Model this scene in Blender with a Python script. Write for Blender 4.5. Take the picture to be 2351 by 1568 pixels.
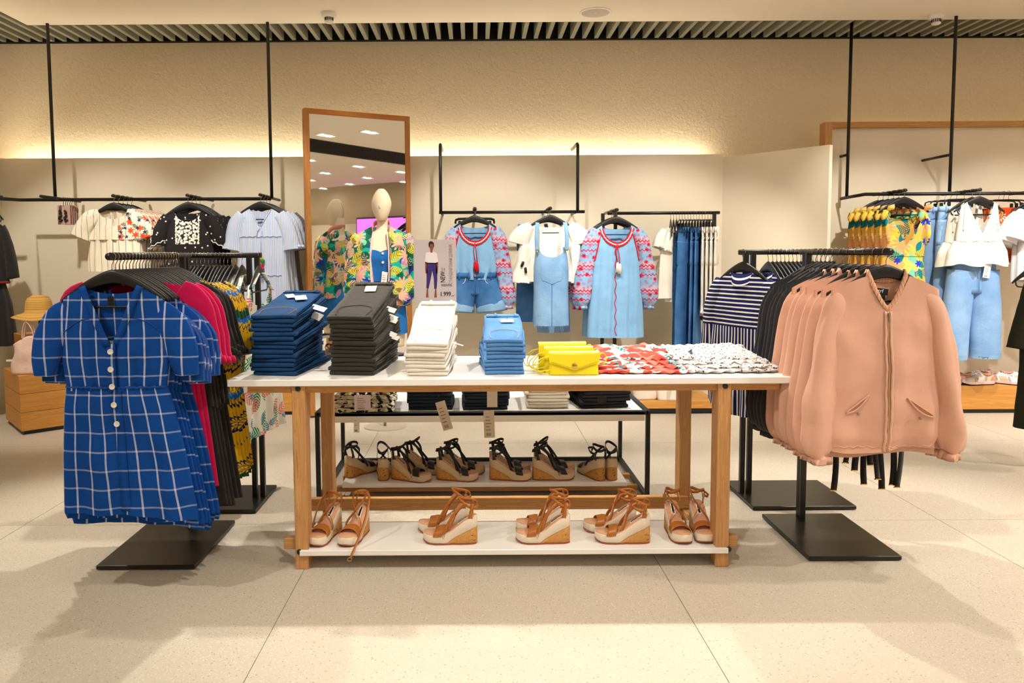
import bpy, math, random
import numpy as np
from mathutils import Vector, Matrix, Euler

random.seed(7)
RNG = np.random.default_rng(11)
for o in list(bpy.data.objects):
    bpy.data.objects.remove(o)
SC = bpy.context.scene
COL = SC.collection
PI = math.pi

# ------------------------------------------------------------------ camera, exposure, lights
IMG_W, IMG_H = 2351.0, 1568.0
FOC, PX, PITCH, ROLL, EYE = 1700.0, 1090.0, math.radians(4.0), math.radians(0.35), 1.4
PY = 580.0 + FOC * math.tan(PITCH)
cam_d = bpy.data.cameras.new('camera')
cam = bpy.data.objects.new('camera', cam_d)
COL.objects.link(cam)
cam_d.sensor_width = 36.0
cam_d.lens = 36.0 * FOC / IMG_W
cam_d.shift_x = (IMG_W / 2 - PX) / IMG_W
cam_d.shift_y = -(IMG_H / 2 - PY) / IMG_W
cam_d.clip_start = 0.05
cam.matrix_world = Matrix.Translation((0, 0, EYE)) @ Matrix.Rotation(PI / 2 - PITCH, 4, 'X') @ Matrix.Rotation(-ROLL, 4, 'Z')
SC.camera = cam
SC.view_settings.view_transform = 'Standard'
SC.view_settings.look = 'None'
SC.view_settings.gamma = 1.0
SC.view_settings.use_curve_mapping = False
SC.view_settings.exposure = 0.2
SC.cycles.max_bounces = 8
SC.cycles.diffuse_bounces = 4

world = bpy.data.worlds.new('world')
SC.world = world
world.use_nodes = True
world.node_tree.nodes['Background'].inputs[0].default_value = (1.0, 0.93, 0.82, 1)
world.node_tree.nodes['Background'].inputs[1].default_value = 0.06

CEIL = 3.35
WARM = (1.0, 0.94, 0.85)
def area(name, loc, size, power, rot=(0, 0, 0), col=WARM):
    d = bpy.data.lights.new(name, 'AREA')
    d.shape = 'RECTANGLE'; d.size, d.size_y = size
    d.energy = power; d.color = col
    o = bpy.data.objects.new(name, d); COL.objects.link(o)
    o.location = loc; o.rotation_euler = rot
    return o
# broad light of the rest of the shop (its many ceiling lamps behind and around the camera)
area('shop_ceiling_light', (-1.2, -1.2, CEIL - 0.15), (5.5, 3.5), 40)

def ray(px, py):
    x = (px - PX) / FOC; y = -(py - PY) / FOC
    c, s = math.cos(ROLL), math.sin(ROLL)
    xs, ys = x * c + y * s, -x * s + y * c
    return Vector((xs, math.cos(PITCH) + ys * math.sin(PITCH), -math.sin(PITCH) + ys * math.cos(PITCH)))
def at(px, py, Y):
    d = ray(px, py)
    return Vector((0, 0, EYE)) + d * (Y / d.y)

# ------------------------------------------------------------------ materials
def C(r, g, b):
    f = lambda v: (v / 255 / 12.92) if v / 255 <= 0.04045 else ((v / 255 + 0.055) / 1.055) ** 2.4
    return (f(r), f(g), f(b), 1.0)

class NT:
    """tiny node-tree builder"""
    def __init__(self, name, rough=0.8, metal=0.0, spec=0.3):
        self.m = bpy.data.materials.new(name); self.m.use_nodes = True
        self.t = self.m.node_tree
        self.b = self.t.nodes['Principled BSDF']
        self.b.inputs['Roughness'].default_value = rough
        self.b.inputs['Metallic'].default_value = metal
        self.b.inputs['Specular IOR Level'].default_value = spec
    def n(self, kind, **kw):
        nd = self.t.nodes.new('ShaderNode' + kind)
        for k, v in kw.items():
            setattr(nd, k, v)
        return nd
    def put(self, sock, v):
        if isinstance(v, bpy.types.NodeSocket):
            self.t.links.new(v, sock)
        elif isinstance(v, (tuple, list)):
            sock.default_value = v if len(v) == len(sock.default_value) else tuple(v)[:len(sock.default_value)]
        else:
            sock.default_value = v
    def math(self, op, a, b=0.0, c=None):
        nd = self.n('Math', operation=op)
        self.put(nd.inputs[0], a); self.put(nd.inputs[1], b)
        if c is not None:
            self.put(nd.inputs[2], c)
        return nd.outputs[0]
    def vmath(self, op, a, b=(0, 0, 0)):
        nd = self.n('VectorMath', operation=op)
        self.put(nd.inputs[0], a)
        if op != 'LENGTH':
            self.put(nd.inputs[1], b)
        return nd.outputs['Value'] if op == 'LENGTH' else nd.outputs[0]
    def uv(self):
        return self.n('UVMap').outputs[0]
    def obj(self):
        return self.n('TexCoord').outputs['Object']
    def mapping(self, v, scale=(1, 1, 1), loc=(0, 0, 0), rot=(0, 0, 0)):
        nd = self.n('Mapping'); self.put(nd.inputs[0], v)
        nd.inputs['Scale'].default_value = scale; nd.inputs['Location'].default_value = loc; nd.inputs['Rotation'].default_value = rot
        return nd.outputs[0]
    def noise(self, v, scale=5, detail=3, rough=0.5, dist=0.0):
        nd = self.n('TexNoise'); self.put(nd.inputs['Vector'], v)
        nd.inputs['Scale'].default_value = scale; nd.inputs['Detail'].default_value = detail
        nd.inputs['Roughness'].default_value = rough; nd.inputs['Distortion'].default_value = dist
        return nd.outputs[0]
    def mix(self, f, a, b):
        nd = self.n('MixRGB'); self.put(nd.inputs[0], f); self.put(nd.inputs[1], a); self.put(nd.inputs[2], b)
        return nd.outputs[0]
    def step(self, v, lo, hi):
        nd = self.n('MapRange', clamp=True); self.put(nd.inputs[0], v)
        self.put(nd.inputs[1], lo); self.put(nd.inputs[2], hi)
        return nd.outputs[0]
    def sep(self, v):
        nd = self.n('SeparateXYZ'); self.put(nd.inputs[0], v)
        return nd.outputs
    def col(self, v):
        self.put(self.b.inputs['Base Color'], v); return self
    def bump(self, h, strength=0.3, dist=0.01):
        nd = self.n('Bump'); nd.inputs['Strength'].default_value = strength; nd.inputs['Distance'].default_value = dist
        self.put(nd.inputs['Height'], h)
        self.t.links.new(nd.outputs[0], self.b.inputs['Normal'])
        return self
    def line(self, coord, period, width, off=0.0):
        """1 inside lines of the given width, repeated by period (metres)"""
        f = self.math('FRACT', self.math('ADD', self.math('DIVIDE', coord, period), off))
        return self.math('LESS_THAN', f, width / period)

def plain(name, c, rough=0.6, metal=0.0, spec=0.3, bump=None):
    k = NT(name, rough, metal, spec); k.col(c)
    if bump:
        k.bump(k.noise(k.obj(), bump[0], 4), bump[1], bump[2] if len(bump) > 2 else 0.003)
    return k.m

def sheen(k, v=0.25):
    try:
        k.b.inputs['Sheen Weight'].default_value = v
    except Exception:
        pass

def cloth(name, c, wr=14, wb=0.35, rough=0.85, var=0.06, bd=0.016, di=0.6, de=3):
    k = NT(name, rough, 0, 0.15)
    u = k.obj()
    n = k.noise(u, 9, 3)
    hi = tuple(min(1, x * (1 + var)) for x in c[:3]) + (1,)
    lo = tuple(x * (1 - var) for x in c[:3]) + (1,)
    k.col(k.mix(n, lo, hi))
    h = k.math('ADD', k.noise(u, wr, de, 0.5, di), k.math('MULTIPLY', k.noise(u, 700, 1), 0.08))
    k.bump(h, wb, bd)
    sheen(k, 0.15)
    return k.m

def denim(name, lo, hi, wash=4.0):
    k = NT(name, 0.85, 0, 0.15)
    u = k.obj()
    n = k.noise(u, wash, 4, 0.6)
    f = k.step(n, 0.35, 0.68)
    tw = k.noise(k.mapping(u, (900, 250, 900), rot=(0, 0.6, 0)), 1, 1)
    k.col(k.mix(k.math('MULTIPLY_ADD', tw, 0.5, k.math('MULTIPLY', f, 0.6)), lo, hi))
    k.bump(k.math('ADD', k.noise(u, 22, 4, 0.6, 0.8), k.math('MULTIPLY', tw, 0.1)), 0.35, 0.01)
    return k.m

def plaid(name, base, light, px=0.068, py=0.076):
    k = NT(name, 0.85, 0, 0.15)
    x, y, _ = k.sep(k.uv())
    wob = k.noise(k.uv(), 30, 2)
    a = k.math('MULTIPLY', k.line(x, px, 0.0075), k.math('MULTIPLY_ADD', wob, 0.5, 0.30))
    b = k.math('MULTIPLY', k.line(y, py, 0.0070, 0.3), k.math('MULTIPLY_ADD', wob, 0.3, 0.16))
    f = k.math('MINIMUM', k.math('ADD', a, b), 1.0)
    n = k.noise(k.uv(), 8, 3)
    bb = k.mix(n, tuple(v * 0.85 for v in base[:3]) + (1,), tuple(v * 1.15 for v in base[:3]) + (1,))
    k.col(k.mix(f, bb, light))
    k.bump(k.noise(k.obj(), 16, 4, 0.6, 1.0), 0.3, 0.012)
    return k.m

def stripes(name, base, line, period, width, axis=0, wr=14, split=None):
    k = NT(name, 0.85, 0, 0.15)
    x, y, _ = k.sep(k.uv())
    if split is not None:      # horizontal above split, vertical below
        fx = k.line(x, period, width); fy = k.line(y, period, width)
        up = k.math('GREATER_THAN', y, split)
        f = k.math('ADD', k.math('MULTIPLY', fy, up), k.math('MULTIPLY', fx, k.math('SUBTRACT', 1.0, up)))
    else:
        f = k.line((x, y)[axis], period, width)
    k.col(k.mix(f, base, line))
    k.bump(k.noise(k.obj(), wr, 4, 0.6, 1.0), 0.3, 0.012)
    return k.m

def motif(k, scale, seed, size, kind, spikes=9, jitter=0.9):
    """mask of scattered leaf / flower / blob shapes over the uv plane (metres)"""
    v = k.mapping(k.uv(), (scale, scale, 1), (seed * 3.17, seed * 1.93, 0))
    vo = k.n('TexVoronoi', voronoi_dimensions='2D'); k.put(vo.inputs['Vector'], v)
    vo.inputs['Scale'].default_value = 1.0; vo.inputs['Randomness'].default_value = jitter
    d = k.vmath('SUBTRACT', v, vo.outputs['Position'])
    dx, dy, _ = k.sep(d)
    rnd = k.sep(vo.outputs['Color'])[0]
    ang = k.math('MULTIPLY', rnd, 6.283)
    ca, sa = k.math('COSINE', ang), k.math('SINE', ang)
    lx = k.math('ADD', k.math('MULTIPLY', dx, ca), k.math('MULTIPLY', dy, sa))
    ly = k.math('SUBTRACT', k.math('MULTIPLY', dy, ca), k.math('MULTIPLY', dx, sa))
    r = k.vmath('LENGTH', d)
    if kind == 'flower':
        th = k.math('ARCTAN2', ly, lx)
        e = k.math('ABSOLUTE', k.math('SINE', k.math('MULTIPLY', th, spikes / 2)))
        lim = k.math('MULTIPLY_ADD', e, size * 0.6, size * 0.4)
        return k.math('LESS_THAN', r, lim)
    if kind == 'dot':
        return k.math('LESS_THAN', r, size)
    if kind == 'oval':
        return k.math('LESS_THAN', k.math('ADD', k.math('MULTIPLY', lx, lx), k.math('MULTIPLY', k.math('MULTIPLY', ly, ly), 3.0)), size * size)
    # leaf: spine along lx, comb-like leaflets
    t = k.math('DIVIDE', lx, size)
    env = k.math('MULTIPLY', k.math('SUBTRACT', 1.0, k.math('MULTIPLY', t, t)), size * 0.55)
    al = k.math('ABSOLUTE', ly)
    comb = k.math('FRACT', k.math('MULTIPLY', k.math('SUBTRACT', lx, k.math('MULTIPLY', al, 0.8)), spikes / size / 2))
    inside = k.math('LESS_THAN', al, env)
    gap = k.math('LESS_THAN', comb, 0.62) if kind == 'leaf' else 1.0
    return k.math('MULTIPLY', inside, gap)

def printed(name, base, layers, blob=None, rough=0.75, wb=0.3, wr=13):
    """layers: (colour, scale per m, seed, size, kind, spikes); blob: list of colours mixed in soft patches"""
    k = NT(name, rough, 0, 0.2)
    c = base
    if blob:
        for i, (bc, sc, th) in enumerate(blob):
            nn = k.noise(k.mapping(k.uv(), (1, 1, 1), (i * 7.3 + 1, i * 3.1, 0)), sc, 1)
            c = k.mix(k.math('GREATER_THAN', nn, th), c, bc)
    for (lc, sc, seed, size, kind, spikes) in layers:
        c = k.mix(motif(k, sc, seed, size, kind, spikes), c, lc)
    k.col(c)
    k.bump(k.noise(k.obj(), wr, 4, 0.6, 1.0), wb, 0.012)
    return k.m

def wood(name, lo, hi, axis=2, sc=9.0):
    k = NT(name, 0.5, 0, 0.35)
    s = [sc * 3, sc * 3, sc * 3]; s[axis] = sc * 0.16
    v = k.mapping(k.obj(), tuple(s))
    n = k.noise(v, 1.0, 4, 0.55, 1.6)
    s2 = [220, 220, 220]; s2[axis] = 5
    fine = k.noise(k.mapping(k.obj(), tuple(s2)), 1, 2)
    rings = k.math('FRACT', k.math('MULTIPLY', n, 5.0))
    f = k.math('MULTIPLY_ADD', k.step(rings, 0.0, 1.0), 0.45, k.math('MULTIPLY', fine, 0.5))
    k.col(k.mix(f, lo, hi))
    k.bump(fine, 0.08, 0.002)
    return k.m

M = {}
M['white_lam'] = plain('white_laminate', C(246, 243, 238), 0.28, 0, 0.5)
M['woodZ'] = wood('ash_wood_upright', C(172, 118, 66), C(220, 172, 114), 2)
M['woodX'] = wood('ash_wood_lengthwise', C(166, 112, 58), C(216, 166, 106), 0)
M['woodY'] = wood('ash_wood_crosswise', C(166, 112, 58), C(216, 166, 106), 1)
M['oakX'] = wood('oak_veneer', C(186, 124, 52), C(226, 168, 88), 0, 5)
M['mirror_wood'] = wood('mirror_frame_wood', C(158, 100, 46), C(200, 138, 74), 2)
M['black_metal'] = plain('black_powder_coat', C(20, 20, 19), 0.38, 0.0, 0.5)
M['base_metal'] = plain('dark_bronze_plate', C(38, 35, 28), 0.32, 0.3, 0.5)
M['black_plastic'] = plain('black_hanger_plastic', C(24, 24, 26), 0.42, 0, 0.45)
M['chrome'] = plain('hook_steel', C(172, 160, 150), 0.22, 1.0)
M['gold'] = plain('buckle_gold', C(216, 176, 104), 0.25, 1.0)
M['paper'] = plain('tag_paper', C(245, 242, 236), 0.7)
M['ink'] = plain('black_ink', C(25, 25, 28), 0.8)
M['grey_ink'] = plain('grey_ink', C(120, 116, 122), 0.8)
M['white_plastic'] = plain('white_plastic', C(238, 234, 226), 0.4)

def k_plaster(name, c, sc, st, dist):
    k = NT(name, 0.9, 0, 0.2); k.col(c)
    k.bump(k.noise(k.obj(), sc, 4, 0.6, 0.6), st, dist)
    return k.m
M['plaster'] = k_plaster('rough_plaster', C(226, 210, 180), 34, 0.7, 0.012)
M['paint'] = k_plaster('smooth_wall_paint', C(232, 222, 200), 60, 0.05, 0.002)
M['ceiling'] = plain('ceiling_paint', C(232, 222, 204), 0.9)
M['slat'] = plain('slat_grey', C(150, 146, 126), 0.7)
M['dark'] = plain('plenum_black', C(22, 22, 20), 0.95)

def k_floor():
    k = NT('terrazzo_tile', 0.42, 0, 0.35)
    o = k.n('NewGeometry').outputs['Position']
    big = k.noise(o, 0.9, 3)
    base = k.mix(big, C(190, 178, 160), C(206, 196, 180))
    def specks(scale, th, lo):
        vo = k.n('TexVoronoi', voronoi_dimensions='3D'); k.put(vo.inputs['Vector'], o); vo.inputs['Scale'].default_value = scale
        cell = k.sep(vo.outputs['Color'])
        return k.math('MULTIPLY', k.math('LESS_THAN', vo.outputs['Distance'], th), k.math('GREATER_THAN', cell[0], lo))
    base = k.mix(k.math('MULTIPLY', specks(120, 0.33, 0.5), 0.55), base, C(226, 218, 204))
    base = k.mix(k.math('MULTIPLY', specks(75, 0.22, 0.72), 0.6), base, C(120, 106, 88))
    base = k.mix(k.math('MULTIPLY', specks(160, 0.3, 0.75), 0.45), base, C(146, 132, 112))
    k.col(base)
    k.put(k.b.inputs['Roughness'], k.math('MULTIPLY_ADD', k.noise(o, 3, 3), 0.2, 0.34))
    return k.m
M['floor'] = k_floor()
M['grout'] = plain('grout', C(120, 110, 96), 0.9)
def emit(name, c, s):
    k = NT(name); k.col((0, 0, 0, 1))
    k.put(k.b.inputs['Emission Color'], c); k.b.inputs['Emission Strength'].default_value = s
    return k.m
M['led'] = emit('led_strip_glow', (1.0, 0.93, 0.78, 1), 30.0)
M['lamp'] = emit('lamp_lens_glow', (1.0, 0.93, 0.8, 1), 30.0)
M['pink_screen'] = emit('pink_screen_glow', (0.9, 0.16, 0.8, 1), 1.6)
M['mirror'] = plain('mirror_glass', (0.86, 0.87, 0.85, 1), 0.015, 1.0)

# ------------------------------------------------------------------ object helpers
def tag(o, label=None, cat=None, group=None, kind=None):
    if label: o['label'] = label
    if cat: o['category'] = cat
    if group: o['group'] = group
    if kind: o['kind'] = kind
    return o
def empty(name, loc=(0, 0, 0), rz=0.0):
    o = bpy.data.objects.new(name, None); COL.objects.link(o)
    o.empty_display_size = 0.05
    o.location = loc; o.rotation_euler = (0, 0, rz)
    return o
def thing(name, label, cat, loc=(0, 0, 0), rz=0.0, group=None):
    return tag(empty(name, loc, rz), label, cat, group)
def obj(name, data, mat, parent=None, smooth=True, uv=None):
    """data = (verts, faces) or a Mesh"""
    if isinstance(data, bpy.types.Mesh):
        me = data
    else:
        v, f = data[0], data[1]
        me = bpy.data.meshes.new(name)
        me.from_pydata([tuple(map(float, p)) for p in v], [], f)
        if uv is None:
            uv = data[2] if len(data) > 2 else [(q[0], q[2]) for q in v]
        if uv is not None:
            lay = me.uv_layers.new(name='UVMap')
            li = np.empty(len(me.loops), dtype=np.int32); me.loops.foreach_get('vertex_index', li)
            lay.data.foreach_set('uv', np.asarray(uv, dtype=np.float32)[li].ravel())
        if smooth:
            me.polygons.foreach_set('use_smooth', [True] * len(me.polygons))
        me.update()
        if mat is not None:
            me.materials.append(mat)
    o = bpy.data.objects.new(name, me); COL.objects.link(o)
    if parent is not None:
        o.parent = parent
    return o
def copy_tree(o, parent=None):
    c = o.copy(); COL.objects.link(c)
    if parent is not None:
        c.parent = parent
    for ch in list(o.children):
        copy_tree(ch, c)
    return c
def clone(src, loc, rz=0.0, label=None, group=None):
    c = copy_tree(src)
    c.location = loc; c.rotation_euler = (0, 0, rz)
    if label: c['label'] = label
    if group: c['group'] = group
    return c

class MB:
    """collects boxes, bars, tubes, lofts into one mesh"""
    def __init__(self):
        self.v, self.f = [], []
    def add(self, v, f):
        b = len(self.v)
        self.v += [tuple(map(float, p)) for p in v]
        self.f += [tuple(i + b for i in q) for q in f]
        return self
    def box(self, x0, x1, y0, y1, z0, z1, bv=0.0):
        if bv <= 0:
            v = [(x, y, z) for x in (x0, x1) for y in (y0, y1) for z in (z0, z1)]
            self.add(v, [(0, 1, 3, 2), (4, 6, 7, 5), (0, 4, 5, 1), (2, 3, 7, 6), (0, 2, 6, 4), (1, 5, 7, 3)])
            return self
        # chamfered box: rings
        b = bv
        rings = []
        for (z, i) in ((z0, b), (z0 + b, 0), (z1 - b, 0), (z1, b)):
            rings.append([(x0 + i, y0 + b, z), (x0 + b, y0 + i, z), (x1 - b, y0 + i, z), (x1 - i, y0 + b, z),
                          (x1 - i, y1 - b, z), (x1 - b, y1 - i, z), (x0 + b, y1 - i, z), (x0 + i, y1 - b, z)])
        v, f = loft(rings, True, True, True)
        return self.add(v, f)
    def tube(self, pts, r, n=8, closed=False, caps=True):
        v, f = tube(pts, r, n, closed, caps)
        return self.add(v, f)
    def data(self):
        return (self.v, self.f)

def loft(rings, closed=True, cap0=False, cap1=False):
    n = len(rings[0]); v = [tuple(p) for r in rings for p in r]; f = []
    for i in range(len(rings) - 1):
        for j in range(n if closed else n - 1):
            a, b = i * n + j, i * n + (j + 1) % n
            f.append((a, b, b + n, a + n))
    if cap0: f.append(tuple(range(n - 1, -1, -1)))
    if cap1: f.append(tuple(range((len(rings) - 1) * n, len(rings) * n)))
    return v, f
def tube(pts, r, n=8, closed=False, caps=True):
    P = [Vector(p) for p in pts]; m = len(P)
    rr = r if isinstance(r, (list, tuple)) else [r] * m
    rings = []; up = None
    for i in range(m):
        t = (P[(i + 1) % m] - P[i - 1]) if closed else (P[min(i + 1, m - 1)] - P[max(i - 1, 0)])
        t = t.normalized() if t.length > 1e-9 else Vector((0, 0, 1))
        if up is None:
            up = Vector((0, 0, 1)) if abs(t.z) < 0.9 else Vector((0, 1, 0))
        a = (up - t * up.dot(t)).normalized(); up = a
        b = t.cross(a)
        rings.append([P[i] + (a * math.cos(k * 2 * PI / n) + b * math.sin(k * 2 * PI / n)) * rr[i] for k in range(n)])
    if closed:
        rings.append(rings[0])
    return loft(rings, True, caps and not closed, caps and not closed)
def ribbon(pts, width_dirs, w, th=0.002):
    """flat strap: pts path, width_dirs per point (or one), half-width w, thickness th"""
    P = [Vector(p) for p in pts]; m = len(P)
    rings = []
    for i in range(m):
        t = (P[min(i + 1, m - 1)] - P[max(i - 1, 0)])
        t = t.normalized() if t.length > 1e-9 else Vector((0, 0, 1))
        wd = Vector(width_dirs[i] if isinstance(width_dirs, list) else width_dirs)
        wd = (wd - t * wd.dot(t))
        wd = wd.normalized() if wd.length > 1e-6 else Vector((1, 0, 0))
        nn = t.cross(wd) * th
        ww = (w[i] if isinstance(w, (list, tuple)) else w)
        rings.append([P[i] + wd * ww + nn, P[i] - wd * ww + nn, P[i] - wd * ww - nn, P[i] + wd * ww - nn])
    return loft(rings, True, True, True)
def smooth_path(pts, n):
    """Catmull-Rom through rows of numbers"""
    A = np.asarray(pts, dtype=float); m = len(A)
    out = []
    for t in np.linspace(0, m - 1, n):
        i = min(int(t), m - 2); u = t - i
        p0, p1, p2, p3 = A[max(i - 1, 0)], A[i], A[i + 1], A[min(i + 2, m - 1)]
        out.append(0.5 * (2 * p1 + (p2 - p0) * u + (2 * p0 - 5 * p1 + 4 * p2 - p3) * u * u + (3 * p1 - p0 - 3 * p2 + p3) * u ** 3))
    return np.array(out)
def struct(name, data, mat, parent=None, smooth=False):
    o = obj(name, data, mat, parent, smooth)
    if parent is None:
        o['kind'] = 'structure'
    return o
def boxobj(name, b, mat, parent=None, bv=0.0):
    return obj(name, MB().box(*b, bv=bv).data(), mat, parent, False)
def text(name, s, size, mat, parent, loc, rot, align='LEFT', extrude=0.0004, sx=1.0):
    cu = bpy.data.curves.new(name, 'FONT')
    cu.body = s; cu.size = size; cu.extrude = extrude; cu.align_x = align; cu.align_y = 'CENTER'
    cu.resolution_u = 3
    tmp = bpy.data.objects.new(name + '_src', cu); COL.objects.link(tmp)
    bpy.context.view_layer.update()
    dg = bpy.context.evaluated_depsgraph_get()
    me = bpy.data.meshes.new_from_object(tmp.evaluated_get(dg))
    bpy.data.objects.remove(tmp)
    me.materials.clear(); me.materials.append(mat)
    o = bpy.data.objects.new(name, me); COL.objects.link(o)
    o.parent = parent; o.location = loc; o.rotation_euler = rot; o.scale = (sx, 1, 1)
    return o
ORD = 'first second third fourth fifth sixth seventh eighth ninth tenth eleventh twelfth thirteenth fourteenth fifteenth sixteenth seventeenth eighteenth nineteenth twentieth twenty-first twenty-second twenty-third twenty-fourth twenty-fifth twenty-sixth'.split()
# ------------------------------------------------------------------ spot lamps in the ceiling, plus one added light without a lamp
SPOTS = [  # x, y, target, watts, cone deg
    (-0.9, 4.6, (-0.7, 3.3, 0.5), 110, 84), (0.9, 4.6, (0.8, 3.3, 0.5), 110, 84),
    (-2.3, 4.6, (-1.5, 3.3, 0.6), 90, 75), (2.3, 4.6, (1.75, 3.3, 0.6), 90, 75),
    (-2.6, 1.7, (-1.5, 3.1, 0.8), 70, 60), (0.2, 1.6, (0.15, 3.6, 0.6), 70, 66), (3.0, 1.8, (1.7, 3.1, 0.8), 75, 60),
    (-3.4, 4.5, (-3.3, 6.5, 0.75), 100, 58), (-1.7, 4.5, (-1.9, 6.5, 0.75), 100, 58), (0.2, 4.5, (0.1, 6.5, 0.75), 130, 58), (1.7, 4.5, (1.6, 6.5, 0.75), 130, 58),
    (-1.02, 6.22, (-0.8, 6.02, 1.4), 14, 50),  # added light with no fixture, brightens the mannequin's back for its reflection
    (3.3, 4.4, (3.6, 6.4, 0.75), 130, 58), (4.6, 4.4, (4.8, 6.4, 0.75), 110, 58),
]
def lamp_fixture(x, y, label):
    t = thing('recessed_downlight', label, 'lamp', (x, y, CEIL), 0, 'recessed ceiling lamps seen in the mirror')
    m = MB()
    m.box(-0.16, 0.16, -0.085, -0.075, -0.012, 0.02).box(-0.16, 0.16, 0.075, 0.085, -0.012, 0.02)
    m.box(-0.17, -0.16, -0.085, 0.085, -0.012, 0.02).box(0.16, 0.17, -0.085, 0.085, -0.012, 0.02)
    obj('lamp_frame', m.data(), M['white_plastic'], t, False)
    for dx in (-0.08, 0.08):
        rings = [[(dx + r * math.cos(a), r * math.sin(a), z) for a in np.linspace(0, 2 * PI, 17)[:-1]] for r, z in ((0.055, -0.004), (0.04, -0.007))]
        obj('lamp_lens', loft(rings, True, False, True), M['lamp'], t, False)
    return t
for i, (x, y, tg, w, cone) in enumerate(SPOTS):
    d = bpy.data.lights.new('ceiling_or_added_spot', 'SPOT')
    d.energy = w * 1.75; d.color = WARM; d.spot_size = math.radians(cone); d.spot_blend = 0.5; d.shadow_soft_size = 0.035
    o = bpy.data.objects.new('ceiling_or_added_spot', d); COL.objects.link(o)
    o.location = (x, y, CEIL - 0.02)
    o.rotation_euler = (Vector(tg) - Vector(o.location)).to_track_quat('-Z', 'Y').to_euler()

# ------------------------------------------------------------------ room shell
XL, XR, YB, YF = -4.42, 10.5, 7.0, -7.5
WALLY = 6.8
LEDGE = at(830, 359, WALLY).z
struct('floor', MB().box(XL - 0.3, XR + 0.2, YF - 0.2, YB + 0.3, -0.12, -0.004).data(), M['grout'])
floor = bpy.data.objects['floor']
TX, TY, G = 1.585, 1.6, 0.0014
tile_me = None
for i in range(-3, 9):
    for j in range(-8, 3):
        x0, y0 = -0.765 + i * TX, 3.76 + j * TY
        if tile_me is None:
            o = boxobj('tile', (G, TX - G, G, TY - G, -0.02, 0.0), M['floor'], floor); tile_me = o.data
        else:
            o = obj('tile', tile_me, None, floor)
        o.location = (x0, y0, 0)
struct('wall_back', MB().box(XL - 0.3, XR + 0.2, YB, YB + 0.2, 0, 4.0).data(), M['plaster'])
struct('wall_left', MB().box(XL - 0.25, XL - 0.05, YF, YB, 0, 4.0).data(), M['plaster'])
struct('wall_rear', MB().box(XL - 0.3, XR + 0.2, YF - 0.2, YF, 0, 4.0).data(), M['plaster'])
struct('wall_right', MB().box(XR, XR + 0.2, YF, YB, 0, 4.0).data(), M['plaster'])
XD = at(1660, 357, WALLY).x
# lower wall panels that stand proud of the plaster and hide the light strips
struct('wall_back_panel', MB().box(XL + 0.1, XD, WALLY, WALLY + 0.05, 0, LEDGE, 0).data(), M['paint'])
struct('wall_left_panel', MB().box(XL + 0.06, XL + 0.11, 1.5, WALLY + 0.05, 0, LEDGE).data(), M['paint'])
p1 = at(1905, 332, 6.03)
d = Vector((p1.x - XD, p1.y - WALLY, 0)).normalized(); nn = Vector((d.y, -d.x, 0))
nn = nn if nn.y > 0 else -nn
a, b = Vector((XD, WALLY, 0)), Vector((p1.x, p1.y, 0))
q = [a, b, b + nn * 0.05 + d * 0.0, a + nn * 0.05]
zt = p1.z
struct('wall_angled_panel', ([(p.x, p.y, 0) for p in q] + [(p.x, p.y, zt) for p in q],
       [(0, 1, 5, 4), (1, 2, 6, 5), (2, 3, 7, 6), (3, 0, 4, 7), (4, 5, 6, 7)]), M['paint'])
struct('wall_rear_panel', MB().box(2.0, XR - 0.1, YF + 0.15, YF + 0.2, 0, LEDGE).data(), M['paint'])
struct('wall_right_panel', MB().box(XR - 0.2, XR - 0.15, YF + 0.2, 5.0, 0, LEDGE).data(), M['paint'])
# wooden framed panel on the right
fy = 6.72
fl = at(1893, 281, fy); FX0, FZ = fl.x, fl.z
fw = 0.062
pn = struct('wall_framed_panel', MB().box(FX0 + fw, 8.0, fy + 0.03, fy + 0.07, 0, FZ - fw * 0.55).data(), M['paint'])
m = MB().box(FX0, FX0 + fw, fy - 0.02, fy + 0.09, 0, FZ); obj('wooden_frame_upright', m.data(), M['woodZ'], pn, False)
m = MB().box(FX0 + fw, 8.0, fy - 0.02, fy + 0.09, FZ - 0.05, FZ); obj('wooden_frame_rail', m.data(), M['woodX'], pn, False)
# light strips behind the ledges
def led(x0, x1, y0, y1, z, label, mat=None):
    o = boxobj('led_strip', (x0, x1, y0, y1, z, z + 0.012), mat or M['led'])
    tag(o, label, 'light strip'); return o
led(XL + 0.15, XD - 0.10, WALLY + 0.075, WALLY + 0.095, LEDGE - 0.05, 'warm light strip hidden behind the ledge of the long back wall panel')
led(XL + 0.01, XL + 0.03, 2.0, WALLY - 0.1, LEDGE - 0.05, 'warm light strip hidden behind the ledge of the left wall panel')
M['led2'] = emit('led_strip_dim', (1.0, 0.80, 0.5, 1), 4.5)
led(FX0 + 0.1, 7.5, fy + 0.13, fy + 0.15, FZ - 0.12, 'dim warm light strip hidden behind the wood framed wall panel', M['led2'])
led(2.2, XR - 0.4, YF + 0.08, YF + 0.1, LEDGE - 0.03, 'light strip above the rear wall panel across the shop, seen in the mirror')

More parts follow.
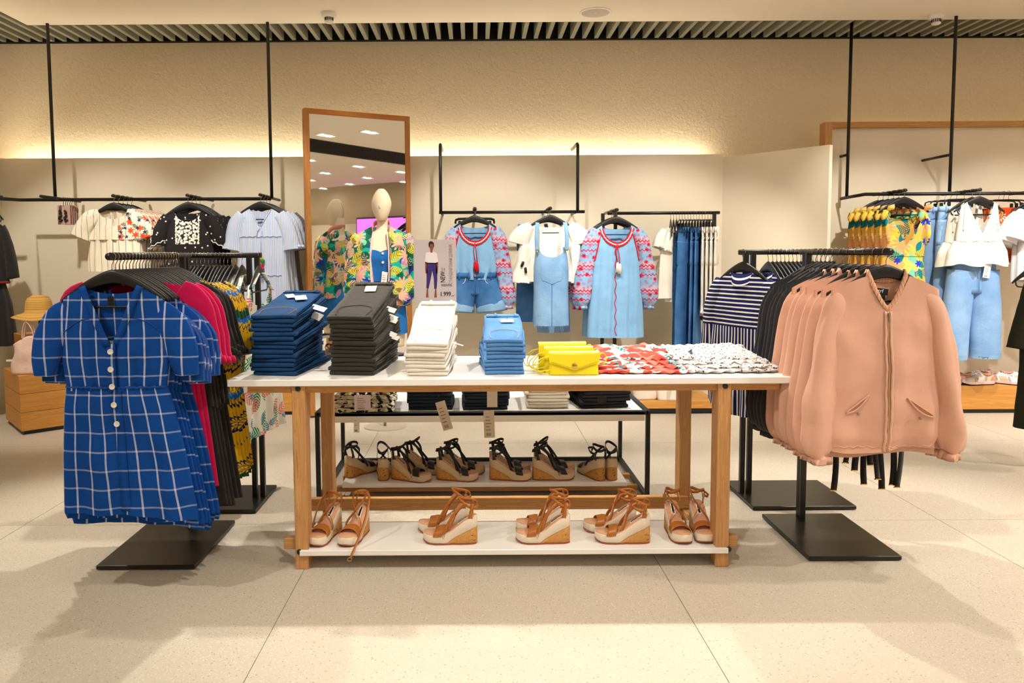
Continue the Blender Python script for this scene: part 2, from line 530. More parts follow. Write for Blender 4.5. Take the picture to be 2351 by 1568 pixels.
# ------------------------------------------------------------------ ceiling
CY1 = at(1175, 50, 1).z; CY1 = (CEIL - EYE) / (at(1175, 51, 1).z - EYE)
CXL = at(62, 51, CY1).x
struct('ceiling', MB().box(CXL, 9.8, 1.35, CY1, CEIL, CEIL + 0.05).box(CXL, 9.8, -6.9, 0.05, CEIL, CEIL + 0.05).box(CXL, 1.6, 0.05, 1.35, CEIL, CEIL + 0.05).data(), M['ceiling'])
ceil = bpy.data.objects['ceiling']
o = struct('plenum', MB().box(XL - 0.3, XR + 0.2, YF, YB + 0.05, 3.86, 3.9).data(), M['dark'], ceil)
o = struct('upstand', MB().box(CXL, 9.8, CY1 - 0.02, CY1, CEIL + 0.05, 3.86).box(CXL, CXL + 0.02, -6.9, CY1, CEIL + 0.05, 3.86).data(), M['dark'], ceil)
struct('wall_head_trim', MB().box(XL, XR, YB - 0.05, YB - 0.002, CEIL - 0.0, 3.86).data(), M['dark'], ceil)
SW, SG = 0.036, 0.1105
sl = boxobj('slat', (-SW / 2, SW / 2, CY1 + 0.005, YB - 0.07, CEIL - 0.0, CEIL + 0.16), M['slat'], ceil)
x = -4.40; first = True; long_me = None
xs = []
while x < 7.2:
    xs.append(x); x += SG
for x in xs:
    if x < CXL - 0.03:
        if long_me is None:
            o = boxobj('slat', (-SW / 2, SW / 2, 0.5, YB - 0.07, CEIL, CEIL + 0.16), M['slat'], ceil); long_me = o.data
        else:
            o = obj('slat', long_me, None, ceil)
    else:
        o = sl if first else obj('slat', sl.data, None, ceil); first = False
    o.location = (x, 0, 0)
me2 = None
M['slat_dark'] = plain('slat_black', C(40, 40, 34), 0.8)
for k in range(11):       # the second slatted strip, seen in the mirror
    yy = 0.1 + k * 0.12
    if me2 is None:
        o = boxobj('slat', (1.62, 9.8, -SW / 2, SW / 2, CEIL, CEIL + 0.1), M['slat_dark'], ceil); me2 = o.data
    else:
        o = obj('slat', me2, None, ceil)
    o.location = (0, yy, 0)

# lamps, detectors, speaker
for i, (x, y, tg, w, cone) in enumerate(SPOTS):
    if y < 6: lamp_fixture(x, y + 0.0, 'white framed twin ceiling lamp let into the white ceiling, seen only in the tall mirror')
FAR = ((3.2, 2.6), (5.0, 2.4), (6.6, 2.7), (2.4, -1.6), (2.6, -3.2), (7.2, 4.6), (9.2, 0.0), (2.6, -5.0), (5.2, 4.0), (9.3, 4.4), (6.0, -6.0), (8.6, -6.0), (8.4, 2.4))
for i in range(5):
    for j in range(4):
        lamp_fixture(3.6 + 1.45 * i + 0.5 * (j % 2), -0.9 - 1.6 * j, 'white framed twin ceiling lamp let into the white ceiling, seen only in the tall mirror')
for x, y in FAR:
    d = bpy.data.lights.new('far_spot', 'SPOT'); d.energy = 120; d.color = WARM; d.spot_size = math.radians(140); d.spot_blend = 0.8; d.shadow_soft_size = 0.06
    o = bpy.data.objects.new('far_spot', d); COL.objects.link(o); o.location = (x, y, CEIL - 0.03)
    lamp_fixture(x, y, 'white framed twin ceiling lamp let into the white ceiling, seen only in the tall mirror')
def disc(r0, z0, r1, z1, n=28):
    return [[(r * math.cos(a), r * math.sin(a), z) for a in np.linspace(0, 2 * PI, n + 1)[:-1]] for r, z in ((r0, z0), (r1, z1))]
def detector(px, py, label):
    Y = (CEIL - EYE) / (at(px, py, 1).z - EYE); p = at(px, py, Y)
    t = thing('smoke_detector', label, 'smoke detector', (p.x, p.y, CEIL), 0, 'smoke detectors on the white ceiling')
    rr = [(0.062, 0.0), (0.064, -0.012), (0.058, -0.03), (0.045, -0.036)]
    obj('detector_base', loft([disc(r, z, r, z)[0] for r, z in rr], True, False, True), M['white_plastic'], t)
    rr = [(0.03, -0.036), (0.03, -0.062), (0.036, -0.064), (0.034, -0.076), (0.02, -0.082)]
    obj('detector_cap', loft([disc(r, z, r, z)[0] for r, z in rr], True, False, True), M['white_plastic'], t)
    m = MB()
    for k in range(14):
        a = k * 2 * PI / 14
        m.tube([(0.033 * math.cos(a), 0.033 * math.sin(a), -0.038), (0.033 * math.cos(a), 0.033 * math.sin(a), -0.06)], 0.003, 5)
    obj('sensor_grille', m.data(), M['ink'], t, False)
detector(755, 30, 'round white smoke detector on the ceiling above the tall mirror')
detector(2150, 34, 'round white smoke detector on the ceiling above the wood framed panel')
p = at(1367, 28, 1); Y = (CEIL - EYE) / (p.z - EYE); p = at(1367, 28, Y)
t = thing('ceiling_speaker', 'flat round ceiling speaker with a grey grille, between the two smoke detectors', 'speaker', (p.x, p.y, CEIL))
rr = [(0.13, 0.0), (0.13, -0.006), (0.116, -0.010), (0.113, -0.005)]
obj('speaker_rim', loft([disc(r, z, r, z, 40)[0] for r, z in rr], True), M['white_plastic'], t)
obj('speaker_grille', loft(disc(0.113, -0.006, 0.02, -0.007, 40), True, False, True), plain('speaker_mesh', C(190, 182, 174), 0.8, 0, 0.2, (900, 0.4, 0.002)), t, False)
obj('speaker_badge', MB().box(-0.006, 0.006, -0.004, 0.004, -0.0095, -0.007).data(), M['white_plastic'], t, False)
# ------------------------------------------------------------------ clothes: builders
from mathutils import noise as mn
def lerp(tab, z):
    """tab: rows (z, value) from top (large z) to bottom"""
    zs = [-r[0] for r in tab]; vs = [r[1] for r in tab]
    return float(np.interp(-z, zs, vs))

class Garment:
    """body of a hanging garment: a closed (or open-fronted) tube of cloth hanging from a shoulder line.
    x sideways, front is -y, z up; origin on the rail."""
    def __init__(s, W, D, hem, neck, sh, amp=((0, 0.002), (-1, 0.01)), freq=4.0, cols=34, rows=30, seed=0, open_=None,
                 crumple=0.006, skew=((0, 0), (-2, 0)), uvref=None, hemf=None, DB=None, cs=9.0, hemwave=0.0, armhole=None):
        s.__dict__.update(locals())
        s.rnd = random.Random(seed)
        s.ph = [s.rnd.uniform(0, 6.28) for _ in range(6)]
        s.DB = DB or tuple((z, d * 0.8) for z, d in D)
    def top(s, u, side):
        nw, nf, nb, shape = s.neck; sw, z0, drop = s.sh
        au = abs(u) * sw
        if au < nw:
            q = au / nw
            if side < 0:
                if shape == 'v': dz = nf * (1 - q)
                elif shape == 'vr': dz = nf * (1 - q ** 1.4)
                elif shape == 'square': dz = nf * min(1.0, (1 - q) * 5)
                elif shape == 'sweet': dz = nf * (min(1, (1 - q) * 5) - 0.25 * max(0, math.sin(q * PI)))
                else: dz = nf * math.sqrt(max(0, 1 - q * q))
            else:
                dz = nb * math.sqrt(max(0, 1 - q * q))
            return z0 - dz
        q = (au - nw) / max(sw - nw, 1e-6)
        return z0 - drop * q ** 1.25
    def pt(s, u, z, side, t=0.5):
        w = lerp(s.W, z)
        x = u * w
        d = lerp(s.D if side < 0 else s.DB, z)
        y = side * d * (max(0.0, 1 - abs(u) ** 3)) ** 0.6
        a = lerp(s.amp, z)
        xr = u * lerp(s.W, s.hem * 0.8)
        f = s.freq * 2 * PI
        edge = 1 - abs(u) ** 8
        y += a * edge * (0.55 * math.sin(f * xr + s.ph[0] + side + 0.7 * math.sin(3 * z + s.ph[1])) + 0.45 * math.sin(f * 1.73 * xr + s.ph[2] + side * 2 + math.sin(4 * z)))
        n = mn.noise(Vector((x * s.cs + s.seed * 5.1, z * s.cs, side * 3.0 + s.seed)))
        y += s.crumple * n * edge
        x += a * 0.35 * math.cos(f * xr + s.ph[0]) * edge + lerp(s.skew, z)
        return (x, y, z)
    def build(s):
        C_ = s.cols
        if s.open_ is None:
            us = [(-1, u) for u in np.linspace(-1, 1, C_ + 1)] + [(1, u) for u in np.linspace(1, -1, C_ + 1)[1:-1]]
        else:
            h = C_ // 2
            us = [(-1, ('r', q)) for q in np.linspace(0, 1, h + 1)] + [(1, u) for u in np.linspace(1, -1, C_ + 1)[1:-1]] + [(-1, ('l', q)) for q in np.linspace(1, 0, h + 1)]
        rings, uvs = [], []
        wref = s.uvref
        for i in range(s.rows + 1):
            t = i / s.rows
            ring = []
            for side, u in us:
                if isinstance(u, tuple):
                    g0 = 0.02
                    for _ in range(3):
                        zz = s.top(g0 if u[0] == 'r' else -g0, side) * (1 - t) + s.hem * t
                        g0 = lerp(s.open_, zz) / lerp(s.W, zz)
                    uu = g0 + (1 - g0) * u[1]
                    uu = uu if u[0] == 'r' else -uu
                else:
                    uu = u
                zt = s.top(uu, side)
                hz = s.hem + (s.hemf(uu, side) if s.hemf else 0.0) + s.hemwave * math.sin(uu * 7 + s.ph[3] + side)
                z = zt + (hz - zt) * t
                x, y, z = s.pt(uu, z, side, t)
                ring.append((x, y, z))
                ux = uu * wref if wref else x
                uvs.append((ux + (0 if side < 0 else 1.3), z))
            rings.append(ring)
        v, f = loft(rings, s.open_ is None)
        return v, f, uvs
    def front(s, x, z, out=0.002):
        w = lerp(s.W, z)
        u = max(-1, min(1, (x - lerp(s.skew, z)) / w))
        p = s.pt(u, z, -1)
        return Vector((x, p[1] - out, z))

def sleeve(pts, n=18, m=24, amp=0.004, freq=6, seed=0, cs=12, uoff=0.0, hollow=True):
    A = smooth_path(pts, m); rings, uvs = [], []
    L = 0.0
    for i, (x, y, z, rx, ry) in enumerate(A):
        a, b = A[max(i - 1, 0)], A[min(i + 1, m - 1)]
        t = Vector((b[0] - a[0], b[1] - a[1], b[2] - a[2])).normalized()
        nx = Vector((-t.z, 0, t.x)).normalized()
        ny = t.cross(nx).normalized()
        if i: L += (Vector(A[i][:3]) - Vector(A[i - 1][:3])).length
        ring = []
        for k in range(n):
            th = 2 * PI * k / n
            q = 1 + amp / max(rx, 0.01) * math.sin(freq * th + seed + 0.6 * math.sin(i * 0.5)) * min(1, i / 4)
            p = Vector((x, y, z)) + nx * rx * q * math.cos(th) + ny * ry * q * math.sin(th)
            p += (nx * math.cos(th) + ny * math.sin(th)) * amp * 1.3 * mn.noise(p * cs + Vector((seed, 0, seed)))
            ring.append(p)
            uvs.append((uoff + p.x + (0.0 if math.sin(th) * ny.y < 0 else 0.21), p.z))
        rings.append(ring)
    if hollow:
        last = rings[-1]; c = sum(last, Vector()) / n; up = (Vector(A[-4][:3]) - Vector(A[-1][:3])).normalized()
        rings.append([c + (p - c) * 0.9 + up * 0.03 for p in last]); uvs += uvs[-n:]
        v, f = loft(rings, True, True, True)
    else:
        v, f = loft(rings, True, True, True)
    return v, f, uvs

def mirror_x(pts):
    return [(-p[0],) + tuple(p[1:]) for p in pts]

def frill(path_fn, n, depth, amp, waves, th=0.0, seed=0):
    """ruffle strip: path_fn(s)->(Vector, outward Vector, down Vector)"""
    rows = []
    uv = []
    for r in range(5):
        q = r / 4
        row = []
        for i in range(n + 1):
            s_ = i / n
            p, o, d = path_fn(s_)
            w = math.sin(2 * PI * waves * s_ + seed + 0.8 * math.sin(5 * s_)) * amp * q
            row.append(p + d * depth * q + o * (0.002 + amp * 0.5 * q + w))
            uv.append((p.x, p.z - depth * q))
        rows.append(row)
    v, f = loft(rows, False)
    return v, f, uv

def button(parent, p, r, mat, name='button', th=0.003):
    rr = [(r, 0), (r, -th), (r * 0.8, -th * 1.2), (r * 0.72, -th * 0.8), (0.001, -th * 0.8)]
    rings = [[(q * math.cos(a), y, q * math.sin(a)) for a in np.linspace(0, 2 * PI, 17)[:-1]] for q, y in rr]
    o = obj(name, loft(rings, True), mat, parent); o.location = p
    return o

# ------------------------------------------------------------------ hangers
def hanger_meshes():
    out = {}
    rings = []
    for s_ in np.linspace(-1, 1, 29):
        a = abs(s_); x = 0.205 * s_
        zc = -0.078 - 0.098 * a ** 1.45
        hh = 0.021 * (1 - a) ** 0.8 + 0.0075
        yy = 0.0065 - 0.002 * a
        zc2 = zc - 0.0 
        rings.append([(x, yy * math.cos(t), zc2 + hh * math.sin(t)) for t in np.linspace(0, 2 * PI, 11)[:-1]])
    out['body'] = loft(rings, True, True, True)
    R = 0.0165
    hook = [(R * math.cos(a), 0, R * math.sin(a)) for a in np.linspace(math.radians(200), math.radians(-50), 13)]
    hook += [(0.005, 0, -0.022), (0.0, 0, -0.033), (0, 0, -0.06)]
    out['hook'] = tube(hook, 0.0017, 6)
    out['bar'] = tube([(-0.182, 0, -0.155), (-0.17, 0, -0.19), (-0.155, 0, -0.2), (0.155, 0, -0.2), (0.17, 0, -0.19), (0.182, 0, -0.155)], 0.0048, 6)
    clip_body = MB().tube([(-0.17, 0, -0.105), (-0.165, 0, -0.075), (-0.14, 0, -0.065), (0, 0, -0.062), (0.14, 0, -0.065), (0.165, 0, -0.075), (0.17, 0, -0.105)], 0.006, 7)
    out['clipbody'] = clip_body.data()
    c = MB()
    c.box(-0.012, 0.012, -0.009, 0.009, -0.125, -0.085, 0.003)
    out['clip'] = c.data()
    return out
HM = hanger_meshes()
HANG = {}
def hanger(kind, loc, rz, label, group, brand=False):
    """kind: 'arch' shoulder hanger, 'clip' trouser hanger"""
    if kind not in HANG:
        t = thing('hanger' if kind == 'arch' else 'clip_hanger', label, 'hanger', loc, rz, group)
        obj('hook', HM['hook'], M['chrome'], t)
        if kind == 'arch':
            obj('arm', HM['body'], M['black_plastic'], t); obj('crossbar', HM['bar'], M['black_plastic'], t)
        else:
            obj('arm', HM['clipbody'], M['black_plastic'], t)
            for x in (-0.13, 0.13):
                c = obj('clip', HM['clip'], M['black_plastic'], t, False); c.location = (x, 0, 0)
        HANG[kind] = t
        return t
    src = HANG[kind]
    c = src.copy(); COL.objects.link(c); c.location = loc; c.rotation_euler = (0, 0, rz); c['label'] = label; c['group'] = group
    for ch in src.children:
        if ch.get('lettering'): continue
        d_ = ch.copy(); COL.objects.link(d_); d_.parent = c
    return c

# ------------------------------------------------------------------ fabrics
NAVY = C(18, 72, 148)
M['plaid'] = plaid('blue_windowpane_check', C(12, 70, 150), C(214, 220, 240))
M['plaid_navy'] = cloth('plaid_seam_blue', C(14, 74, 152))
M['magenta'] = cloth('magenta_crepe', C(192, 10, 76))
M['black_cloth'] = cloth('black_crepe', C(34, 31, 30))
M['black2'] = cloth('black_cotton', C(42, 40, 42))
M['beige'] = cloth('dusty_apricot_satin', C(226, 176, 151), 5, 0.55, 0.62, 0.05, 0.03, 0.3, 2)
M['beige_rib'] = stripes('ribbed_apricot_trim', C(222, 170, 140), C(192, 138, 110), 0.011, 0.003)
M['ink_charcoal'] = cloth('charcoal_satin', C(46, 46, 50), 9, 0.5, 0.6)
M['navy_stripe'] = stripes('navy_white_stripe', C(26, 34, 84), C(238, 236, 232), 0.024, 0.0085, split=-0.42)
M['yellow_floral'] = printed('mustard_navy_floral', C(226, 180, 22), [(C(24, 34, 82), 7.5, 1, 0.46, 'flower', 10), (C(228, 184, 30), 7.5, 1, 0.33, 'flower', 10), (C(28, 110, 206), 7.5, 1, 0.15, 'dot', 0), (C(20, 74, 46), 9, 4, 0.34, 'leafsolid', 3)])
M['white_leaf'] = printed('white_tropical_print', C(240, 238, 226), [(C(34, 150, 110), 7, 2, 0.44, 'leaf', 8), (C(236, 130, 120), 6, 5, 0.36, 'leaf', 7), (C(30, 120, 150), 8, 9, 0.3, 'leaf', 6)])
M['tropic'] = printed('jungle_print', C(20, 176, 156), [(C(246, 186, 164), 6.2, 3, 0.42, 'flower', 12), (C(16, 92, 70), 6.0, 6, 0.48, 'leaf', 9), (C(242, 208, 36), 6.5, 8, 0.44, 'leaf', 8), (C(246, 180, 156), 7.5, 13, 0.4, 'leaf', 9), (C(24, 58, 60), 9, 15, 0.3, 'leaf', 8)],
                      blob=[(C(38, 62, 196), 9, 0.56), (C(14, 104, 84), 7, 0.55), (C(120, 214, 180), 8, 0.6)])
M['yellow_tropic'] = printed('yellow_leaf_print', C(246, 222, 110), [(C(250, 180, 120), 5.2, 3, 0.46, 'flower', 14), (C(22, 110, 84), 6.0, 6, 0.44, 'leaf', 9), (C(240, 200, 50), 5.6, 8, 0.46, 'leaf', 10), (C(18, 130, 142), 6.4, 11, 0.32, 'leafsolid', 4), (C(46, 60, 210), 5.4, 17, 0.17, 'flower', 6)],
                             blob=[(C(250, 186, 130), 7, 0.54), (C(130, 214, 184), 6, 0.57)])
M['red_floral'] = printed('orange_red_tropical', C(206, 72, 24), [(C(246, 214, 190), 7.5, 3, 0.36, 'flower', 11), (C(40, 44, 34), 7, 6, 0.44, 'leaf', 8), (C(240, 130, 40), 6.5, 9, 0.4, 'leaf', 9)])
M['coral_top'] = printed('coral_white_print', C(240, 228, 220), [(C(226, 84, 68), 7.5, 3, 0.46, 'oval', 3), (C(54, 134, 138), 7.5, 6, 0.36, 'leaf', 4), (C(222, 74, 62), 6.5, 12, 0.40, 'oval', 3)], blob=[(C(232, 120, 104), 8, 0.58)], wb=0.4, wr=20)
M['dots'] = printed('white_black_dots', C(212, 208, 206), [(C(24, 22, 26), 38, 2, 0.21, 'oval', 0)], wb=0.25, wr=16)
M['blob_print'] = printed('cream_black_spots', C(236, 226, 200), [(C(26, 24, 24), 14, 2, 0.40, 'oval', 0)], wb=0.5, wr=30)
M['cream_stripe'] = stripes('cream_blue_stripe', C(240, 230, 206), C(150, 150, 160), 0.052, 0.005)
M['cream'] = cloth('cream_cotton', C(238, 228, 206))
M['white_cotton'] = cloth('white_cotton', C(246, 242, 232), 16, 0.4)
M['white_knit'] = cloth('white_tee', C(240, 238, 240), 12, 0.4)
M['seersucker'] = stripes('pale_blue_stripe', C(176, 198, 236), C(226, 232, 246), 0.013, 0.006)
M['seersucker_grey'] = stripes('grey_stripe', C(96, 92, 98), C(140, 134, 136), 0.013, 0.005)
M['sky'] = cloth('sky_blue_viscose', C(134, 184, 226), 12, 0.45, 0.7)
M['denim_light'] = denim('light_denim', C(96, 146, 196), C(160, 200, 232))
M['denim_pale'] = denim('pale_denim', C(104, 152, 212), C(166, 202, 240), 3)
M['denim_mid'] = denim('mid_denim', C(30, 84, 148), C(94, 148, 206))
M['denim_blue'] = denim('blue_denim', C(12, 40, 72), C(36, 84, 136))
M['denim_stack'] = denim('worn_blue_denim', C(52, 104, 168), C(116, 166, 216))
M['denim_dark'] = denim('dark_teal_denim', C(12, 48, 84), C(30, 78, 124))
M['denim_strong'] = denim('strong_blue_denim', C(20, 88, 170), C(60, 140, 220))
M['jean_black'] = cloth('black_stretch_denim', C(52, 49, 44), 24, 0.3)
M['jean_dark'] = denim('near_black_denim', C(20, 24, 32), C(44, 52, 62))
M['jean_white'] = cloth('white_denim', C(228, 221, 208), 22, 0.35)
M['jean_beige'] = cloth('beige_denim', C(214, 202, 184), 24, 0.3)
M['thread_red'] = cloth('red_embroidery', C(206, 26, 52))
M['thread_white'] = cloth('white_embroidery', C(240, 236, 226))
M['smock'] = stripes('smocked_cream', C(226, 206, 170), C(190, 164, 128), 0.010, 0.003)
def k_embroid():
    k = NT('red_embroidered_sleeve', 0.85, 0, 0.15)
    x, y, _ = k.sep(k.uv())
    base = C(140, 186, 226); red = C(204, 30, 56); pinkish = C(232, 178, 186)
    wav = k.math('ADD', y, k.math('MULTIPLY', k.math('SINE', k.math('MULTIPLY', x, 210)), 0.006))
    c = k.mix(k.math('MULTIPLY', k.line(y, 0.20, 0.055, 0.35), 0.6), base, pinkish)
    c = k.mix(motif(k, 26, 3, 0.36, 'flower', 7), c, k.mix(0.5, base, red))
    c = k.mix(k.line(wav, 0.20, 0.011, 0.30), c, red)
    c = k.mix(k.line(wav, 0.20, 0.009, 0.66), c, red)
    c = k.mix(k.line(k.math('ADD', wav, 0.022), 0.20, 0.006, 0.30), c, red)
    c = k.mix(motif(k, 11, 8, 0.20, 'flower', 8), c, C(196, 16, 44))
    k.col(c); k.bump(k.noise(k.obj(), 40, 3), 0.4, 0.006)
    return k.m
M['embroid'] = k_embroid()
M['wb_floral'] = None
def k_white_emb():
    k = NT('black_white_embroidered', 0.85, 0, 0.15)
    x, y, _ = k.sep(k.uv())
    inx = k.math('LESS_THAN', k.math('ABSOLUTE', x), 0.098)
    iny = k.math('GREATER_THAN', y, -0.40)
    mk = k.math('MULTIPLY', inx, iny)
    f = k.math('MAXIMUM', motif(k, 42, 3, 0.48, 'flower', 6), motif(k, 34, 9, 0.46, 'leafsolid', 5))
    edge = k.math('MULTIPLY', k.line(k.math('ADD', k.math('ABSOLUTE', x), k.math('MULTIPLY', k.math('SINE', k.math('MULTIPLY', y, 260)), 0.004)), 10, 0.008, -0.0089), iny)
    dots_ = motif(k, 14, 5, 0.09, 'dot', 0, 1.0)
    tot = k.math('MINIMUM', k.math('ADD', k.math('ADD', k.math('MULTIPLY', f, mk), edge), dots_), 1.0)
    k.col(k.mix(tot, C(38, 36, 38), C(238, 232, 220)))
    k.bump(k.math('ADD', k.noise(k.obj(), 14, 4), tot), 0.3, 0.006)
    return k.m
M['black_emb'] = k_white_emb()
def k_cream_emb():
    k = NT('cream_floral_embroidered', 0.85, 0, 0.15)
    x, y, _ = k.sep(k.uv())
    st = k.line(x, 0.052, 0.005)
    c = k.mix(k.math('MULTIPLY', st, 0.6), C(240, 230, 206), C(140, 140, 156))
    mk = k.math('GREATER_THAN', x, 0.05)
    c = k.mix(k.math('MULTIPLY', motif(k, 15, 6, 0.42, 'leaf', 5), mk), c, C(40, 84, 70))
    c = k.mix(k.math('MULTIPLY', motif(k, 13, 2, 0.34, 'flower', 6), mk), c, C(232, 84, 40))
    c = k.mix(k.math('MULTIPLY', motif(k, 13, 11, 0.2, 'flower', 5), mk), c, C(50, 46, 90))
    k.col(c); k.bump(k.noise(k.obj(), 14, 4), 0.3, 0.01)
    return k.m
M['cream_emb'] = k_cream_emb()

def tagcard(parent, p, w, h, rot=(0, 0, 0), mat=None, lines=3, name='price_tag'):
    """hang tag: card with printed bars, loop; local card in xz plane facing -y, hung from its top"""
    e = obj(name, MB().box(-w / 2, w / 2, -0.0006, 0.0006, -h, 0).data(), mat or M['paper'], parent, False)
    e.location = p; e.rotation_euler = rot
    if lines:
        mb = MB()
        for i in range(lines):
            y = -h * (0.22 + 0.6 * i / max(lines, 1))
            mb.box(-w * 0.32, w * (0.05 + 0.25 * ((i * 7) % 3) / 3), -0.0011, -0.0005, y - h * 0.025, y)
        for i in range(8):
            x0 = -w * 0.3 + i * w * 0.055
            mb.box(x0, x0 + w * 0.02 * (1 + i % 2), -0.0011, -0.0005, -h * 0.93, -h * 0.82)
        pr = obj('tag_print', mb.data(), M['grey_ink'], e, False); pr['kind'] = 'stuff'
    return e
# ------------------------------------------------------------------ free-standing clothes racks
RZ = 1.393
def rack(label, base, posts, rail, name='clothes_rack'):
    x0, x1, y0, y1 = base
    t = thing(name, label, 'clothes rack', ((x0 + x1) / 2, (y0 + y1) / 2, 0))
    ox, oy = t.location.x, t.location.y
    boxobj('base_plate', (x0 - ox, x1 - ox, y0 - oy, y1 - oy, 0.004, 0.024), M['base_metal'], t, 0.003)
    for (x, y) in posts:
        boxobj('post', (x - ox - 0.0135, x - ox + 0.0135, y - oy - 0.0135, y - oy + 0.0135, 0.02, RZ), M['black_metal'], t, 0.002)
    a, b = Vector(rail[0]), Vector(rail[1])
    obj('rail', tube([a - Vector((ox, oy, 0)), b - Vector((ox, oy, 0))], 0.0145, 14), M['black_metal'], t)
    return t
FLX = -1.44
rack('black clothes rack at left front, holding the blue checked dresses', (-1.69, -1.25, 3.20, 3.755), [(FLX, 3.66), (FLX, 3.705)], [(FLX, 2.92, RZ), (FLX, 3.74, RZ)])
rack('black clothes rack at left behind the checked dresses, with white leaf print clothes', (-1.78, -1.19, 3.91, 4.34), [(-1.255, 4.13), (-1.21, 4.13)], [(-1.80, 4.13, RZ), (-1.185, 4.13, RZ)])
FRX = 1.665
rack('black clothes rack at right front, holding the apricot jackets', (1.50, 1.92, 3.25, 3.80), [(FRX, 3.70), (FRX + 0.01, 3.75)], [(FRX, 2.97, RZ), (FRX, 3.78, RZ)])
rack('black clothes rack at right behind the jackets, with navy striped shirts', (1.495, 2.055, 3.91, 4.37), [(1.515, 4.14), (1.555, 4.14)], [(1.475, 4.14, RZ), (2.06, 4.14, RZ)])

def body(t, g, mat, name='bodice'):
    return obj(name, g.build(), mat, t)

# ---------------------------------------------------------------- blue checked dress
def plaid_dress(front_d, seed, label, loc, detail=True, group=None, xs=1.0):
    t = thing('checked_dress', label, 'dress', loc, 0.0, group)
    g = Garment(W=((-0.10, 0.20 * xs), (-0.19, 0.205 * xs), (-0.30, 0.218 * xs), (-0.42, 0.216 * xs), (-0.51, 0.203 * xs), (-0.60, 0.205)), D=((-0.1, 0.008), (-0.2, front_d * 0.7), (-0.4, front_d), (-0.5, front_d * 0.8), (-0.6, front_d * 0.7)),
                hem=-0.535, neck=(0.10, 0.235, 0.03, 'v'), sh=(0.2, -0.118, 0.055), amp=((-0.2, 0.001), (-0.33, 0.0045), (-0.5, 0.007)), freq=13, cols=56, rows=30, seed=seed, crumple=0.006, uvref=0.235, DB=((-0.1, 0.006), (-0.3, 0.012), (-0.6, 0.012)))
    body(t, g, M['plaid'])
    s = Garment(W=((-0.50, 0.206 * xs), (-0.525, 0.206), (-0.60, 0.222), (-0.8, 0.25), (-1.06, 0.275)), D=((-0.5, front_d * 0.82), (-0.56, front_d * 0.95), (-0.7, front_d), (-1.1, front_d * 1.2)), hem=-1.035, neck=(0.01, 0, 0, 'round'), sh=(0.22, -0.515, 0.0),
                amp=((-0.5, 0.004), (-0.7, 0.011 if detail else 0.005), (-1.05, 0.02 if detail else 0.006)), freq=4.2, cols=60, rows=34, seed=seed + 3, crumple=0.010, skew=((-0.5, 0.0), (-1.05, 0.04)), uvref=0.27,
                hemf=lambda u, side: -0.035 * max(0, u) + (-0.03 if side > 0 else 0), DB=((-0.5, 0.012), (-1.1, 0.014)))
    body(t, s, M['plaid'], 'skirt')
    L = [(-0.155, 0.006, -0.195, 0.034, front_d * 0.35), (-0.20, 0.004, -0.235, 0.056, front_d * 0.6), (-0.246, 0.0, -0.305, 0.068, front_d * 0.8), (-0.272, 0, -0.39, 0.062, front_d * 0.9), (-0.283, 0, -0.45, 0.05, front_d * 0.8), (-0.285, 0, -0.475, 0.045, front_d * 0.7)]
    obj('sleeve', sleeve(L, 22, 24, 0.004, 5, seed, uoff=0.0), M['plaid'], t)
    R = mirror_x(L)
    obj('sleeve', sleeve(R, 22, 24, 0.004, 5, seed + 1, uoff=0.0), M['plaid'], t)
    if detail:
        pts = [g.front(0.013 - 0.02 * 0, -0.345 - 0.0, 0.003), g.front(0.012, -0.42, 0.004), g.front(0.011, -0.51, 0.004)]
        obj('placket', ribbon([g.front(0.0, z, 0.0035) for z in np.linspace(-0.345, -0.52, 10)], (1, 0, 0), 0.017, 0.0012), M['plaid'], t)
        obj('placket', ribbon([s.front(0.012 + 0.05 * (-0.52 - z), z, 0.004) for z in np.linspace(-0.52, -1.02, 20)], (1, 0, 0), 0.018, 0.0012), M['plaid'], t)
        for z in (-0.375, -0.445, -0.515, -0.588, -0.666):
            gg = g if z > -0.52 else s
            button(t, gg.front(0.0 + 0.07 * max(0, -0.52 - z), z, 0.0075), 0.0115, M['white_plastic'])
        # collar band along the V, yoke seams, waist seam
        for sg in (-1, 1):
            path = [g.front(sg * (0.10 * (1 - q) + 0.015), -0.118 - 0.235 * q, 0.003) for q in np.linspace(0, 1, 14)]
            obj('neck_band', ribbon(path, (1, 0, 0.41 * -sg), 0.014, 0.0015), M['plaid'], t)
            path = [g.front(sg * (0.085 + 0.125 * q), -0.245 - 0.075 * q ** 2, 0.001) for q in np.linspace(0, 1, 10)]
            obj('yoke_seam', tube(path, 0.0022, 5), M['plaid_navy'], t)
        path = [s.front(x, -0.52, 0.003) for x in np.linspace(-0.2, 0.2, 60)]
        path = [p + Vector((0, 0.002 * math.sin(i * 2.1), 0.002 * math.sin(i * 1.7))) for i, p in enumerate(path)]
        obj('waist_seam', tube(path, 0.004, 6), M['plaid_navy'], t)
        lb = boxobj('care_label', (-0.012, 0.012, -0.001, 0.001, -0.045, 0.0), M['black_cloth'], t); lb.location = (-0.012, 0.003, -0.158); lb['label'] = 'black woven size label'
        obj('paper_tag', ([(-0.022, -0.002, -0.335), (0.018, -0.002, -0.335), (0.0, -0.004, -0.385), (-0.022, 0, -0.335), (0.018, 0, -0.335), (0, -0.002, -0.385)], [(0, 1, 2), (5, 4, 3), (0, 3, 4, 1), (1, 4, 5, 2), (2, 5, 3, 0)]), M['paper'], t, False)
    return t
NF = 22
fy_ = [2.945 + 0.030 * i for i in range(NF)]
for i, y in enumerate(fy_):
    hanger('arch', (FLX, y, RZ), 0.03 * math.sin(i * 2.3), f'{ORD[i]} black shoulder hanger from the front on the left front rack', 'black hangers on the left front rack')
front_hanger = HANG['arch']
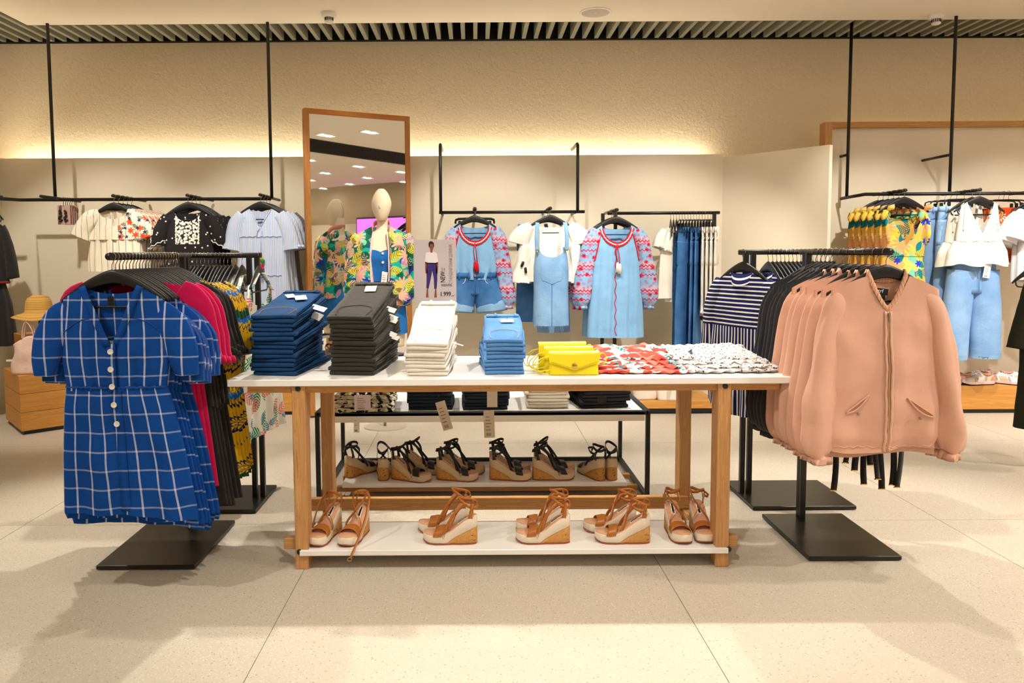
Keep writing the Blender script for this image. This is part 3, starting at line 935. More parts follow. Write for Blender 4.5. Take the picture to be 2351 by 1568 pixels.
plaid_dress(0.034, 4, 'blue dress with white window check and white buttons, frontmost on the left rack', (FLX, fy_[0], RZ), True, 'blue checked dresses on the left rack')
pd = plaid_dress(0.012, 8, f'second blue checked dress from the front, behind the buttoned one', (FLX + 0.012, fy_[1], RZ - 0.03), False, 'blue checked dresses on the left rack')
for k in range(2, 6):
    clone(pd, (FLX + 0.006 * k, fy_[k], RZ - 0.02 - 0.02 * ((k * 5) % 4) * 0.5), 0.03 * math.sin(k * 4), f'{ORD[k]} blue checked dress from the front on the left rack, mostly covered', 'blue checked dresses on the left rack')

def simple_dress(name, label, cat, loc, mat, W, D, hem, neck, sh, sl, seed, rz=0, amp=((-0.2, 0.002), (-1.0, 0.008)), freq=4, group=None, cols=40, rows=30, crumple=0.006, trim=None, cuffmat=None, uvref=None, hemf=None, skew=((0, 0), (-2, 0))):
    t = thing(name, label, cat, loc, rz, group)
    g = Garment(W, D, hem, neck, sh, amp, freq, cols, rows, seed, crumple=crumple, uvref=uvref, hemf=hemf, skew=skew)
    body(t, g, mat)
    if sl:
        obj('sleeve', sleeve(sl, 16, 20, 0.004, 5, seed, uoff=0.4), mat, t)
        obj('sleeve', sleeve(mirror_x(sl), 16, 20, 0.004, 5, seed + 2, uoff=1.7), mat, t)
    return t, g
thin = ((-0.1, 0.006), (-0.3, 0.012), (-1.2, 0.014))
magsl = [(-0.19, 0, -0.145, 0.05, 0.012), (-0.25, 0, -0.2, 0.07, 0.014), (-0.292, 0, -0.33, 0.062, 0.014), (-0.315, 0, -0.42, 0.05, 0.012), (-0.318, 0, -0.455, 0.066, 0.014)]
mg, _ = simple_dress('magenta_dress', 'magenta dress with flared cuff, first behind the blue checked dresses', 'dress', (FLX - 0.0, fy_[6] + 0.005, RZ), M['magenta'],
    ((-0.1, 0.24), (-0.25, 0.25), (-0.5, 0.235), (-1.0, 0.29)), thin, -1.0, (0.085, 0.1, 0.03, 'round'), (0.24, -0.10, 0.05), magsl, 21, group='magenta dresses on the left rack')
for k in (7, 8):
    clone(mg, (FLX + 0.01 * (k - 6), fy_[k] + 0.005, RZ - 0.01), 0.02, f'{ORD[k - 6]} magenta dress behind the blue checked dresses', 'magenta dresses on the left rack')
blsl = [(-0.19, 0, -0.15, 0.05, 0.012), (-0.25, 0, -0.21, 0.066, 0.013), (-0.29, 0, -0.33, 0.055, 0.013), (-0.315, 0, -0.40, 0.05, 0.012), (-0.322, 0, -0.435, 0.068, 0.014)]
bd, g = simple_dress('black_dress', 'black tiered dress with frilled sleeve, first behind the magenta dresses', 'dress', (FLX, fy_[9] + 0.005, RZ), M['black_cloth'],
    ((-0.1, 0.24), (-0.3, 0.26), (-0.6, 0.27), (-1.1, 0.34)), thin, -1.1, (0.08, 0.1, 0.03, 'round'), (0.24, -0.11, 0.06), blsl, 31, amp=((-0.2, 0.001), (-1.0, 0.003)), group='black dresses on the left rack')
obj('skirt_tier', Garment(((-0.5, 0.275), (-1.2, 0.345)), ((-0.5, 0.014), (-1.2, 0.016)), -0.66, (0.01, 0, 0, 'round'), (0.27, -0.52, 0.0), ((-0.5, 0.001), (-0.7, 0.004)), 9, seed=5).build(), M['black_cloth'], bd)
for k in range(10, 15):
    clone(bd, (FLX + 0.008 * (k % 3), fy_[k] + 0.005, RZ - 0.012 * (k % 3)), 0.03 * math.sin(k), f'{ORD[k - 9]} black tiered dress behind the magenta dresses', 'black dresses on the left rack')
yf, _ = simple_dress('floral_dress', 'mustard dress with navy and blue flowers, first behind the black dresses', 'dress', (FLX, fy_[15] + 0.005, RZ), M['yellow_floral'],
    ((-0.1, 0.25), (-0.3, 0.28), (-0.6, 0.30), (-1.06, 0.35)), thin, -1.04, (0.08, 0.1, 0.03, 'round'), (0.25, -0.11, 0.05), [(-0.2, 0, -0.16, 0.05, 0.012), (-0.26, 0, -0.22, 0.066, 0.013), (-0.30, 0, -0.34, 0.058, 0.013), (-0.315, 0, -0.46, 0.056, 0.012)], 41, group='mustard floral dresses on the left rack', uvref=0.32)
for k in range(16, 22):
    clone(yf, (FLX + 0.006 * (k % 3), fy_[k] + 0.005, RZ - 0.01 * (k % 2)), 0.02 * math.sin(k * 3), f'{ORD[k - 15]} mustard floral dress behind the black dresses', 'mustard floral dresses on the left rack')

# ---------------------------------------------------------------- left back rack: hangers along the depth
xs2 = [-1.74 + 0.0215 * i for i in range(20)] + [-1.295, -1.20]
for i, x in enumerate(xs2):
    hanger('arch', (x, 4.13, RZ), PI / 2 + 0.04 * math.sin(i), f'{ORD[len(xs2) - 1 - i]} black hanger from the right end of the left back rack', 'black hangers on the left back rack')
wl, g = simple_dress('leaf_print_jumpsuit', 'white leaf print jumpsuit, at the right end of the left back rack', 'jumpsuit', (-1.20, 4.13, RZ), M['white_leaf'],
    ((-0.1, 0.13), (-0.3, 0.15), (-0.5, 0.17), (-1.06, 0.30)), ((-0.1, 0.006), (-0.3, 0.014), (-1.2, 0.02)), -1.0, (0.125, 0.2, 0.12, 'square'), (0.14, -0.16, 0.01), None, 51, rz=PI / 2 - 0.2, group='white leaf print jumpsuits on the left back rack', amp=((-0.2, 0.003), (-1, 0.012)), freq=8)
for sg in (-1, 1):
    st = [Vector((sg * (0.03 + 0.10 * q), -0.008, -0.10 - 0.10 * q)) for q in np.linspace(0, 1, 8)]
    obj('shoulder_strap', ribbon(st, (0, 1, 0), 0.012, 0.002), M['white_leaf'], wl)
for k in range(2):
    bw = tube([(-0.13, -0.012, -0.16), (-0.15 - 0.02 * k, -0.02, -0.26), (-0.14 - 0.02 * k, -0.02, -0.38)], [0.006, 0.012, 0.004], 6); obj('strap_tie', bw, M['white_leaf'], wl)
for k, i in enumerate((20, 19, 18, 16)):
    clone(wl, (xs2[i], 4.13 + 0.01 * (k % 2), RZ - 0.01), PI / 2 + 0.05 * math.sin(k), f'{ORD[k + 1]} white leaf print jumpsuit from the right end of the left back rack', 'white leaf print jumpsuits on the left back rack')
bt, _ = simple_dress('black_tee', 'first black top from the left end of the left back rack', 'top', (xs2[0], 4.13, RZ), M['black2'], ((-0.1, 0.19), (-0.6, 0.19)), ((-0.1, 0.004), (-0.6, 0.008)), -0.62, (0.08, 0.1, 0.03, 'round'), (0.19, -0.12, 0.05), None, 61, rz=PI / 2, cols=24, rows=16, crumple=0.003, group='black tops on the left back rack')
for k in range(1, 16):
    if k in (5, 9): continue
    clone(bt, (xs2[k], 4.13, RZ), PI / 2, f'{ORD[k]} black top from the left end of the left back rack', 'black tops on the left back rack')

# ---------------------------------------------------------------- apricot jackets
def jacket(front_d, seed, label, loc, detail, mat, group, rz=0.0, name='bomber_jacket', ribmat=None):
    t = thing(name, label, 'jacket', loc, rz, group)
    rib = ribmat or mat
    fd = front_d
    g = Garment(W=((-0.1, 0.215), (-0.2, 0.222), (-0.4, 0.238), (-0.76, 0.238), (-0.79, 0.222), (-0.83, 0.232)), D=((-0.1, 0.015), (-0.22, max(0.015, fd * 0.6)), (-0.45, fd), (-0.76, fd * 1.15), (-0.79, fd * 0.8), (-0.83, fd)),
                hem=-0.808, neck=(0.084, 0.14, 0.03, 'vr'), sh=(0.215, -0.098, 0.055), amp=((-0.15, 0.001), (-0.5, 0.004), (-0.7, 0.007), (-0.82, 0.009)), freq=3.4, cols=56, rows=40, seed=seed, crumple=0.018 if detail else 0.008, cs=7.0,
                hemf=lambda u, side: 0.012 * math.sin(u * 3) - (0.03 if side > 0 else 0.0), DB=((-0.1, 0.013), (-0.3, max(0.013, fd * 0.5)), (-0.9, fd * 0.5)))
    body(t, g, mat)
    L = [(-0.174, 0.004, -0.168, 0.036, fd * 0.35), (-0.2, 0.004, -0.235, 0.05, fd * 0.6), (-0.228, 0.002, -0.40, 0.058, fd * 0.75), (-0.25, -0.002, -0.58, 0.062, fd * 0.9), (-0.258, -0.004, -0.73, 0.066, fd * 1.05), (-0.258, -0.004, -0.805, 0.058, fd), (-0.252, -0.004, -0.835, 0.036, fd * 0.8), (-0.25, -0.004, -0.842, 0.036, fd * 0.8), (-0.25, -0.004, -0.868, 0.044, fd * 0.9)]
    R = mirror_x(L)
    R[2] = (0.238, 0.0, -0.40, 0.054, fd * 0.75); R[3] = (0.27, -0.004, -0.58, 0.054, fd * 0.9); R[4] = (0.29, -0.004, -0.73, 0.06, fd * 1.0); R[5] = (0.292, -0.004, -0.79, 0.054, fd); R[6] = (0.288, 0, -0.822, 0.036, fd * 0.8); R[7] = (0.287, 0, -0.828, 0.036, fd * 0.8); R[8] = (0.286, 0, -0.855, 0.042, fd * 0.9)
    obj('sleeve', sleeve(L, 22, 34, 0.009 if detail else 0.006, 3, seed, 9), mat, t)
    obj('sleeve', sleeve(R, 22, 34, 0.009 if detail else 0.006, 3, seed + 1, 9), mat, t)
    # ribbed collar
    n = 30
    rows = []; uv = []
    for r, (dz, dy) in enumerate(((0.0, -0.004), (0.012, -0.006), (0.03, -0.002), (0.03, 0.004), (0.004, 0.004))):
        row = []
        for i in range(2 * n):
            a = 2 * PI * i / (2 * n); u = math.cos(a); side = -1 if math.sin(a) < 0 else 1
            x = 0.085 * u * (1 - 0.12 * dz / 0.03)
            zt = -0.099 - (0.14 * (1 - abs(u) ** 1.4) if side < 0 else 0.03 * math.sqrt(max(0, 1 - u * u))) + dz * (1 if side > 0 else 0.75 + 0.25 * abs(u))
            y = side * (0.008 + (fd * 0.35 if side < 0 else 0.008) * math.sqrt(max(0, 1 - u * u))) + dy * (1 if side < 0 else -1) + 0.0015 * math.sin(i * 2.6)
            row.append((x, y, zt)); uv.append((i * 0.0078, dz))
        rows.append(row)
    cv, cf = loft(rows, True)
    obj('collar', (cv, cf, uv), M['beige_rib'] if mat is M['beige'] else mat, t)
    if detail:
        zp = [g.front(0.0, z, 0.002) for z in np.linspace(-0.24, -0.81, 30)]
        obj('zip', ribbon(zp, (1, 0, 0), 0.0036, 0.0016), M['zip'], t)
        for sg in (-1, 1):
            fl = [g.front(sg * 0.010 + 0.0008 * math.sin(z * 90), z, 0.003) for z in np.linspace(-0.24, -0.81, 40)]
            obj('zip_tape', ribbon(fl, (1, 0, 0), 0.0055, 0.0013), mat, t)
        p = g.front(0.002, -0.245, 0.007)
        sld = MB().box(-0.004, 0.004, -0.003, 0.003, -0.014, 0.0).box(-0.0025, 0.0025, -0.0035, -0.001, -0.036, -0.012)
        z_ = obj('zip_slider', sld.data(), M['chrome'], t, False); z_.location = p
        for (xa, za, xb, zb) in ((-0.072, -0.577, -0.16, -0.652), (0.076, -0.588, 0.198, -0.668)):
            up, lo_ = [], []
            for q in np.linspace(0, 1, 12):
                x = xa + (xb - xa) * q; z = za + (zb - za) * q
                up.append(g.front(x, z, 0.005)); lo_.append(g.front(x, z - 0.022 * math.sin(PI * q), 0.003))
            vv, ff = loft([up, [p + Vector((0, 0.004, -0.004)) for p in up], lo_], False)
            obj('pocket_opening', (vv, ff, [(0, 0)] * len(vv)), M['beige_dark'], t)
            obj('pocket_welt', tube(up, 0.0032, 6), mat, t)
            obj('pocket_welt', tube([p + Vector((0, -0.001, 0)) for p in lo_], 0.004, 6), mat, t)
            button(t, g.front(xa + (xb - xa) * 0.45, min(za, zb) - 0.004, 0.004), 0.0055, M['chrome'], 'snap')
        lb = boxobj('neck_label', (-0.028, 0.028, -0.001, 0.001, -0.026, 0.0), M['black_cloth'], t); lb.location = (-0.012, 0.004, -0.148); lb.rotation_euler = (0, 0.12, 0)
        lt = text('neck_label_lettering', 'trf', 0.022, M['paper'], lb, (-0.014, -0.0018, -0.011), (PI / 2, 0, 0))
        sz = boxobj('size_label', (-0.007, 0.007, -0.001, 0.001, -0.026, 0.0), M['black_cloth'], t); sz.location = (-0.004, 0.003, -0.172)
        # drawcord hem: gathered edge
        hp = [g.front(x, -0.792 + 0.003 * math.sin(x * 160), 0.002) for x in np.linspace(-0.215, 0.215, 70)]
        obj('hem_channel', tube(hp, 0.0028, 5), mat, t)
    return t
M['zip'] = plain('zip_brass', C(198, 160, 118), 0.45, 0.4)
M['beige_dark'] = plain('pocket_lining', C(206, 144, 112), 0.8)
ry = [3.0, 3.075, 3.15, 3.22, 3.29, 3.355]
jg = 'apricot bomber jackets on the right front rack'
hg = 'black hangers on the right front rack'
for i, y in enumerate(ry):
    hanger('arch', (FRX, y, RZ), 0.02 * math.sin(i * 1.7), f'{ORD[i]} black hanger from the front on the right front rack', hg)
j0 = jacket(0.040, 2, 'apricot zipped bomber jacket, frontmost on the right rack, with slanted pockets', (FRX, ry[0], RZ), True, M['beige'], jg)
j1 = jacket(0.026, 9, 'second apricot bomber jacket from the front on the right rack', (FRX - 0.005, ry[1], RZ - 0.004), False, M['beige'], jg)
for k in range(2, 6):
    clone(j1, (FRX - 0.006 * (k % 2), ry[k], RZ - 0.004 * (k % 3)), 0.02 * math.sin(k * 2), f'{ORD[k]} apricot bomber jacket from the front on the right rack', jg)
rb_ = [3.42, 3.47, 3.52, 3.57, 3.62]
jb = None
for k, y in enumerate(rb_):
    hanger('arch', (FRX, y, RZ), 0.0, f'{ORD[k + 6]} black hanger from the front on the right front rack', hg)
    lab = f'{ORD[k]} charcoal satin jacket behind the apricot jackets'
    if jb is None:
        jb = jacket(0.018, 15, lab, (FRX - 0.005, y, RZ), False, M['ink_charcoal'], 'charcoal jackets on the right front rack', name='charcoal_jacket')
    else:
        clone(jb, (FRX - 0.004 * (k % 2), y, RZ - 0.006 * (k % 3)), 0.0, lab, 'charcoal jackets on the right front rack')
# two more hangers at the far end
# black ribbon belts hanging below the jackets: each hangs from the charcoal jackets behind
bx = [(1912, 1125, 3.46), (1945, 1062, 3.50), (1968, 1080, 3.47), (1986, 1112, 3.52), (2012, 1100, 3.46), (2018, 1122, 3.50), (2045, 1112, 3.47), (2062, 1118, 3.46), (1882, 1066, 3.6), (2002, 1068, 3.6)]
for k, (px_, py_, Y) in enumerate(bx):
    p = at(px_, py_, Y)
    e = jb
    off = p - jb.location
    top = -0.80
    pts = [Vector((off.x + 0.012 * math.sin(q * 3 + k), off.y + 0.004 * math.sin(q * 5 + k), top + (off.z - top) * q)) for q in np.linspace(0, 1, 9)]
    st = obj('ribbon_belt', ribbon(pts, (1, 0.25 * math.sin(k * 2), 0), [0.008, 0.009, 0.011, 0.013, 0.0135, 0.014, 0.014, 0.0145, 0.0145], 0.0012), M['black_cloth'], jb)
    obj('belt_end', MB().box(off.x - 0.015 + 0.012 * math.sin(3 + k), off.x + 0.015 + 0.012 * math.sin(3 + k), off.y - 0.004 + 0.004 * math.sin(5 + k), off.y + 0.004 + 0.004 * math.sin(5 + k), off.z - 0.003, off.z + 0.002).data(), M['gold'], st, False)

# ---------------------------------------------------------------- right back rack: navy striped shirts
def stripe_shirt(label, loc, rz, detail):
    t = thing('striped_shirt', label, 'shirt', loc, rz, 'navy striped shirts on the right back rack')
    fd = 0.03 if detail else 0.010
    g = Garment(W=((-0.1, 0.2), (-0.3, 0.24), (-0.6, 0.27), (-1.0, 0.26)), D=((-0.1, 0.010), (-0.3, fd), (-1.0, fd * 1.3)), hem=-0.92, neck=(0.075, 0.05, 0.02, 'round'), sh=(0.2, -0.115, 0.06), amp=((-0.2, 0.001), (-0.45, 0.003), (-0.9, 0.010)), freq=7, seed=3, cols=40, rows=30,
                DB=((-0.1, 0.010), (-0.3, fd), (-1.0, fd * 1.3)), hemf=lambda u, s: 0.06 * abs(u) ** 2)
    body(t, g, M['navy_stripe'])
    L = [(-0.17, 0, -0.17, 0.045, fd * 0.8), (-0.225, 0, -0.26, 0.055, fd), (-0.262, 0, -0.45, 0.052, fd), (-0.275, 0, -0.62, 0.046, fd), (-0.27, 0, -0.75, 0.04, fd * 0.8)]
    for S, sd in ((L, 1), (mirror_x(L), 2)):
        obj('sleeve', sleeve(S, 16, 22, 0.003, 5, sd), M['navy_stripe'], t)
    rows = []; uv = []
    for dz, out in ((-0.01, 0.006), (0.018, 0.004), (0.022, 0.012), (-0.022, 0.02)):
        row = []
        for i in range(25):
            a = 2 * PI * i / 24
            u = math.cos(a); s_ = math.sin(a)
            row.append(((0.072 + out * 0.5) * u, (0.016 + out) * s_, -0.122 - 0.025 * max(0, -s_) + dz - (0.02 * max(0, -s_) if dz < 0 else 0))); uv.append((i * 0.02, dz))
        rows.append(row)
    cv, cf = loft(rows, False)
    obj('collar', (cv, cf, uv), M['navy_stripe'], t)
    return t
xs3 = [1.50, 1.64] + [1.665 + 0.0225 * i for i in range(16)]
for i, x in enumerate(xs3):
    hanger('arch', (x, 4.14, RZ), PI / 2 + (0.42 if i == 0 else 0), f'{ORD[i]} black hanger from the left end of the right back rack', 'black hangers on the right back rack')
stripe_shirt('navy and white striped shirt, alone at the left end of the right back rack', (1.50, 4.14, RZ), -PI / 2 + 0.42, True)
ss = stripe_shirt('second navy striped shirt from the left end of the right back rack', (1.64, 4.14, RZ), -PI / 2 + 0.05, False)
for k in range(2, 10):
    clone(ss, (xs3[k], 4.14, RZ), -PI / 2 + 0.02 * math.sin(k), f'{ORD[k]} navy striped shirt from the left end of the right back rack', 'navy striped shirts on the right back rack')
rs, _ = simple_dress('crimson_tee', 'first red top behind the navy striped shirts on the right back rack', 'top', (xs3[10], 4.14, RZ), cloth('crimson_cotton', C(190, 34, 60)), ((-0.1, 0.2), (-0.6, 0.2)), ((-0.1, 0.004), (-0.6, 0.009)), -0.62, (0.08, 0.1, 0.03, 'round'), (0.2, -0.12, 0.05), None, 63, rz=PI / 2, cols=24, rows=16, crumple=0.003, group='red tops on the right back rack')
for k in range(11, 18):
    clone(rs, (xs3[k], 4.14, RZ), PI / 2, f'{ORD[k - 10]} red top behind the navy striped shirts on the right back rack', 'red tops on the right back rack')
# lettering pressed into the two front hangers
for tgt, y in ((front_hanger, fy_[0]), (None, ry[0])):
    h = tgt or [o for o in bpy.data.objects if o.get('label') == 'first black hanger from the front on the right front rack'][0]
    arm = [c for c in h.children if c.name.startswith('arm')][0]
    lt = text('hanger_lettering', 'ZARA', 0.019, plain('embossed_plastic', C(44, 44, 46), 0.3), h, (0, -0.0068, -0.077), (PI / 2, 0, 0), 'CENTER', 0.0003, 1.25)
    lt['lettering'] = 1
# ------------------------------------------------------------------ display table in front
TT = 0.854
tx = 0.165
t = thing('display_table', 'wooden display table with white top and low white shelf, in front', 'table', (tx, 3.54, 0))
def W2(x0, x1, y0, y1, z0, z1):
    return (x0 - tx, x1 - tx, y0 - 3.54, y1 - 3.54, z0, z1)
boxobj('tabletop', W2(-1.079, 1.416, 3.185, 3.895, 0.824, TT), M['white_lam'], t, 0.003)
for x0 in (-0.803, 1.062):
    for y0 in (3.20, 3.79):
        boxobj('leg', W2(x0, x0 + 0.058, y0, y0 + 0.088, 0.0, 0.822), M['woodZ'], t, 0.003)
for y0 in (3.215, 3.81):
    boxobj('apron', W2(-1.0, 1.335, y0, y0 + 0.045, 0.791, 0.8235), M['woodX'], t, 0.002)
for x0 in (-0.79, 1.075):
    boxobj('side_rail', W2(x0, x0 + 0.035, 3.288, 3.79, 0.76, 0.80), M['woodY'], t, 0.002)
    boxobj('side_rail', W2(x0, x0 + 0.035, 3.288, 3.79, 0.03, 0.064), M['woodY'], t, 0.002)
boxobj('back_stretcher', W2(-0.865, 1.125, 3.765, 3.80, 0.065, 0.13), M['woodX'], t, 0.003)
for x0, x1 in ((-0.862, -0.80), (1.118, 1.172)):
    boxobj('stretcher_end', W2(x0, x1, 3.235, 3.275, 0.078, 0.128), M['woodX'], t, 0.003)
boxobj('low_shelf', W2(-0.781, 1.115, 3.188, 3.535, 0.066, 0.09), M['white_lam'], t, 0.002)
def bolt(x, z):
    rings = [[(x - tx + r * math.cos(a), 3.198 - 3.54 + y, z + r * math.sin(a)) for a in np.linspace(0, 2 * PI, 17)[:-1]] for r, y in ((0.0115, 0.004), (0.0115, -0.003), (0.008, -0.0045))]
    obj('bolt_cap', loft(rings, True, False, True), M['black_plastic'], t)
bolt(-0.774, 0.8125); bolt(1.091, 0.8125); bolt(-0.784, 0.082); bolt(1.1195, 0.082)

# ------------------------------------------------------------------ folded jeans
def fold_mesh(w, L, tf, tb, seed, nx=9, wav=0.003, taper=0.0):
    rnd = random.Random(seed); ph = [rnd.uniform(0, 6.28) for _ in range(6)]
    rings = []
    for i in range(nx + 1):
        q = i / nx; x = (q - 0.5) * w
        e = min(1.0, min(q, 1 - q) * 8) ** 0.5
        r = tf / 2
        ring = []
        def top(y):
            h = tf + (tb - tf) * (y / L)
            return h * (0.90 + 0.08 * e) + wav * math.sin(y * 38 + ph[0] + 3 * q) * min(1, y / 0.08) * 0.5
        ys = np.linspace(L, r, 9)
        for y in ys: ring.append((y, top(y)))
        for a in np.linspace(PI / 2, 3 * PI / 2, 7)[1:-1]:
            ring.append((r + r * math.cos(a), r + r * math.sin(a) * (0.92 + 0.08 * e)))
        for y in ys[::-1]: ring.append((y, 0.0008 + (1 - e) * 0.0012))
        g = 0.0013
        for y in ys[:-1]: ring.append((y, 0.5 * top(y) - g))
        ring.append((r * 1.3, 0.5 * top(r)))
        for y in ys[:-1][::-1]: ring.append((y, 0.5 * top(y) + g))
        jx = 0.004 * math.sin(ph[1] + seed)
        rings.append([(x * (1 - taper * y / L) + jx + 0.004 * math.sin(y * 16 + ph[2]) * (1 if q > 0.5 else 0.6), y + 0.003 * math.sin(q * 5 + ph[3]), z) for y, z in ring])
    return loft(rings, True, True, True)

def jeans_stack(n, mat, base, w, L, tf, tb, rz, lab, group, seed=0, jit=0.005, tags=0, twist=0.02, top=None, name='folded_jeans', thread=None):
    rnd = random.Random(seed)
    meshes = [fold_mesh(w, L, tf, tb, seed + k) for k in range(4)]
    mo = [None] * 4
    z = base[2] + 0.0008
    out = []
    for i in range(n):
        k = rnd.randrange(4)
        lb = f'{ORD[i]} folded jeans from the bottom of {lab}' if i < n - 1 else f'topmost folded jeans of {lab}'
        if mo[k] is None:
            o = obj(name, meshes[k], mat); mo[k] = o.data
        else:
            o = obj(name, mo[k], None)
        tag(o, lb, 'jeans', group)
        tilt = i * (tb - tf) / L
        o.location = (base[0] + rnd.uniform(-jit, jit), base[1] + rnd.uniform(-jit, jit) * 0.6, z)
        o.rotation_euler = (tilt, 0, rz + rnd.uniform(-twist, twist))
        z += tf * 0.985
        out.append(o)
    bpy.context.view_layer.update()
    # details on the topmost pair: pocket seams, waistband, tag
    o = out[-1]
    th = thread or mat
    h = lambda y: tf + (tb - tf) * y / L + 0.0016
    pk = [(-w * 0.34, 0.02), (-w * 0.36, 0.12), (w * 0.02, 0.155), (w * 0.38, 0.12), (w * 0.36, 0.02)]
    pts = [(x, y, h(y)) for x, y in [tuple(p) for p in smooth_path(pk, 24)]]
    obj('pocket_seam', tube(pts, 0.0011, 5), th, o)
    obj('pocket_seam', tube([(x * 0.93, y - 0.006, z_) for x, y, z_ in pts], 0.0009, 5), th, o)
    obj('waistband', MB().box(-w * 0.46, w * 0.46, L - 0.045, L - 0.005, h(L - 0.03) - 0.003, h(L) + 0.005, 0.003).data(), mat, o)
    for q in (0.25, 0.85):
        obj('belt_loop', MB().box(-w * 0.46 + w * 0.92 * q, -w * 0.46 + w * 0.92 * q + 0.012, L - 0.052, L, h(L), h(L) + 0.0085, 0.002).data(), mat, o)
    return out
TB = (lambda x, y: (x, y, TT))
st_blue = jeans_stack(14, M['denim_blue'], TB(-0.905, 3.285), 0.198, 0.52, 0.0198, 0.0254, -0.075, 'the dark blue stack on the table', 'folded dark blue jeans on the table', 1, 0.011, twist=0.045, thread=plain('orange_thread', C(150, 120, 90), 0.8))
st_black = jeans_stack(14, M['jean_black'], TB(-0.548, 3.285), 0.205, 0.52, 0.0192, 0.0285, -0.085, 'the charcoal stack on the table', 'folded charcoal jeans on the table', 12, 0.011, twist=0.045)
st_white = jeans_stack(9, M['jean_white'], TB(-0.215, 3.262), 0.185, 0.48, 0.0165, 0.034, -0.06, 'the white stack in front of the sign', 'folded white jeans on the table', 23, 0.009, twist=0.05)
st_light = jeans_stack(9, M['denim_stack'], TB(0.135, 3.28), 0.176, 0.40, 0.0178, 0.0265, 0.02, 'the light blue stack beside the yellow bags', 'folded light blue jeans on the table', 34, 0.010, twist=0.05, thread=plain('pale_thread', C(170, 180, 190), 0.8))
def top_tag(o, x, y, w, h, rz, lift=0.004, tilt=0.0, lines=3):
    t_ = tagcard(o, (x, y, lift), w, h, (PI / 2 + tilt + PI, 0, rz), lines=lines)
    return t_
def flat_tag(o, x, y, z, w, h, rz, lines=4, tilt=0.05):
    e = obj('price_tag', MB().box(-w / 2, w / 2, -h / 2, h / 2, 0, 0.0012).data(), M['paper'], o, False)
    e.location = (x, y, z); e.rotation_euler = (tilt, 0, rz)
    mb = MB()
    for i in range(lines):
        yy = h * (0.3 - 0.55 * i / lines)
        mb.box(-w * 0.3, w * (0.1 + 0.08 * (i % 3)), yy - h * 0.02, yy + h * 0.01, 0.0011, 0.0016)
    pr = obj('tag_print', mb.data(), M['grey_ink'], e, False); pr['kind'] = 'stuff'
    s = obj('tag_string', tube([(0, h / 2 - 0.004, 0.001), (0.004, h / 2 + 0.012, 0.006), (-0.006, h / 2 + 0.03, 0.003)], 0.0008, 5), M['ink'], e)
    return e
hz = lambda y, tf, tb, L: tf + (tb - tf) * y / L
flat_tag(st_blue[-1], -0.02, 0.36, 0.034, 0.042, 0.07, 0.5)
flat_tag(st_blue[-1], 0.045, 0.31, 0.036, 0.055, 0.085, 0.35)
flat_tag(st_black[-1], 0.005, 0.40, 0.033, 0.055, 0.082, 0.12)
flat_tag(st_light[-1], 0.02, 0.27, 0.031, 0.062, 0.045, 0.05, 3)
def side_tag(o, x, y, z, w=0.05, h=0.035, rz=0.2, rx=0.3):
    e = obj('price_tag', MB().box(0, w, -h / 2, h / 2, 0, 0.001).data(), M['paper'], o, False)
    e.location = (x, y, z); e.rotation_euler = (rx, 0.25, rz)
for k, i in enumerate((12, 10)): side_tag(st_blue[i], 0.085, 0.30 + 0.05 * k, 0.02, 0.075, 0.04, -0.15 - 0.3 * k, 0.3 + 0.4 * k)
for k, i in enumerate((11, 9, 8, 6, 5)): side_tag(st_black[i], 0.09, 0.28 + 0.04 * (k % 3), 0.02, 0.05, 0.03, -0.2 - 0.2 * (k % 2), 0.5)
side_tag(st_white[4], 0.085, 0.25, 0.02, 0.06, 0.014, -0.2, 0.0)

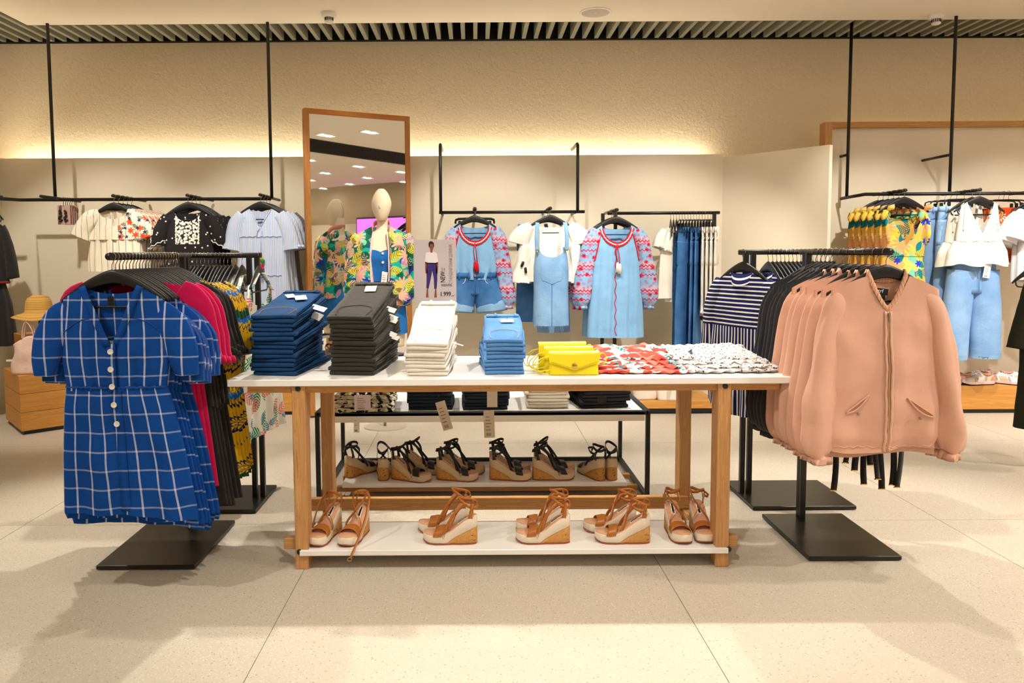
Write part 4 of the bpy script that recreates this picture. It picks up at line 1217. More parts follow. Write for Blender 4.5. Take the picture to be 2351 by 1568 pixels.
# ------------------------------------------------------------------ yellow bags
M['yellow'] = plain('yellow_leather', C(240, 216, 10), 0.38, 0, 0.5, (260, 0.06, 0.002))
def yellow_bag(label, loc, rz, w=0.222, h=0.098, clasp=True):
    t = thing('shoulder_bag', label, 'bag', loc, rz, 'yellow envelope bags on the table')
    rings = []
    for i in range(13):
        q = i / 12; z = h * q
        d = 0.024 * (1 - 0.72 * q) * (1 - 0.0 * q) + 0.006
        ww = w / 2 * (1 - 0.03 * q)
        ring = []
        for a in np.linspace(0, 2 * PI, 33)[:-1]:
            c, s_ = math.cos(a), math.sin(a)
            x = ww * (abs(c) ** 0.25) * (1 if c > 0 else -1); y = d * (abs(s_) ** 0.5) * (1 if s_ > 0 else -1)
            if s_ < 0: y -= 0.004 * math.sin(PI * q) * (1 - (x / ww) ** 2) - 0.002 * math.cos(x * 40) * (1 - q)
            ring.append((x, y, z))
        rings.append(ring)
    obj('pouch', loft(rings, True, True, True), M['yellow'], t)
    # flap: envelope shape over the top and down the front
    rows = []
    for i in range(15):
        q = i / 14
        row = []
        for j in range(25):
            u = -1 + 2 * j / 24
            drop = h * (0.42 + 0.34 * (1 - abs(u)) ** 1.1)
            s_ = q * (0.03 + drop)
            if s_ < 0.03:
                a = s_ / 0.03; y = 0.016 - 0.034 * a; z = h + 0.008 * math.sin(PI * min(1, a * 0.9 + 0.1))
            else:
                z = h - (s_ - 0.03); y = -0.018 - 0.024 * (h - z) / h - 0.004
            row.append((u * w / 2 * 1.005, y, z))
        rows.append(row)
    v, f = loft(rows, False)
    n = len(v); v2 = [(x, y + 0.0022, z - 0.001) for x, y, z in v]
    edge = [(j, j + 1) for j in range(24)]
    f2 = [tuple(i + n for i in q[::-1]) for q in f]
    rim = [(14 * 25 + j, 14 * 25 + j + 1, n + 14 * 25 + j + 1, n + 14 * 25 + j) for j in range(24)]
    obj('flap', (v + v2, f + f2 + rim), M['yellow'], t)
    st = [Vector(rows[14][j]) + Vector((0, -0.0015, 0.006)) for j in range(1, 24)]
    obj('flap_stitching', tube(st, 0.0009, 4), plain('yellow_thread', C(206, 184, 20), 0.7), t)
    if clasp:
        zc = h - h * 0.76 + 0.02
        c0 = Vector((0, -0.018 - 0.024 * (h - zc) / h - 0.007, zc))
        rings = [[c0 + Vector((r * math.cos(a), y, r * math.sin(a))) for a in np.linspace(0, 2 * PI, 21)[:-1]] for r, y in ((0.0115, 0.003), (0.0115, -0.003), (0.009, -0.0045), (0.001, -0.0045))]
        obj('clasp', loft(rings, True), M['gold'], t)
    # strap loops falling at the sides
    for sg, k in ((-1, 0), (-1, 1), (1, 0)):
        x0 = sg * w * 0.5
        if sg < 0:
            path = [(x0 + 0.006, 0.006, h * 0.80), (x0 - 0.02 - 0.012 * k, 0.0, h * 0.72), (x0 - 0.05 - 0.018 * k, -0.004, h * 0.42), (x0 - 0.045 - 0.01 * k, -0.006, h * 0.16), (x0 - 0.012, -0.01, 0.006 + 0.012 * k), (x0 + 0.004, -0.008, 0.01 + 0.012 * k)]
        else:
            path = [(x0 - 0.006, 0.006, h * 0.80), (x0 + 0.02, 0.01, h * 0.95), (x0 + 0.036, 0.012, h * 0.8), (x0 + 0.03, 0.0, h * 0.5), (x0 + 0.004, -0.01, h * 0.55)]
        pts = [Vector(p) for p in smooth_path(path, 24)]
        obj('strap', ribbon(pts, (0, 1, 0), 0.0065, 0.0013), M['yellow'], t)
    return t
bagp = yellow_bag('yellow envelope bag with a round clasp, frontmost of three on the table', (0.44, 3.285, TT + 0.001), 0.0)
clone(bagp, (0.425, 3.355, TT + 0.001), 0.05, 'second yellow envelope bag, right behind the front one').scale = (1.0, 0.9, 1.12)
clone(bagp, (0.405, 3.43, TT + 0.001), 0.03, 'third yellow envelope bag, rearmost on the table').scale = (1.0, 0.9, 1.22)

# ------------------------------------------------------------------ folded blouses (crumpled piles)
def crumple(w, d, h, seed, amp=0.012, nx=44, ny=30, ruff=0.010, fold=0.0):
    v, f, uv = [], [], []
    rnd = random.Random(seed); ph = [rnd.uniform(0, 6.28) for _ in range(8)]
    def P(a, b, side):
        # a,b in [-1,1]
        e = max(abs(a), abs(b))
        x = a * w / 2 * (1 + 0.03 * math.sin(b * 6 + ph[0])) ; y = b * d / 2 * (1 + 0.04 * math.sin(a * 7 + ph[1]))
        n1 = mn.noise(Vector((a * 3.0 + seed, b * 2.4, 0.3))); n2 = mn.noise(Vector((a * 9 + seed, b * 7, 1.7)))
        prof = max(0, 1 - e ** 5) ** 0.5
        z = h * (0.5 + side * 0.5 * prof)
        if side > 0: z += (amp * n1 + amp * 0.6 * n2) * (0.4 + 0.6 * prof)
        if e > 0.8:
            k = (e - 0.8) / 0.2
            x += ruff * k * math.sin(b * 19 + ph[2]) * (1 if abs(a) > abs(b) else 0.2)
            y += ruff * k * math.sin(a * 25 + ph[3]) * (1 if abs(b) >= abs(a) else 0.2)
            z += ruff * 0.5 * k * math.sin(a * 23 + b * 17 + ph[4])
        return (x, y, max(0.001, z))
    for side in (1, -1):
        b0 = len(v)
        for j in range(ny + 1):
            for i in range(nx + 1):
                a = -1 + 2 * i / nx; b = -1 + 2 * j / ny
                p = P(a, b, side); v.append(p); uv.append((p[0] * 1.3 + 0.3 * p[2], p[1] * 1.6 + 0.5 * p[2]))
        for j in range(ny):
            for i in range(nx):
                q = (b0 + j * (nx + 1) + i, b0 + j * (nx + 1) + i + 1, b0 + (j + 1) * (nx + 1) + i + 1, b0 + (j + 1) * (nx + 1) + i)
                f.append(q if side > 0 else q[::-1])
    return v, f, uv
def pile(n, mat, base, w, d, h, rz, name, what, group, seed, slope=(0, 0), shrink=0.0, amp=0.009, cat='blouse', tilt=0.0):
    z = base[2]; rnd = random.Random(seed); out = []
    for i in range(n):
        lb = f'{ORD[i]} from the bottom of {what}' if i < n - 1 else f'topmost of {what}'
        o = obj(name, crumple(w * (1 - shrink * i), d * (1 - shrink * i), h, seed + i, amp if i < n - 1 else amp * 1.4), mat)
        tag(o, lb, cat, group)
        o.location = (base[0] + rnd.uniform(-0.008, 0.008) + slope[0] * i, base[1] + rnd.uniform(-0.006, 0.006) + slope[1] * i, z)
        o.rotation_euler = (tilt * i, 0, rz + rnd.uniform(-0.04, 0.04))
        z += h * 0.82; out.append(o)
    return out
pile(4, M['coral_top'], (0.765, 3.40, TT), 0.42, 0.27, 0.024, -0.03, 'folded_blouse', 'the coral and white printed blouses beside the yellow bags', 'folded coral print blouses on the table', 3, (-0.012, 0.022), 0.05, 0.010, tilt=0.05)
pd_ = pile(4, M['dots'], (1.15, 3.41, TT), 0.46, 0.28, 0.024, 0.02, 'folded_blouse', 'the white dotted blouses at the right end of the table', 'folded dotted blouses on the table', 13, (-0.014, 0.022), 0.05, 0.010, tilt=0.05)
ribb = tube([(-0.11, -0.06, 0.03), (-0.105, -0.075, 0.045), (-0.10, -0.07, 0.02), (-0.10, -0.085, 0.0)], [0.004, 0.007, 0.006, 0.004], 8)
obj('bow_tie', ribb, plain('blue_grey_ribbon', C(112, 112, 136), 0.7), pd_[-1])
# ------------------------------------------------------------------ sign on the table
SY = 3.83
a = at(950, 551, SY); b = at(1047, 694, SY)
sx, sz = (a.x + b.x) / 2, b.z
t = thing('price_sign', 'upright grey price sign with a woman in purple trousers, behind the white jeans', 'sign', (sx, SY, TT))
w_, h_ = b.x - a.x, a.z - b.z
z0 = sz - TT
poster = boxobj('poster', (-w_ / 2, w_ / 2, -0.0015, 0.0015, z0, z0 + h_), plain('sign_paper', C(206, 196, 198), 0.5), t)
boxobj('acrylic_sleeve', (-w_ / 2 - 0.002, w_ / 2 + 0.002, 0.0018, 0.004, z0 - 0.002, z0 + h_ + 0.002), plain('clear_backing', C(220, 214, 214), 0.15, 0, 0.5), t)
boxobj('clip_bar', (-0.05, 0.045, -0.006, 0.010, z0 - 0.012, z0 + 0.006), M['black_plastic'], t, 0.002)
obj('stem', tube([(0.0, 0.004, 0.008), (0.0, 0.004, z0)], 0.006, 10), M['black_metal'], t)
boxobj('foot', (-0.07, 0.07, -0.05, 0.05, 0.0, 0.008), M['black_metal'], t, 0.002)
def sp(px, py):   # photo pixel on the poster -> local
    p = at(px, py, SY); return (p.x - sx, p.z - TT)
def sprint(name, pix, mat, dy=-0.0022):
    pts = [sp(x, y) for x, y in pix]
    n = len(pts)
    v = [(x, dy, z) for x, z in pts] + [(x, dy + 0.0006, z) for x, z in pts]
    f = [tuple(range(n))] + [(i, (i + 1) % n, n + (i + 1) % n, n + i) for i in range(n)]
    o = obj(name, (v, f), mat, poster, False)
    return o
SKIN = plain('print_skin', C(150, 84, 58), 0.6); HAIRM = plain('print_hair', C(44, 28, 26), 0.6)
sprint('printed_hair', [(984, 566), (984, 558), (987, 554), (992, 554), (996, 558), (997, 566), (994, 570), (987, 570)], HAIRM)
sprint('printed_face', [(986, 566), (988, 560), (992, 559), (995, 562), (995.5, 569), (993, 575), (993, 580), (988, 580), (988, 574)], SKIN, -0.0028)
sprint('printed_tee', [(978, 580), (987, 578), (994, 578), (1003, 581), (1006, 600), (1004, 604), (1003, 606), (978, 605), (977, 603), (975.5, 598)], plain('print_white', C(240, 234, 234), 0.6))
sprint('printed_arm', [(976, 601), (980, 602), (980, 615), (982, 625), (981, 629), (977, 627), (976, 616)], SKIN)
sprint('printed_arm', [(1002, 602), (1006, 602), (1006, 616), (1004.5, 628), (1001, 629), (1001, 617)], SKIN)
sprint('printed_trousers', [(979.5, 603), (1002, 603.5), (1004, 620), (1004, 645), (1002.5, 663), (997, 663), (996, 640), (992.5, 622), (989, 640), (984, 663), (979, 662), (979.5, 640), (979, 620)], plain('print_purple', C(62, 44, 116), 0.6))
for xx in (981, 1000):
    sprint('printed_foot', [(xx - 1, 663), (xx + 2, 663), (xx + 2.5, 676), (xx + 3, 683), (xx - 3, 683), (xx - 2.5, 676)], SKIN)
def stext(s, px, py, size, mat, rot=0, sx_=1.0, nm='sign_lettering'):
    x, z = sp(px, py)
    return text(nm, s, size, mat, poster, (x, -0.0024, z), (PI / 2, -rot, 0), 'CENTER', 0.0003, sx_)
GI = plain('sign_grey', C(140, 128, 138), 0.8)
stext('NEW', 1017, 636, 0.034, M['ink'], PI / 2, 0.72)
stext('NEW', 1017.3, 636, 0.034, M['ink'], PI / 2, 0.72)
stext('СТАНДАРТНАЯ ДЛИНА', 1035, 607, 0.0235, GI, PI / 2, 0.76)
stext('JOIN', 1015, 619, 0.009, GI, PI / 2, 1.1)
stext('LIFE', 1020.5, 619, 0.009, GI, PI / 2, 1.1)
stext('ESSENTIAL', 1026, 655, 0.0165, M['ink'], 0, 0.72)
stext('1.999', 1022.5, 675.5, 0.034, M['ink'], 0, 0.76)
stext('1.999', 1022.9, 675.5, 0.034, M['ink'], 0, 0.76)
stext('руб', 1039.5, 679, 0.010, M['ink'], 0, 0.8)

# ------------------------------------------------------------------ wedge sandals
def k_cork():
    k = NT('cork', 0.85, 0, 0.2)
    v = k.mapping(k.obj(), (110, 110, 60))
    n = k.noise(v, 1, 4, 0.6)
    c = k.mix(n, C(176, 118, 58), C(224, 170, 100))
    cr = k.step(k.noise(k.mapping(k.obj(), (60, 60, 160)), 1, 2), 0.62, 0.68)
    k.col(k.mix(cr, c, C(104, 64, 30))); k.bump(n, 0.3, 0.002)
    return k.m
M['cork'] = k_cork()
M['canvas'] = cloth('cream_canvas', C(232, 218, 196), 60, 0.1)
M['canvas_grey'] = cloth('beige_canvas', C(214, 192, 156), 60, 0.1)
M['insole'] = plain('nude_insole', C(224, 170, 132), 0.5)
M['tan_leather'] = plain('tan_leather', C(176, 104, 34), 0.35, 0, 0.5, (200, 0.05, 0.002))
M['black_leather'] = plain('black_leather', C(22, 24, 28), 0.35, 0, 0.5)
M['outsole'] = plain('red_brown_outsole', C(160, 84, 60), 0.6)
SL = 0.245
def sandal(kind, strap, label, loc, rz, side, group):
    """toe at +x; side +1/-1 picks which side buckles"""
    straps = M['tan_leather'] if kind == 'tan' else M['black_leather']
    can = M['canvas'] if kind == 'tan' else M['canvas_grey']
    t = thing('wedge_sandal', label, 'sandal', loc, rz, group)
    def hw(s):
        return float(np.interp(s, [0, 0.03, 0.1, 0.25, 0.45, 0.62, 0.78, 0.9, 0.97, 1.0], [0.014, 0.024, 0.031, 0.033, 0.034, 0.042, 0.045, 0.038, 0.024, 0.008]))
    def cy(s):
        return side * 0.006 * math.sin(PI * s) 
    def zt(s):
        return float(np.interp(s, [0, 0.1, 0.22, 0.35, 0.48, 0.6, 0.72, 0.85, 1.0], [0.126, 0.122, 0.108, 0.084, 0.060, 0.047, 0.042, 0.042, 0.046]))
    def zb(s):
        return 0.005 if s > 0.53 else 0.005 + 0.073 * (1 - s / 0.53) ** 0.75
    def zg(s):
        return 0.004 + 0.012 * max(0, (s - 0.8) / 0.2) ** 2
    X = lambda s: (s - 0.45) * SL
    def slab(ss, lo, hi, grow=0.0, heel=False):
        rings = []
        for s in ss:
            w = hw(s) + grow; z0, z1 = lo(s), hi(s); c = cy(s)
            r = min(0.004, (z1 - z0) * 0.3)
            x0 = X(s)
            rings.append([(x0, c - w + r, z0), (x0, c + w - r, z0), (x0, c + w, z0 + r), (x0, c + w, z1 - r), (x0, c + w - r, z1), (x0, c - w + r, z1), (x0, c - w, z1 - r), (x0, c - w, z0 + r)])
        return loft(rings, True, True, True)
    S = np.concatenate([np.linspace(0, 0.1, 5), np.linspace(0.14, 0.9, 20), np.linspace(0.925, 1, 6)])
    obj('midsole', slab(S, lambda s: max(zb(s), zg(s)), zt), can, t)
    S2 = np.concatenate([np.linspace(0.0, 0.1, 5), np.linspace(0.13, 0.535, 12)])
    obj('cork_heel', slab(S2, lambda s: 0.004, lambda s: max(zb(s), 0.0065), 0.0006), M['cork'], t)
    obj('outsole', slab(S, lambda s: zg(s) - 0.004, lambda s: zg(s) + 0.0005, 0.0012), M['outsole'], t)
    obj('insole', slab(S[2:-1], lambda s: zt(s) - 0.002, lambda s: zt(s) + 0.003, -0.003), M['insole'], t)
    lb = obj('insole_label', slab(np.linspace(0.14, 0.36, 6), lambda s: zt(s) + 0.002, lambda s: zt(s) + 0.004, -0.024), M['paper'], t)
    obj('label_print', slab(np.linspace(0.16, 0.34, 6), lambda s: zt(s) + 0.003, lambda s: zt(s) + 0.0046, -0.0285), M['ink'], lb)
    # toe strap
    rows = []
    for i in range(7):
        s = 0.63 + 0.17 * i / 6
        row = []
        for a in np.linspace(0, PI, 15):
            w = hw(s) + 0.002
            row.append(Vector((X(s) - 0.012 * math.sin(a), cy(s) + w * math.cos(a) , zt(s) - 0.006 + (0.038 - 0.006 * abs(i - 2) / 4) * math.sin(a) ** 0.75)))
        rows.append(row)
    v, f = loft(rows, False)
    n = len(v); v2 = [tuple(Vector(p) - Vector((0, 0.002 * (1 if p[1] > cy(0.7) else -1), 0.002))) for p in v]
    f2 = [tuple(i + n for i in q[::-1]) for q in f]
    rim = []
    for r0 in (0, 6 * 15):
        rim += [(r0 + j, r0 + j + 1, n + r0 + j + 1, n + r0 + j) for j in range(14)]
    obj('toe_strap', (v + v2, f + f2 + rim), straps, t)
    # counters at the heel and ankle loop
    ax, az = X(0.17), 0.185
    loop = []
    for a in np.linspace(0, 2 * PI, 26):
        loop.append(Vector((ax + 0.043 * math.cos(a) + strap * 0.012 * math.sin(a), 0.031 * math.sin(a), az + 0.020 * math.cos(a) * (1 if strap != 0 else 0.4) + 0.006 * math.sin(2 * a))))
    obj('ankle_strap', ribbon(loop, (0.25, 0, 1), 0.007, 0.0011), straps, t)
    for sg in (-1, 1):
        p = [(X(0.12), sg * 0.031, 0.118), (X(0.10), sg * 0.033, 0.145), (ax - 0.024, sg * 0.026, az - 0.002)]
        obj('heel_strap', ribbon([Vector(q) for q in smooth_path(p, 10)], (1, 0, 0), [0.011, 0.010, 0.009, 0.008, 0.007, 0.007, 0.007, 0.006, 0.006, 0.006], 0.0012), straps, t)
        p = [(X(0.55), sg * 0.037, 0.046), (X(0.50), sg * 0.034, 0.075), (X(0.42), sg * 0.004, 0.118), (X(0.33), -sg * 0.024, 0.158), (ax + 0.006, -sg * 0.032, az + 0.002)]
        obj('cross_strap', ribbon([Vector(q) for q in smooth_path(p, 20)], (0.6, 0, 0.7), 0.0068, 0.0011), straps, t)
    # loose strap end with buckle
    sg = side
    if strap > 0:
        p = [(ax + 0.02, sg * 0.030, az), (ax + 0.05, sg * 0.046, az - 0.03), (X(0.52), sg * 0.052, 0.10), (X(0.60), sg * 0.056, 0.052)]
    elif strap == 0:
        p = [(ax + 0.02, sg * 0.030, az), (ax + 0.04, sg * 0.043, az - 0.008), (ax + 0.015, sg * 0.045, az - 0.026), (ax - 0.012, sg * 0.040, az - 0.03)]
    else:   # hangs out over the shelf edge
        p = [(ax + 0.005, sg * 0.031, az + 0.01), (ax + 0.045, sg * 0.062, az - 0.002), (ax + 0.10, sg * 0.072, az - 0.06), (ax + 0.165, sg * 0.072, 0.06), (ax + 0.245, sg * 0.058, -0.022)]
    pts = [Vector(q) for q in smooth_path(p, 24)]
    obj('strap_end', ribbon(pts, (0.5, 0, 0.8) if strap >= 0 else (0.2, 0.9, 0), 0.0058, 0.0011), straps, t)
    e = pts[-1]; dirn = (pts[-1] - pts[-3]).normalized(); sd = Vector((0.0, 1, 0)) if strap < 0 else Vector((0.4, 0, 0.8)).normalized()
    sq = [e + sd * 0.009, e + sd * 0.009 + dirn * 0.014, e - sd * 0.009 + dirn * 0.014, e - sd * 0.009]
    obj('buckle', tube(sq, 0.0014, 6, True), M['gold'] if kind == 'tan' else M['chrome'], t)
    return t
SZ = 0.091
gp = 'tan wedge sandals on the low shelf'
D2R = math.radians
def on_shelf(px, Y): return ((px - PX) / FOC * Y * 1.0, Y, SZ)
def tan(px, Y, deg, strap, side, label):
    p = at(px, 1230, Y); sandal('tan', strap, label, (p.x, Y, SZ), D2R(deg), side, gp)
tan(752, 3.345, -106, 1, -1, 'tan wedge sandal with toe to the front, at the left end of the low shelf')
tan(816, 3.345, -106, -1, 1, 'tan wedge sandal whose long strap hangs over the shelf edge')
tan(1040, 3.285, 176, 1, 1, 'front tan wedge sandal of the second pair from the left on the low shelf')
tan(1026, 3.415, 178, 1, 1, 'rear tan wedge sandal of the second pair from the left on the low shelf')
tan(1252, 3.285, 177, 1, 1, 'front tan wedge sandal of the middle pair on the low shelf')
tan(1250, 3.415, 178, 0, 1, 'rear tan wedge sandal of the middle pair on the low shelf')
tan(1434, 3.28, 175, 0, 1, 'front tan wedge sandal of the second pair from the right on the low shelf')
tan(1405, 3.41, 178, 0, 1, 'rear tan wedge sandal of the second pair from the right on the low shelf')
tan(1553, 3.355, -88, 0, -1, 'left tan wedge sandal of the rightmost pair, toes to the front, low shelf')
tan(1606, 3.36, -94, 0, 1, 'right tan wedge sandal of the rightmost pair, toes to the front, low shelf')

# ------------------------------------------------------------------ black framed table behind
MX0, MX1, MY0, MY1, MZ = -0.885, 0.965, 4.09, 4.87, 0.515
mx, my = (MX0 + MX1) / 2, (MY0 + MY1) / 2
t = thing('black_framed_table', 'black steel framed table with white top and white shelf, behind the wooden one', 'table', (mx, my, 0))
def W3(x0, x1, y0, y1, z0, z1): return (x0 - mx, x1 - mx, y0 - my, y1 - my, z0, z1)
for x in (MX0, MX1):
    for y in (MY0, MY1):
        boxobj('leg', W3(x - 0.012, x + 0.012, y - 0.012, y + 0.012, 0, MZ), M['black_metal'], t, 0.002)
    for z in (0.02, MZ - 0.012):
        boxobj('end_rail', W3(x - 0.012, x + 0.012, MY0, MY1, z - 0.012, z + 0.012), M['black_metal'], t, 0.002)
for y in (MY0, MY1):
    for z in (0.02, MZ - 0.012):
        boxobj('long_rail', W3(MX0, MX1, y - 0.012, y + 0.012, z - 0.012, z + 0.012), M['black_metal'], t, 0.002)
boxobj('tabletop', W3(MX0 + 0.02, MX1 - 0.02, MY0 - 0.012, MY1 - 0.02, MZ - 0.058, MZ - 0.006), M['white_lam'], t, 0.002)
boxobj('shelf', W3(-0.765, 0.865, 4.15, 4.44, 0.062, 0.088), M['white_lam'], t, 0.002)
boxobj('shelf_batten', W3(-0.80, 0.93, 4.17, 4.21, 0.032, 0.062), M['woodX'], t, 0.002)
boxobj('shelf_batten', W3(-0.80, 0.93, 4.38, 4.42, 0.032, 0.062), M['woodX'], t, 0.002)
gb = 'black strapped wedge sandals on the rear shelf'
def blk(px, Y, deg, strap, side, label):
    p = at(px, 1085, Y); s = sandal('black', strap, label, (p.x, Y, 0.0885), D2R(deg), side, gb)
blk(828, 4.34, 50, 0, 1, 'first black strapped wedge sandal from the left on the rear shelf, heel to the front')
blk(880, 4.30, 96, 1, -1, 'second black strapped wedge sandal from the left on the rear shelf, heel to the front')
blk(940, 4.22, -20, 1, -1, 'third black strapped wedge sandal from the left on the rear shelf, toe to the right')
blk(972, 4.36, -14, 1, -1, 'fourth black strapped wedge sandal from the left, behind the third')
blk(1046, 4.22, -8, 1, -1, 'front black wedge sandal of the pair left of the middle on the rear shelf')
blk(1062, 4.35, -8, 0, -1, 'rear black wedge sandal of the pair left of the middle on the rear shelf')
blk(1168, 4.22, -5, 0, -1, 'front black wedge sandal of the pair right of the middle on the rear shelf')
blk(1166, 4.35, -3, 0, -1, 'rear black wedge sandal of the pair right of the middle on the rear shelf')
blk(1266, 4.22, 3, 1, -1, 'front black wedge sandal of the second pair from the right on the rear shelf')
blk(1268, 4.35, 4, 1, -1, 'rear black wedge sandal of the second pair from the right on the rear shelf')
blk(1360, 4.27, 112, 0, 1, 'left black wedge sandal of the rightmost pair, heels to the front, rear shelf')
blk(1398, 4.28, 90, 1, -1, 'right black wedge sandal of the rightmost pair, heels to the front, rear shelf')
MT = MZ - 0.005
def X_at(px, Y): return at(px, 940, Y).x
s1 = jeans_stack(9, M['jean_dark'], (X_at(985, 4.15), 4.15, MT), 0.25, 0.36, 0.019, 0.024, 0.03, 'the dark stack beside the spotted tops', 'dark jeans on the black framed table', 51, 0.012, twist=0.05)
s2 = jeans_stack(9, M['jean_dark'], (X_at(1118, 4.15), 4.15, MT), 0.25, 0.36, 0.019, 0.024, 0.0, 'the dark stack left of the beige jeans', 'dark jeans on the black framed table', 61, 0.012, twist=0.05)
s3 = jeans_stack(9, M['jean_beige'], (X_at(1256, 4.17), 4.17, MT), 0.235, 0.36, 0.019, 0.024, 0.0, 'the beige stack on the black framed table', 'beige jeans on the black framed table', 71, 0.012, twist=0.05)
s4 = jeans_stack(9, plain('jet_denim', C(26, 25, 28), 0.8), (X_at(1390, 4.16), 4.17, MT), 0.27, 0.38, 0.019, 0.024, 0.12, 'the jet black stack right of the beige jeans', 'jet black jeans on the black framed table', 81, 0.014, twist=0.05)
bl = pile(7, M['blob_print'], (X_at(838, 4.22), 4.235, MT), 0.34, 0.33, 0.03, 0.04, 'folded_tunic', 'the cream tops with black spots, on the black framed table', 'spotted tops on the black framed table', 90, (0, 0), 0.0, 0.014, cat='tunic')
def hang_tag(par, px, py_top, Y, w, h, roll, lab=None, lines=5, m=None):
    p = at(px, py_top, Y)
    bpy.context.view_layer.update()
    e = tagcard(par, (0, 0, 0), w, h, lines=lines, mat=m, name='price_tag')
    e.matrix_basis = par.matrix_world.inverted() @ (Matrix.Translation(p) @ Matrix.Rotation(roll, 4, 'Y'))
    s = obj('tag_string', tube([(0, 0, -0.004), (0.002, 0.004, 0.02), (0, 0.02, 0.035)], 0.0009, 5), M['ink'], e)
    return e
TP = plain('beige_tag_paper', C(222, 208, 186), 0.7)
hang_tag(s1[3], 1010, 922, 4.06, 0.055, 0.165, -0.28, m=TP); hang_tag(s2[2], 1122, 943, 4.06, 0.06, 0.152, -0.03, m=TP); hang_tag(s2[6], 1130, 898, 4.06, 0.058, 0.09, 0.0, lines=0, m=TP)
hang_tag(bl[4], 832, 907, 4.03, 0.09, 0.085, 0.0, m=plain('lilac_tag_paper', C(226, 214, 218), 0.7)); hang_tag(bl[1], 819, 958, 4.03, 0.032, 0.085, 0.03, lines=2)
hang_tag(s4[7], 1382, 912, 4.10, 0.05, 0.03, 0.0, lines=0, m=M['black_plastic'])
# ------------------------------------------------------------------ tall mirror leaning-free against the back wall
mA = at(698, 247, 6.22); mB = at(941, 275, 6.65)
A0, B0 = Vector((mA.x, 6.22, 0)), Vector((mB.x, 6.65, 0))
ud = (B0 - A0).normalized(); mw_ = (B0 - A0).length; mz = mA.z; mr = math.atan2(ud.y, ud.x)
t = thing('standing_mirror', 'tall mirror with a wooden frame, standing at an angle behind the mannequin', 'mirror', tuple(A0), mr)
fwid, fdep = 0.042, 0.07
boxobj('frame_post', (0, fwid, 0, fdep, 0.02, mz), M['mirror_wood'], t, 0.002)
boxobj('frame_post', (mw_ - fwid, mw_, 0, fdep, 0.02, mz), M['mirror_wood'], t, 0.002)
mx_wood = wood('mirror_frame_wood_cross', C(168, 98, 36), C(208, 134, 62), 0)
boxobj('frame_rail', (fwid, mw_ - fwid, 0, fdep, mz - fwid, mz), mx_wood, t, 0.002)
boxobj('frame_rail', (fwid, mw_ - fwid, 0, fdep, 0.02, 0.02 + fwid), mx_wood, t, 0.002)
boxobj('glass', (fwid, mw_ - fwid, 0.012, 0.018, 0.02 + fwid, mz - fwid), M['mirror'], t)
boxobj('back_board', (fwid, mw_ - fwid, 0.02, 0.04, 0.02 + fwid, mz - fwid), M['white_plastic'], t)

# ------------------------------------------------------------------ mannequin
MQY = 5.9
hd = at(876, 434, MQY)
KM = MQY / FOC
mqx = hd.x
t = thing('mannequin', 'cream headed mannequin standing in front of the tall mirror', 'mannequin', (mqx, MQY, 0))
topz = hd.z
def ell(z, cx, cy_, rx, ry, n=24, pw=2.0):
    out = []
    for a in np.linspace(0, 2 * PI, n + 1)[:-1]:
        c, s_ = math.cos(a), math.sin(a)
        out.append((cx + rx * (abs(c) ** (2 / pw)) * (1 if c > 0 else -1), cy_ + ry * (abs(s_) ** (2 / pw)) * (1 if s_ > 0 else -1), z))
    return out
def k_linen():
    k = NT('mannequin_linen', 0.9, 0, 0.15)
    n = k.noise(k.mapping(k.obj(), (300, 300, 500)), 1, 2)
    k.col(k.mix(n, C(226, 206, 176), C(244, 230, 206))); k.bump(n, 0.15, 0.002)
    return k.m
M['linen'] = k_linen()
# egg head with a slight jaw and face plane
hh = 71 * KM
rows = []
for q in np.linspace(0, 1, 22):
    z = topz - hh * q
    r = math.sin(PI * min(1, q * 0.86 + 0.03)) ** 0.55
    rx = 0.080 * r * (1 - 0.22 * max(0, q - 0.45) / 0.55)
    ry = 0.100 * r * (1 - 0.12 * max(0, q - 0.4))
    rows.append(ell(z, 0, -0.012 - 0.018 * q, max(rx, 0.002), max(ry, 0.002)))
head = obj('head', loft(rows, True, True, True), M['linen'], t)
obj('nose_ridge', tube([(0, -0.116, topz - hh * 0.48), (0, -0.121, topz - hh * 0.60), (0, -0.116, topz - hh * 0.66)], [0.004, 0.007, 0.004], 8), M['linen'], head)
seam = [(0, 0.102 * math.sin(a) - 0.02, topz - hh * 0.5 + hh * 0.495 * math.cos(a)) for a in np.linspace(0.15, PI * 0.85, 16)]
obj('head_seam', tube(seam, 0.0016, 5), plain('seam_thread', C(170, 150, 122), 0.9), head)
zc = topz - hh      # chin
H0 = zc
rows = []
prof = [  # dz below chin, rx, ry, cy, power
    (0.07, 0.042, 0.048, 0.03, 2), (0.0, 0.043, 0.05, 0.028, 2), (-0.05, 0.046, 0.052, 0.022, 2), (-0.082, 0.062, 0.058, 0.014, 2), (-0.105, 0.115, 0.072, 0.008, 2.2), (-0.13, 0.175, 0.085, 0.004, 2.3), (-0.17, 0.185, 0.098, 0.0, 2.3),
    (-0.24, 0.165, 0.115, -0.012, 2.2), (-0.31, 0.152, 0.122, -0.016, 2.2), (-0.40, 0.130, 0.098, -0.004, 2.2), (-0.48, 0.122, 0.09, 0, 2.2), (-0.56, 0.145, 0.105, 0.004, 2.2), (-0.66, 0.172, 0.118, 0.008, 2.2), (-0.74, 0.175, 0.118, 0.008, 2.2), (-0.80, 0.165, 0.11, 0.006, 2.2)]
S_ = smooth_path([(p[0], p[1], p[2], p[3], p[4]) for p in prof], 44)
for r in S_:
    rows.append(ell(H0 + r[0], 0, r[3], r[1], r[2], 24, r[4]))
obj('torso', loft(rows, True, True, True), M['linen'], t)
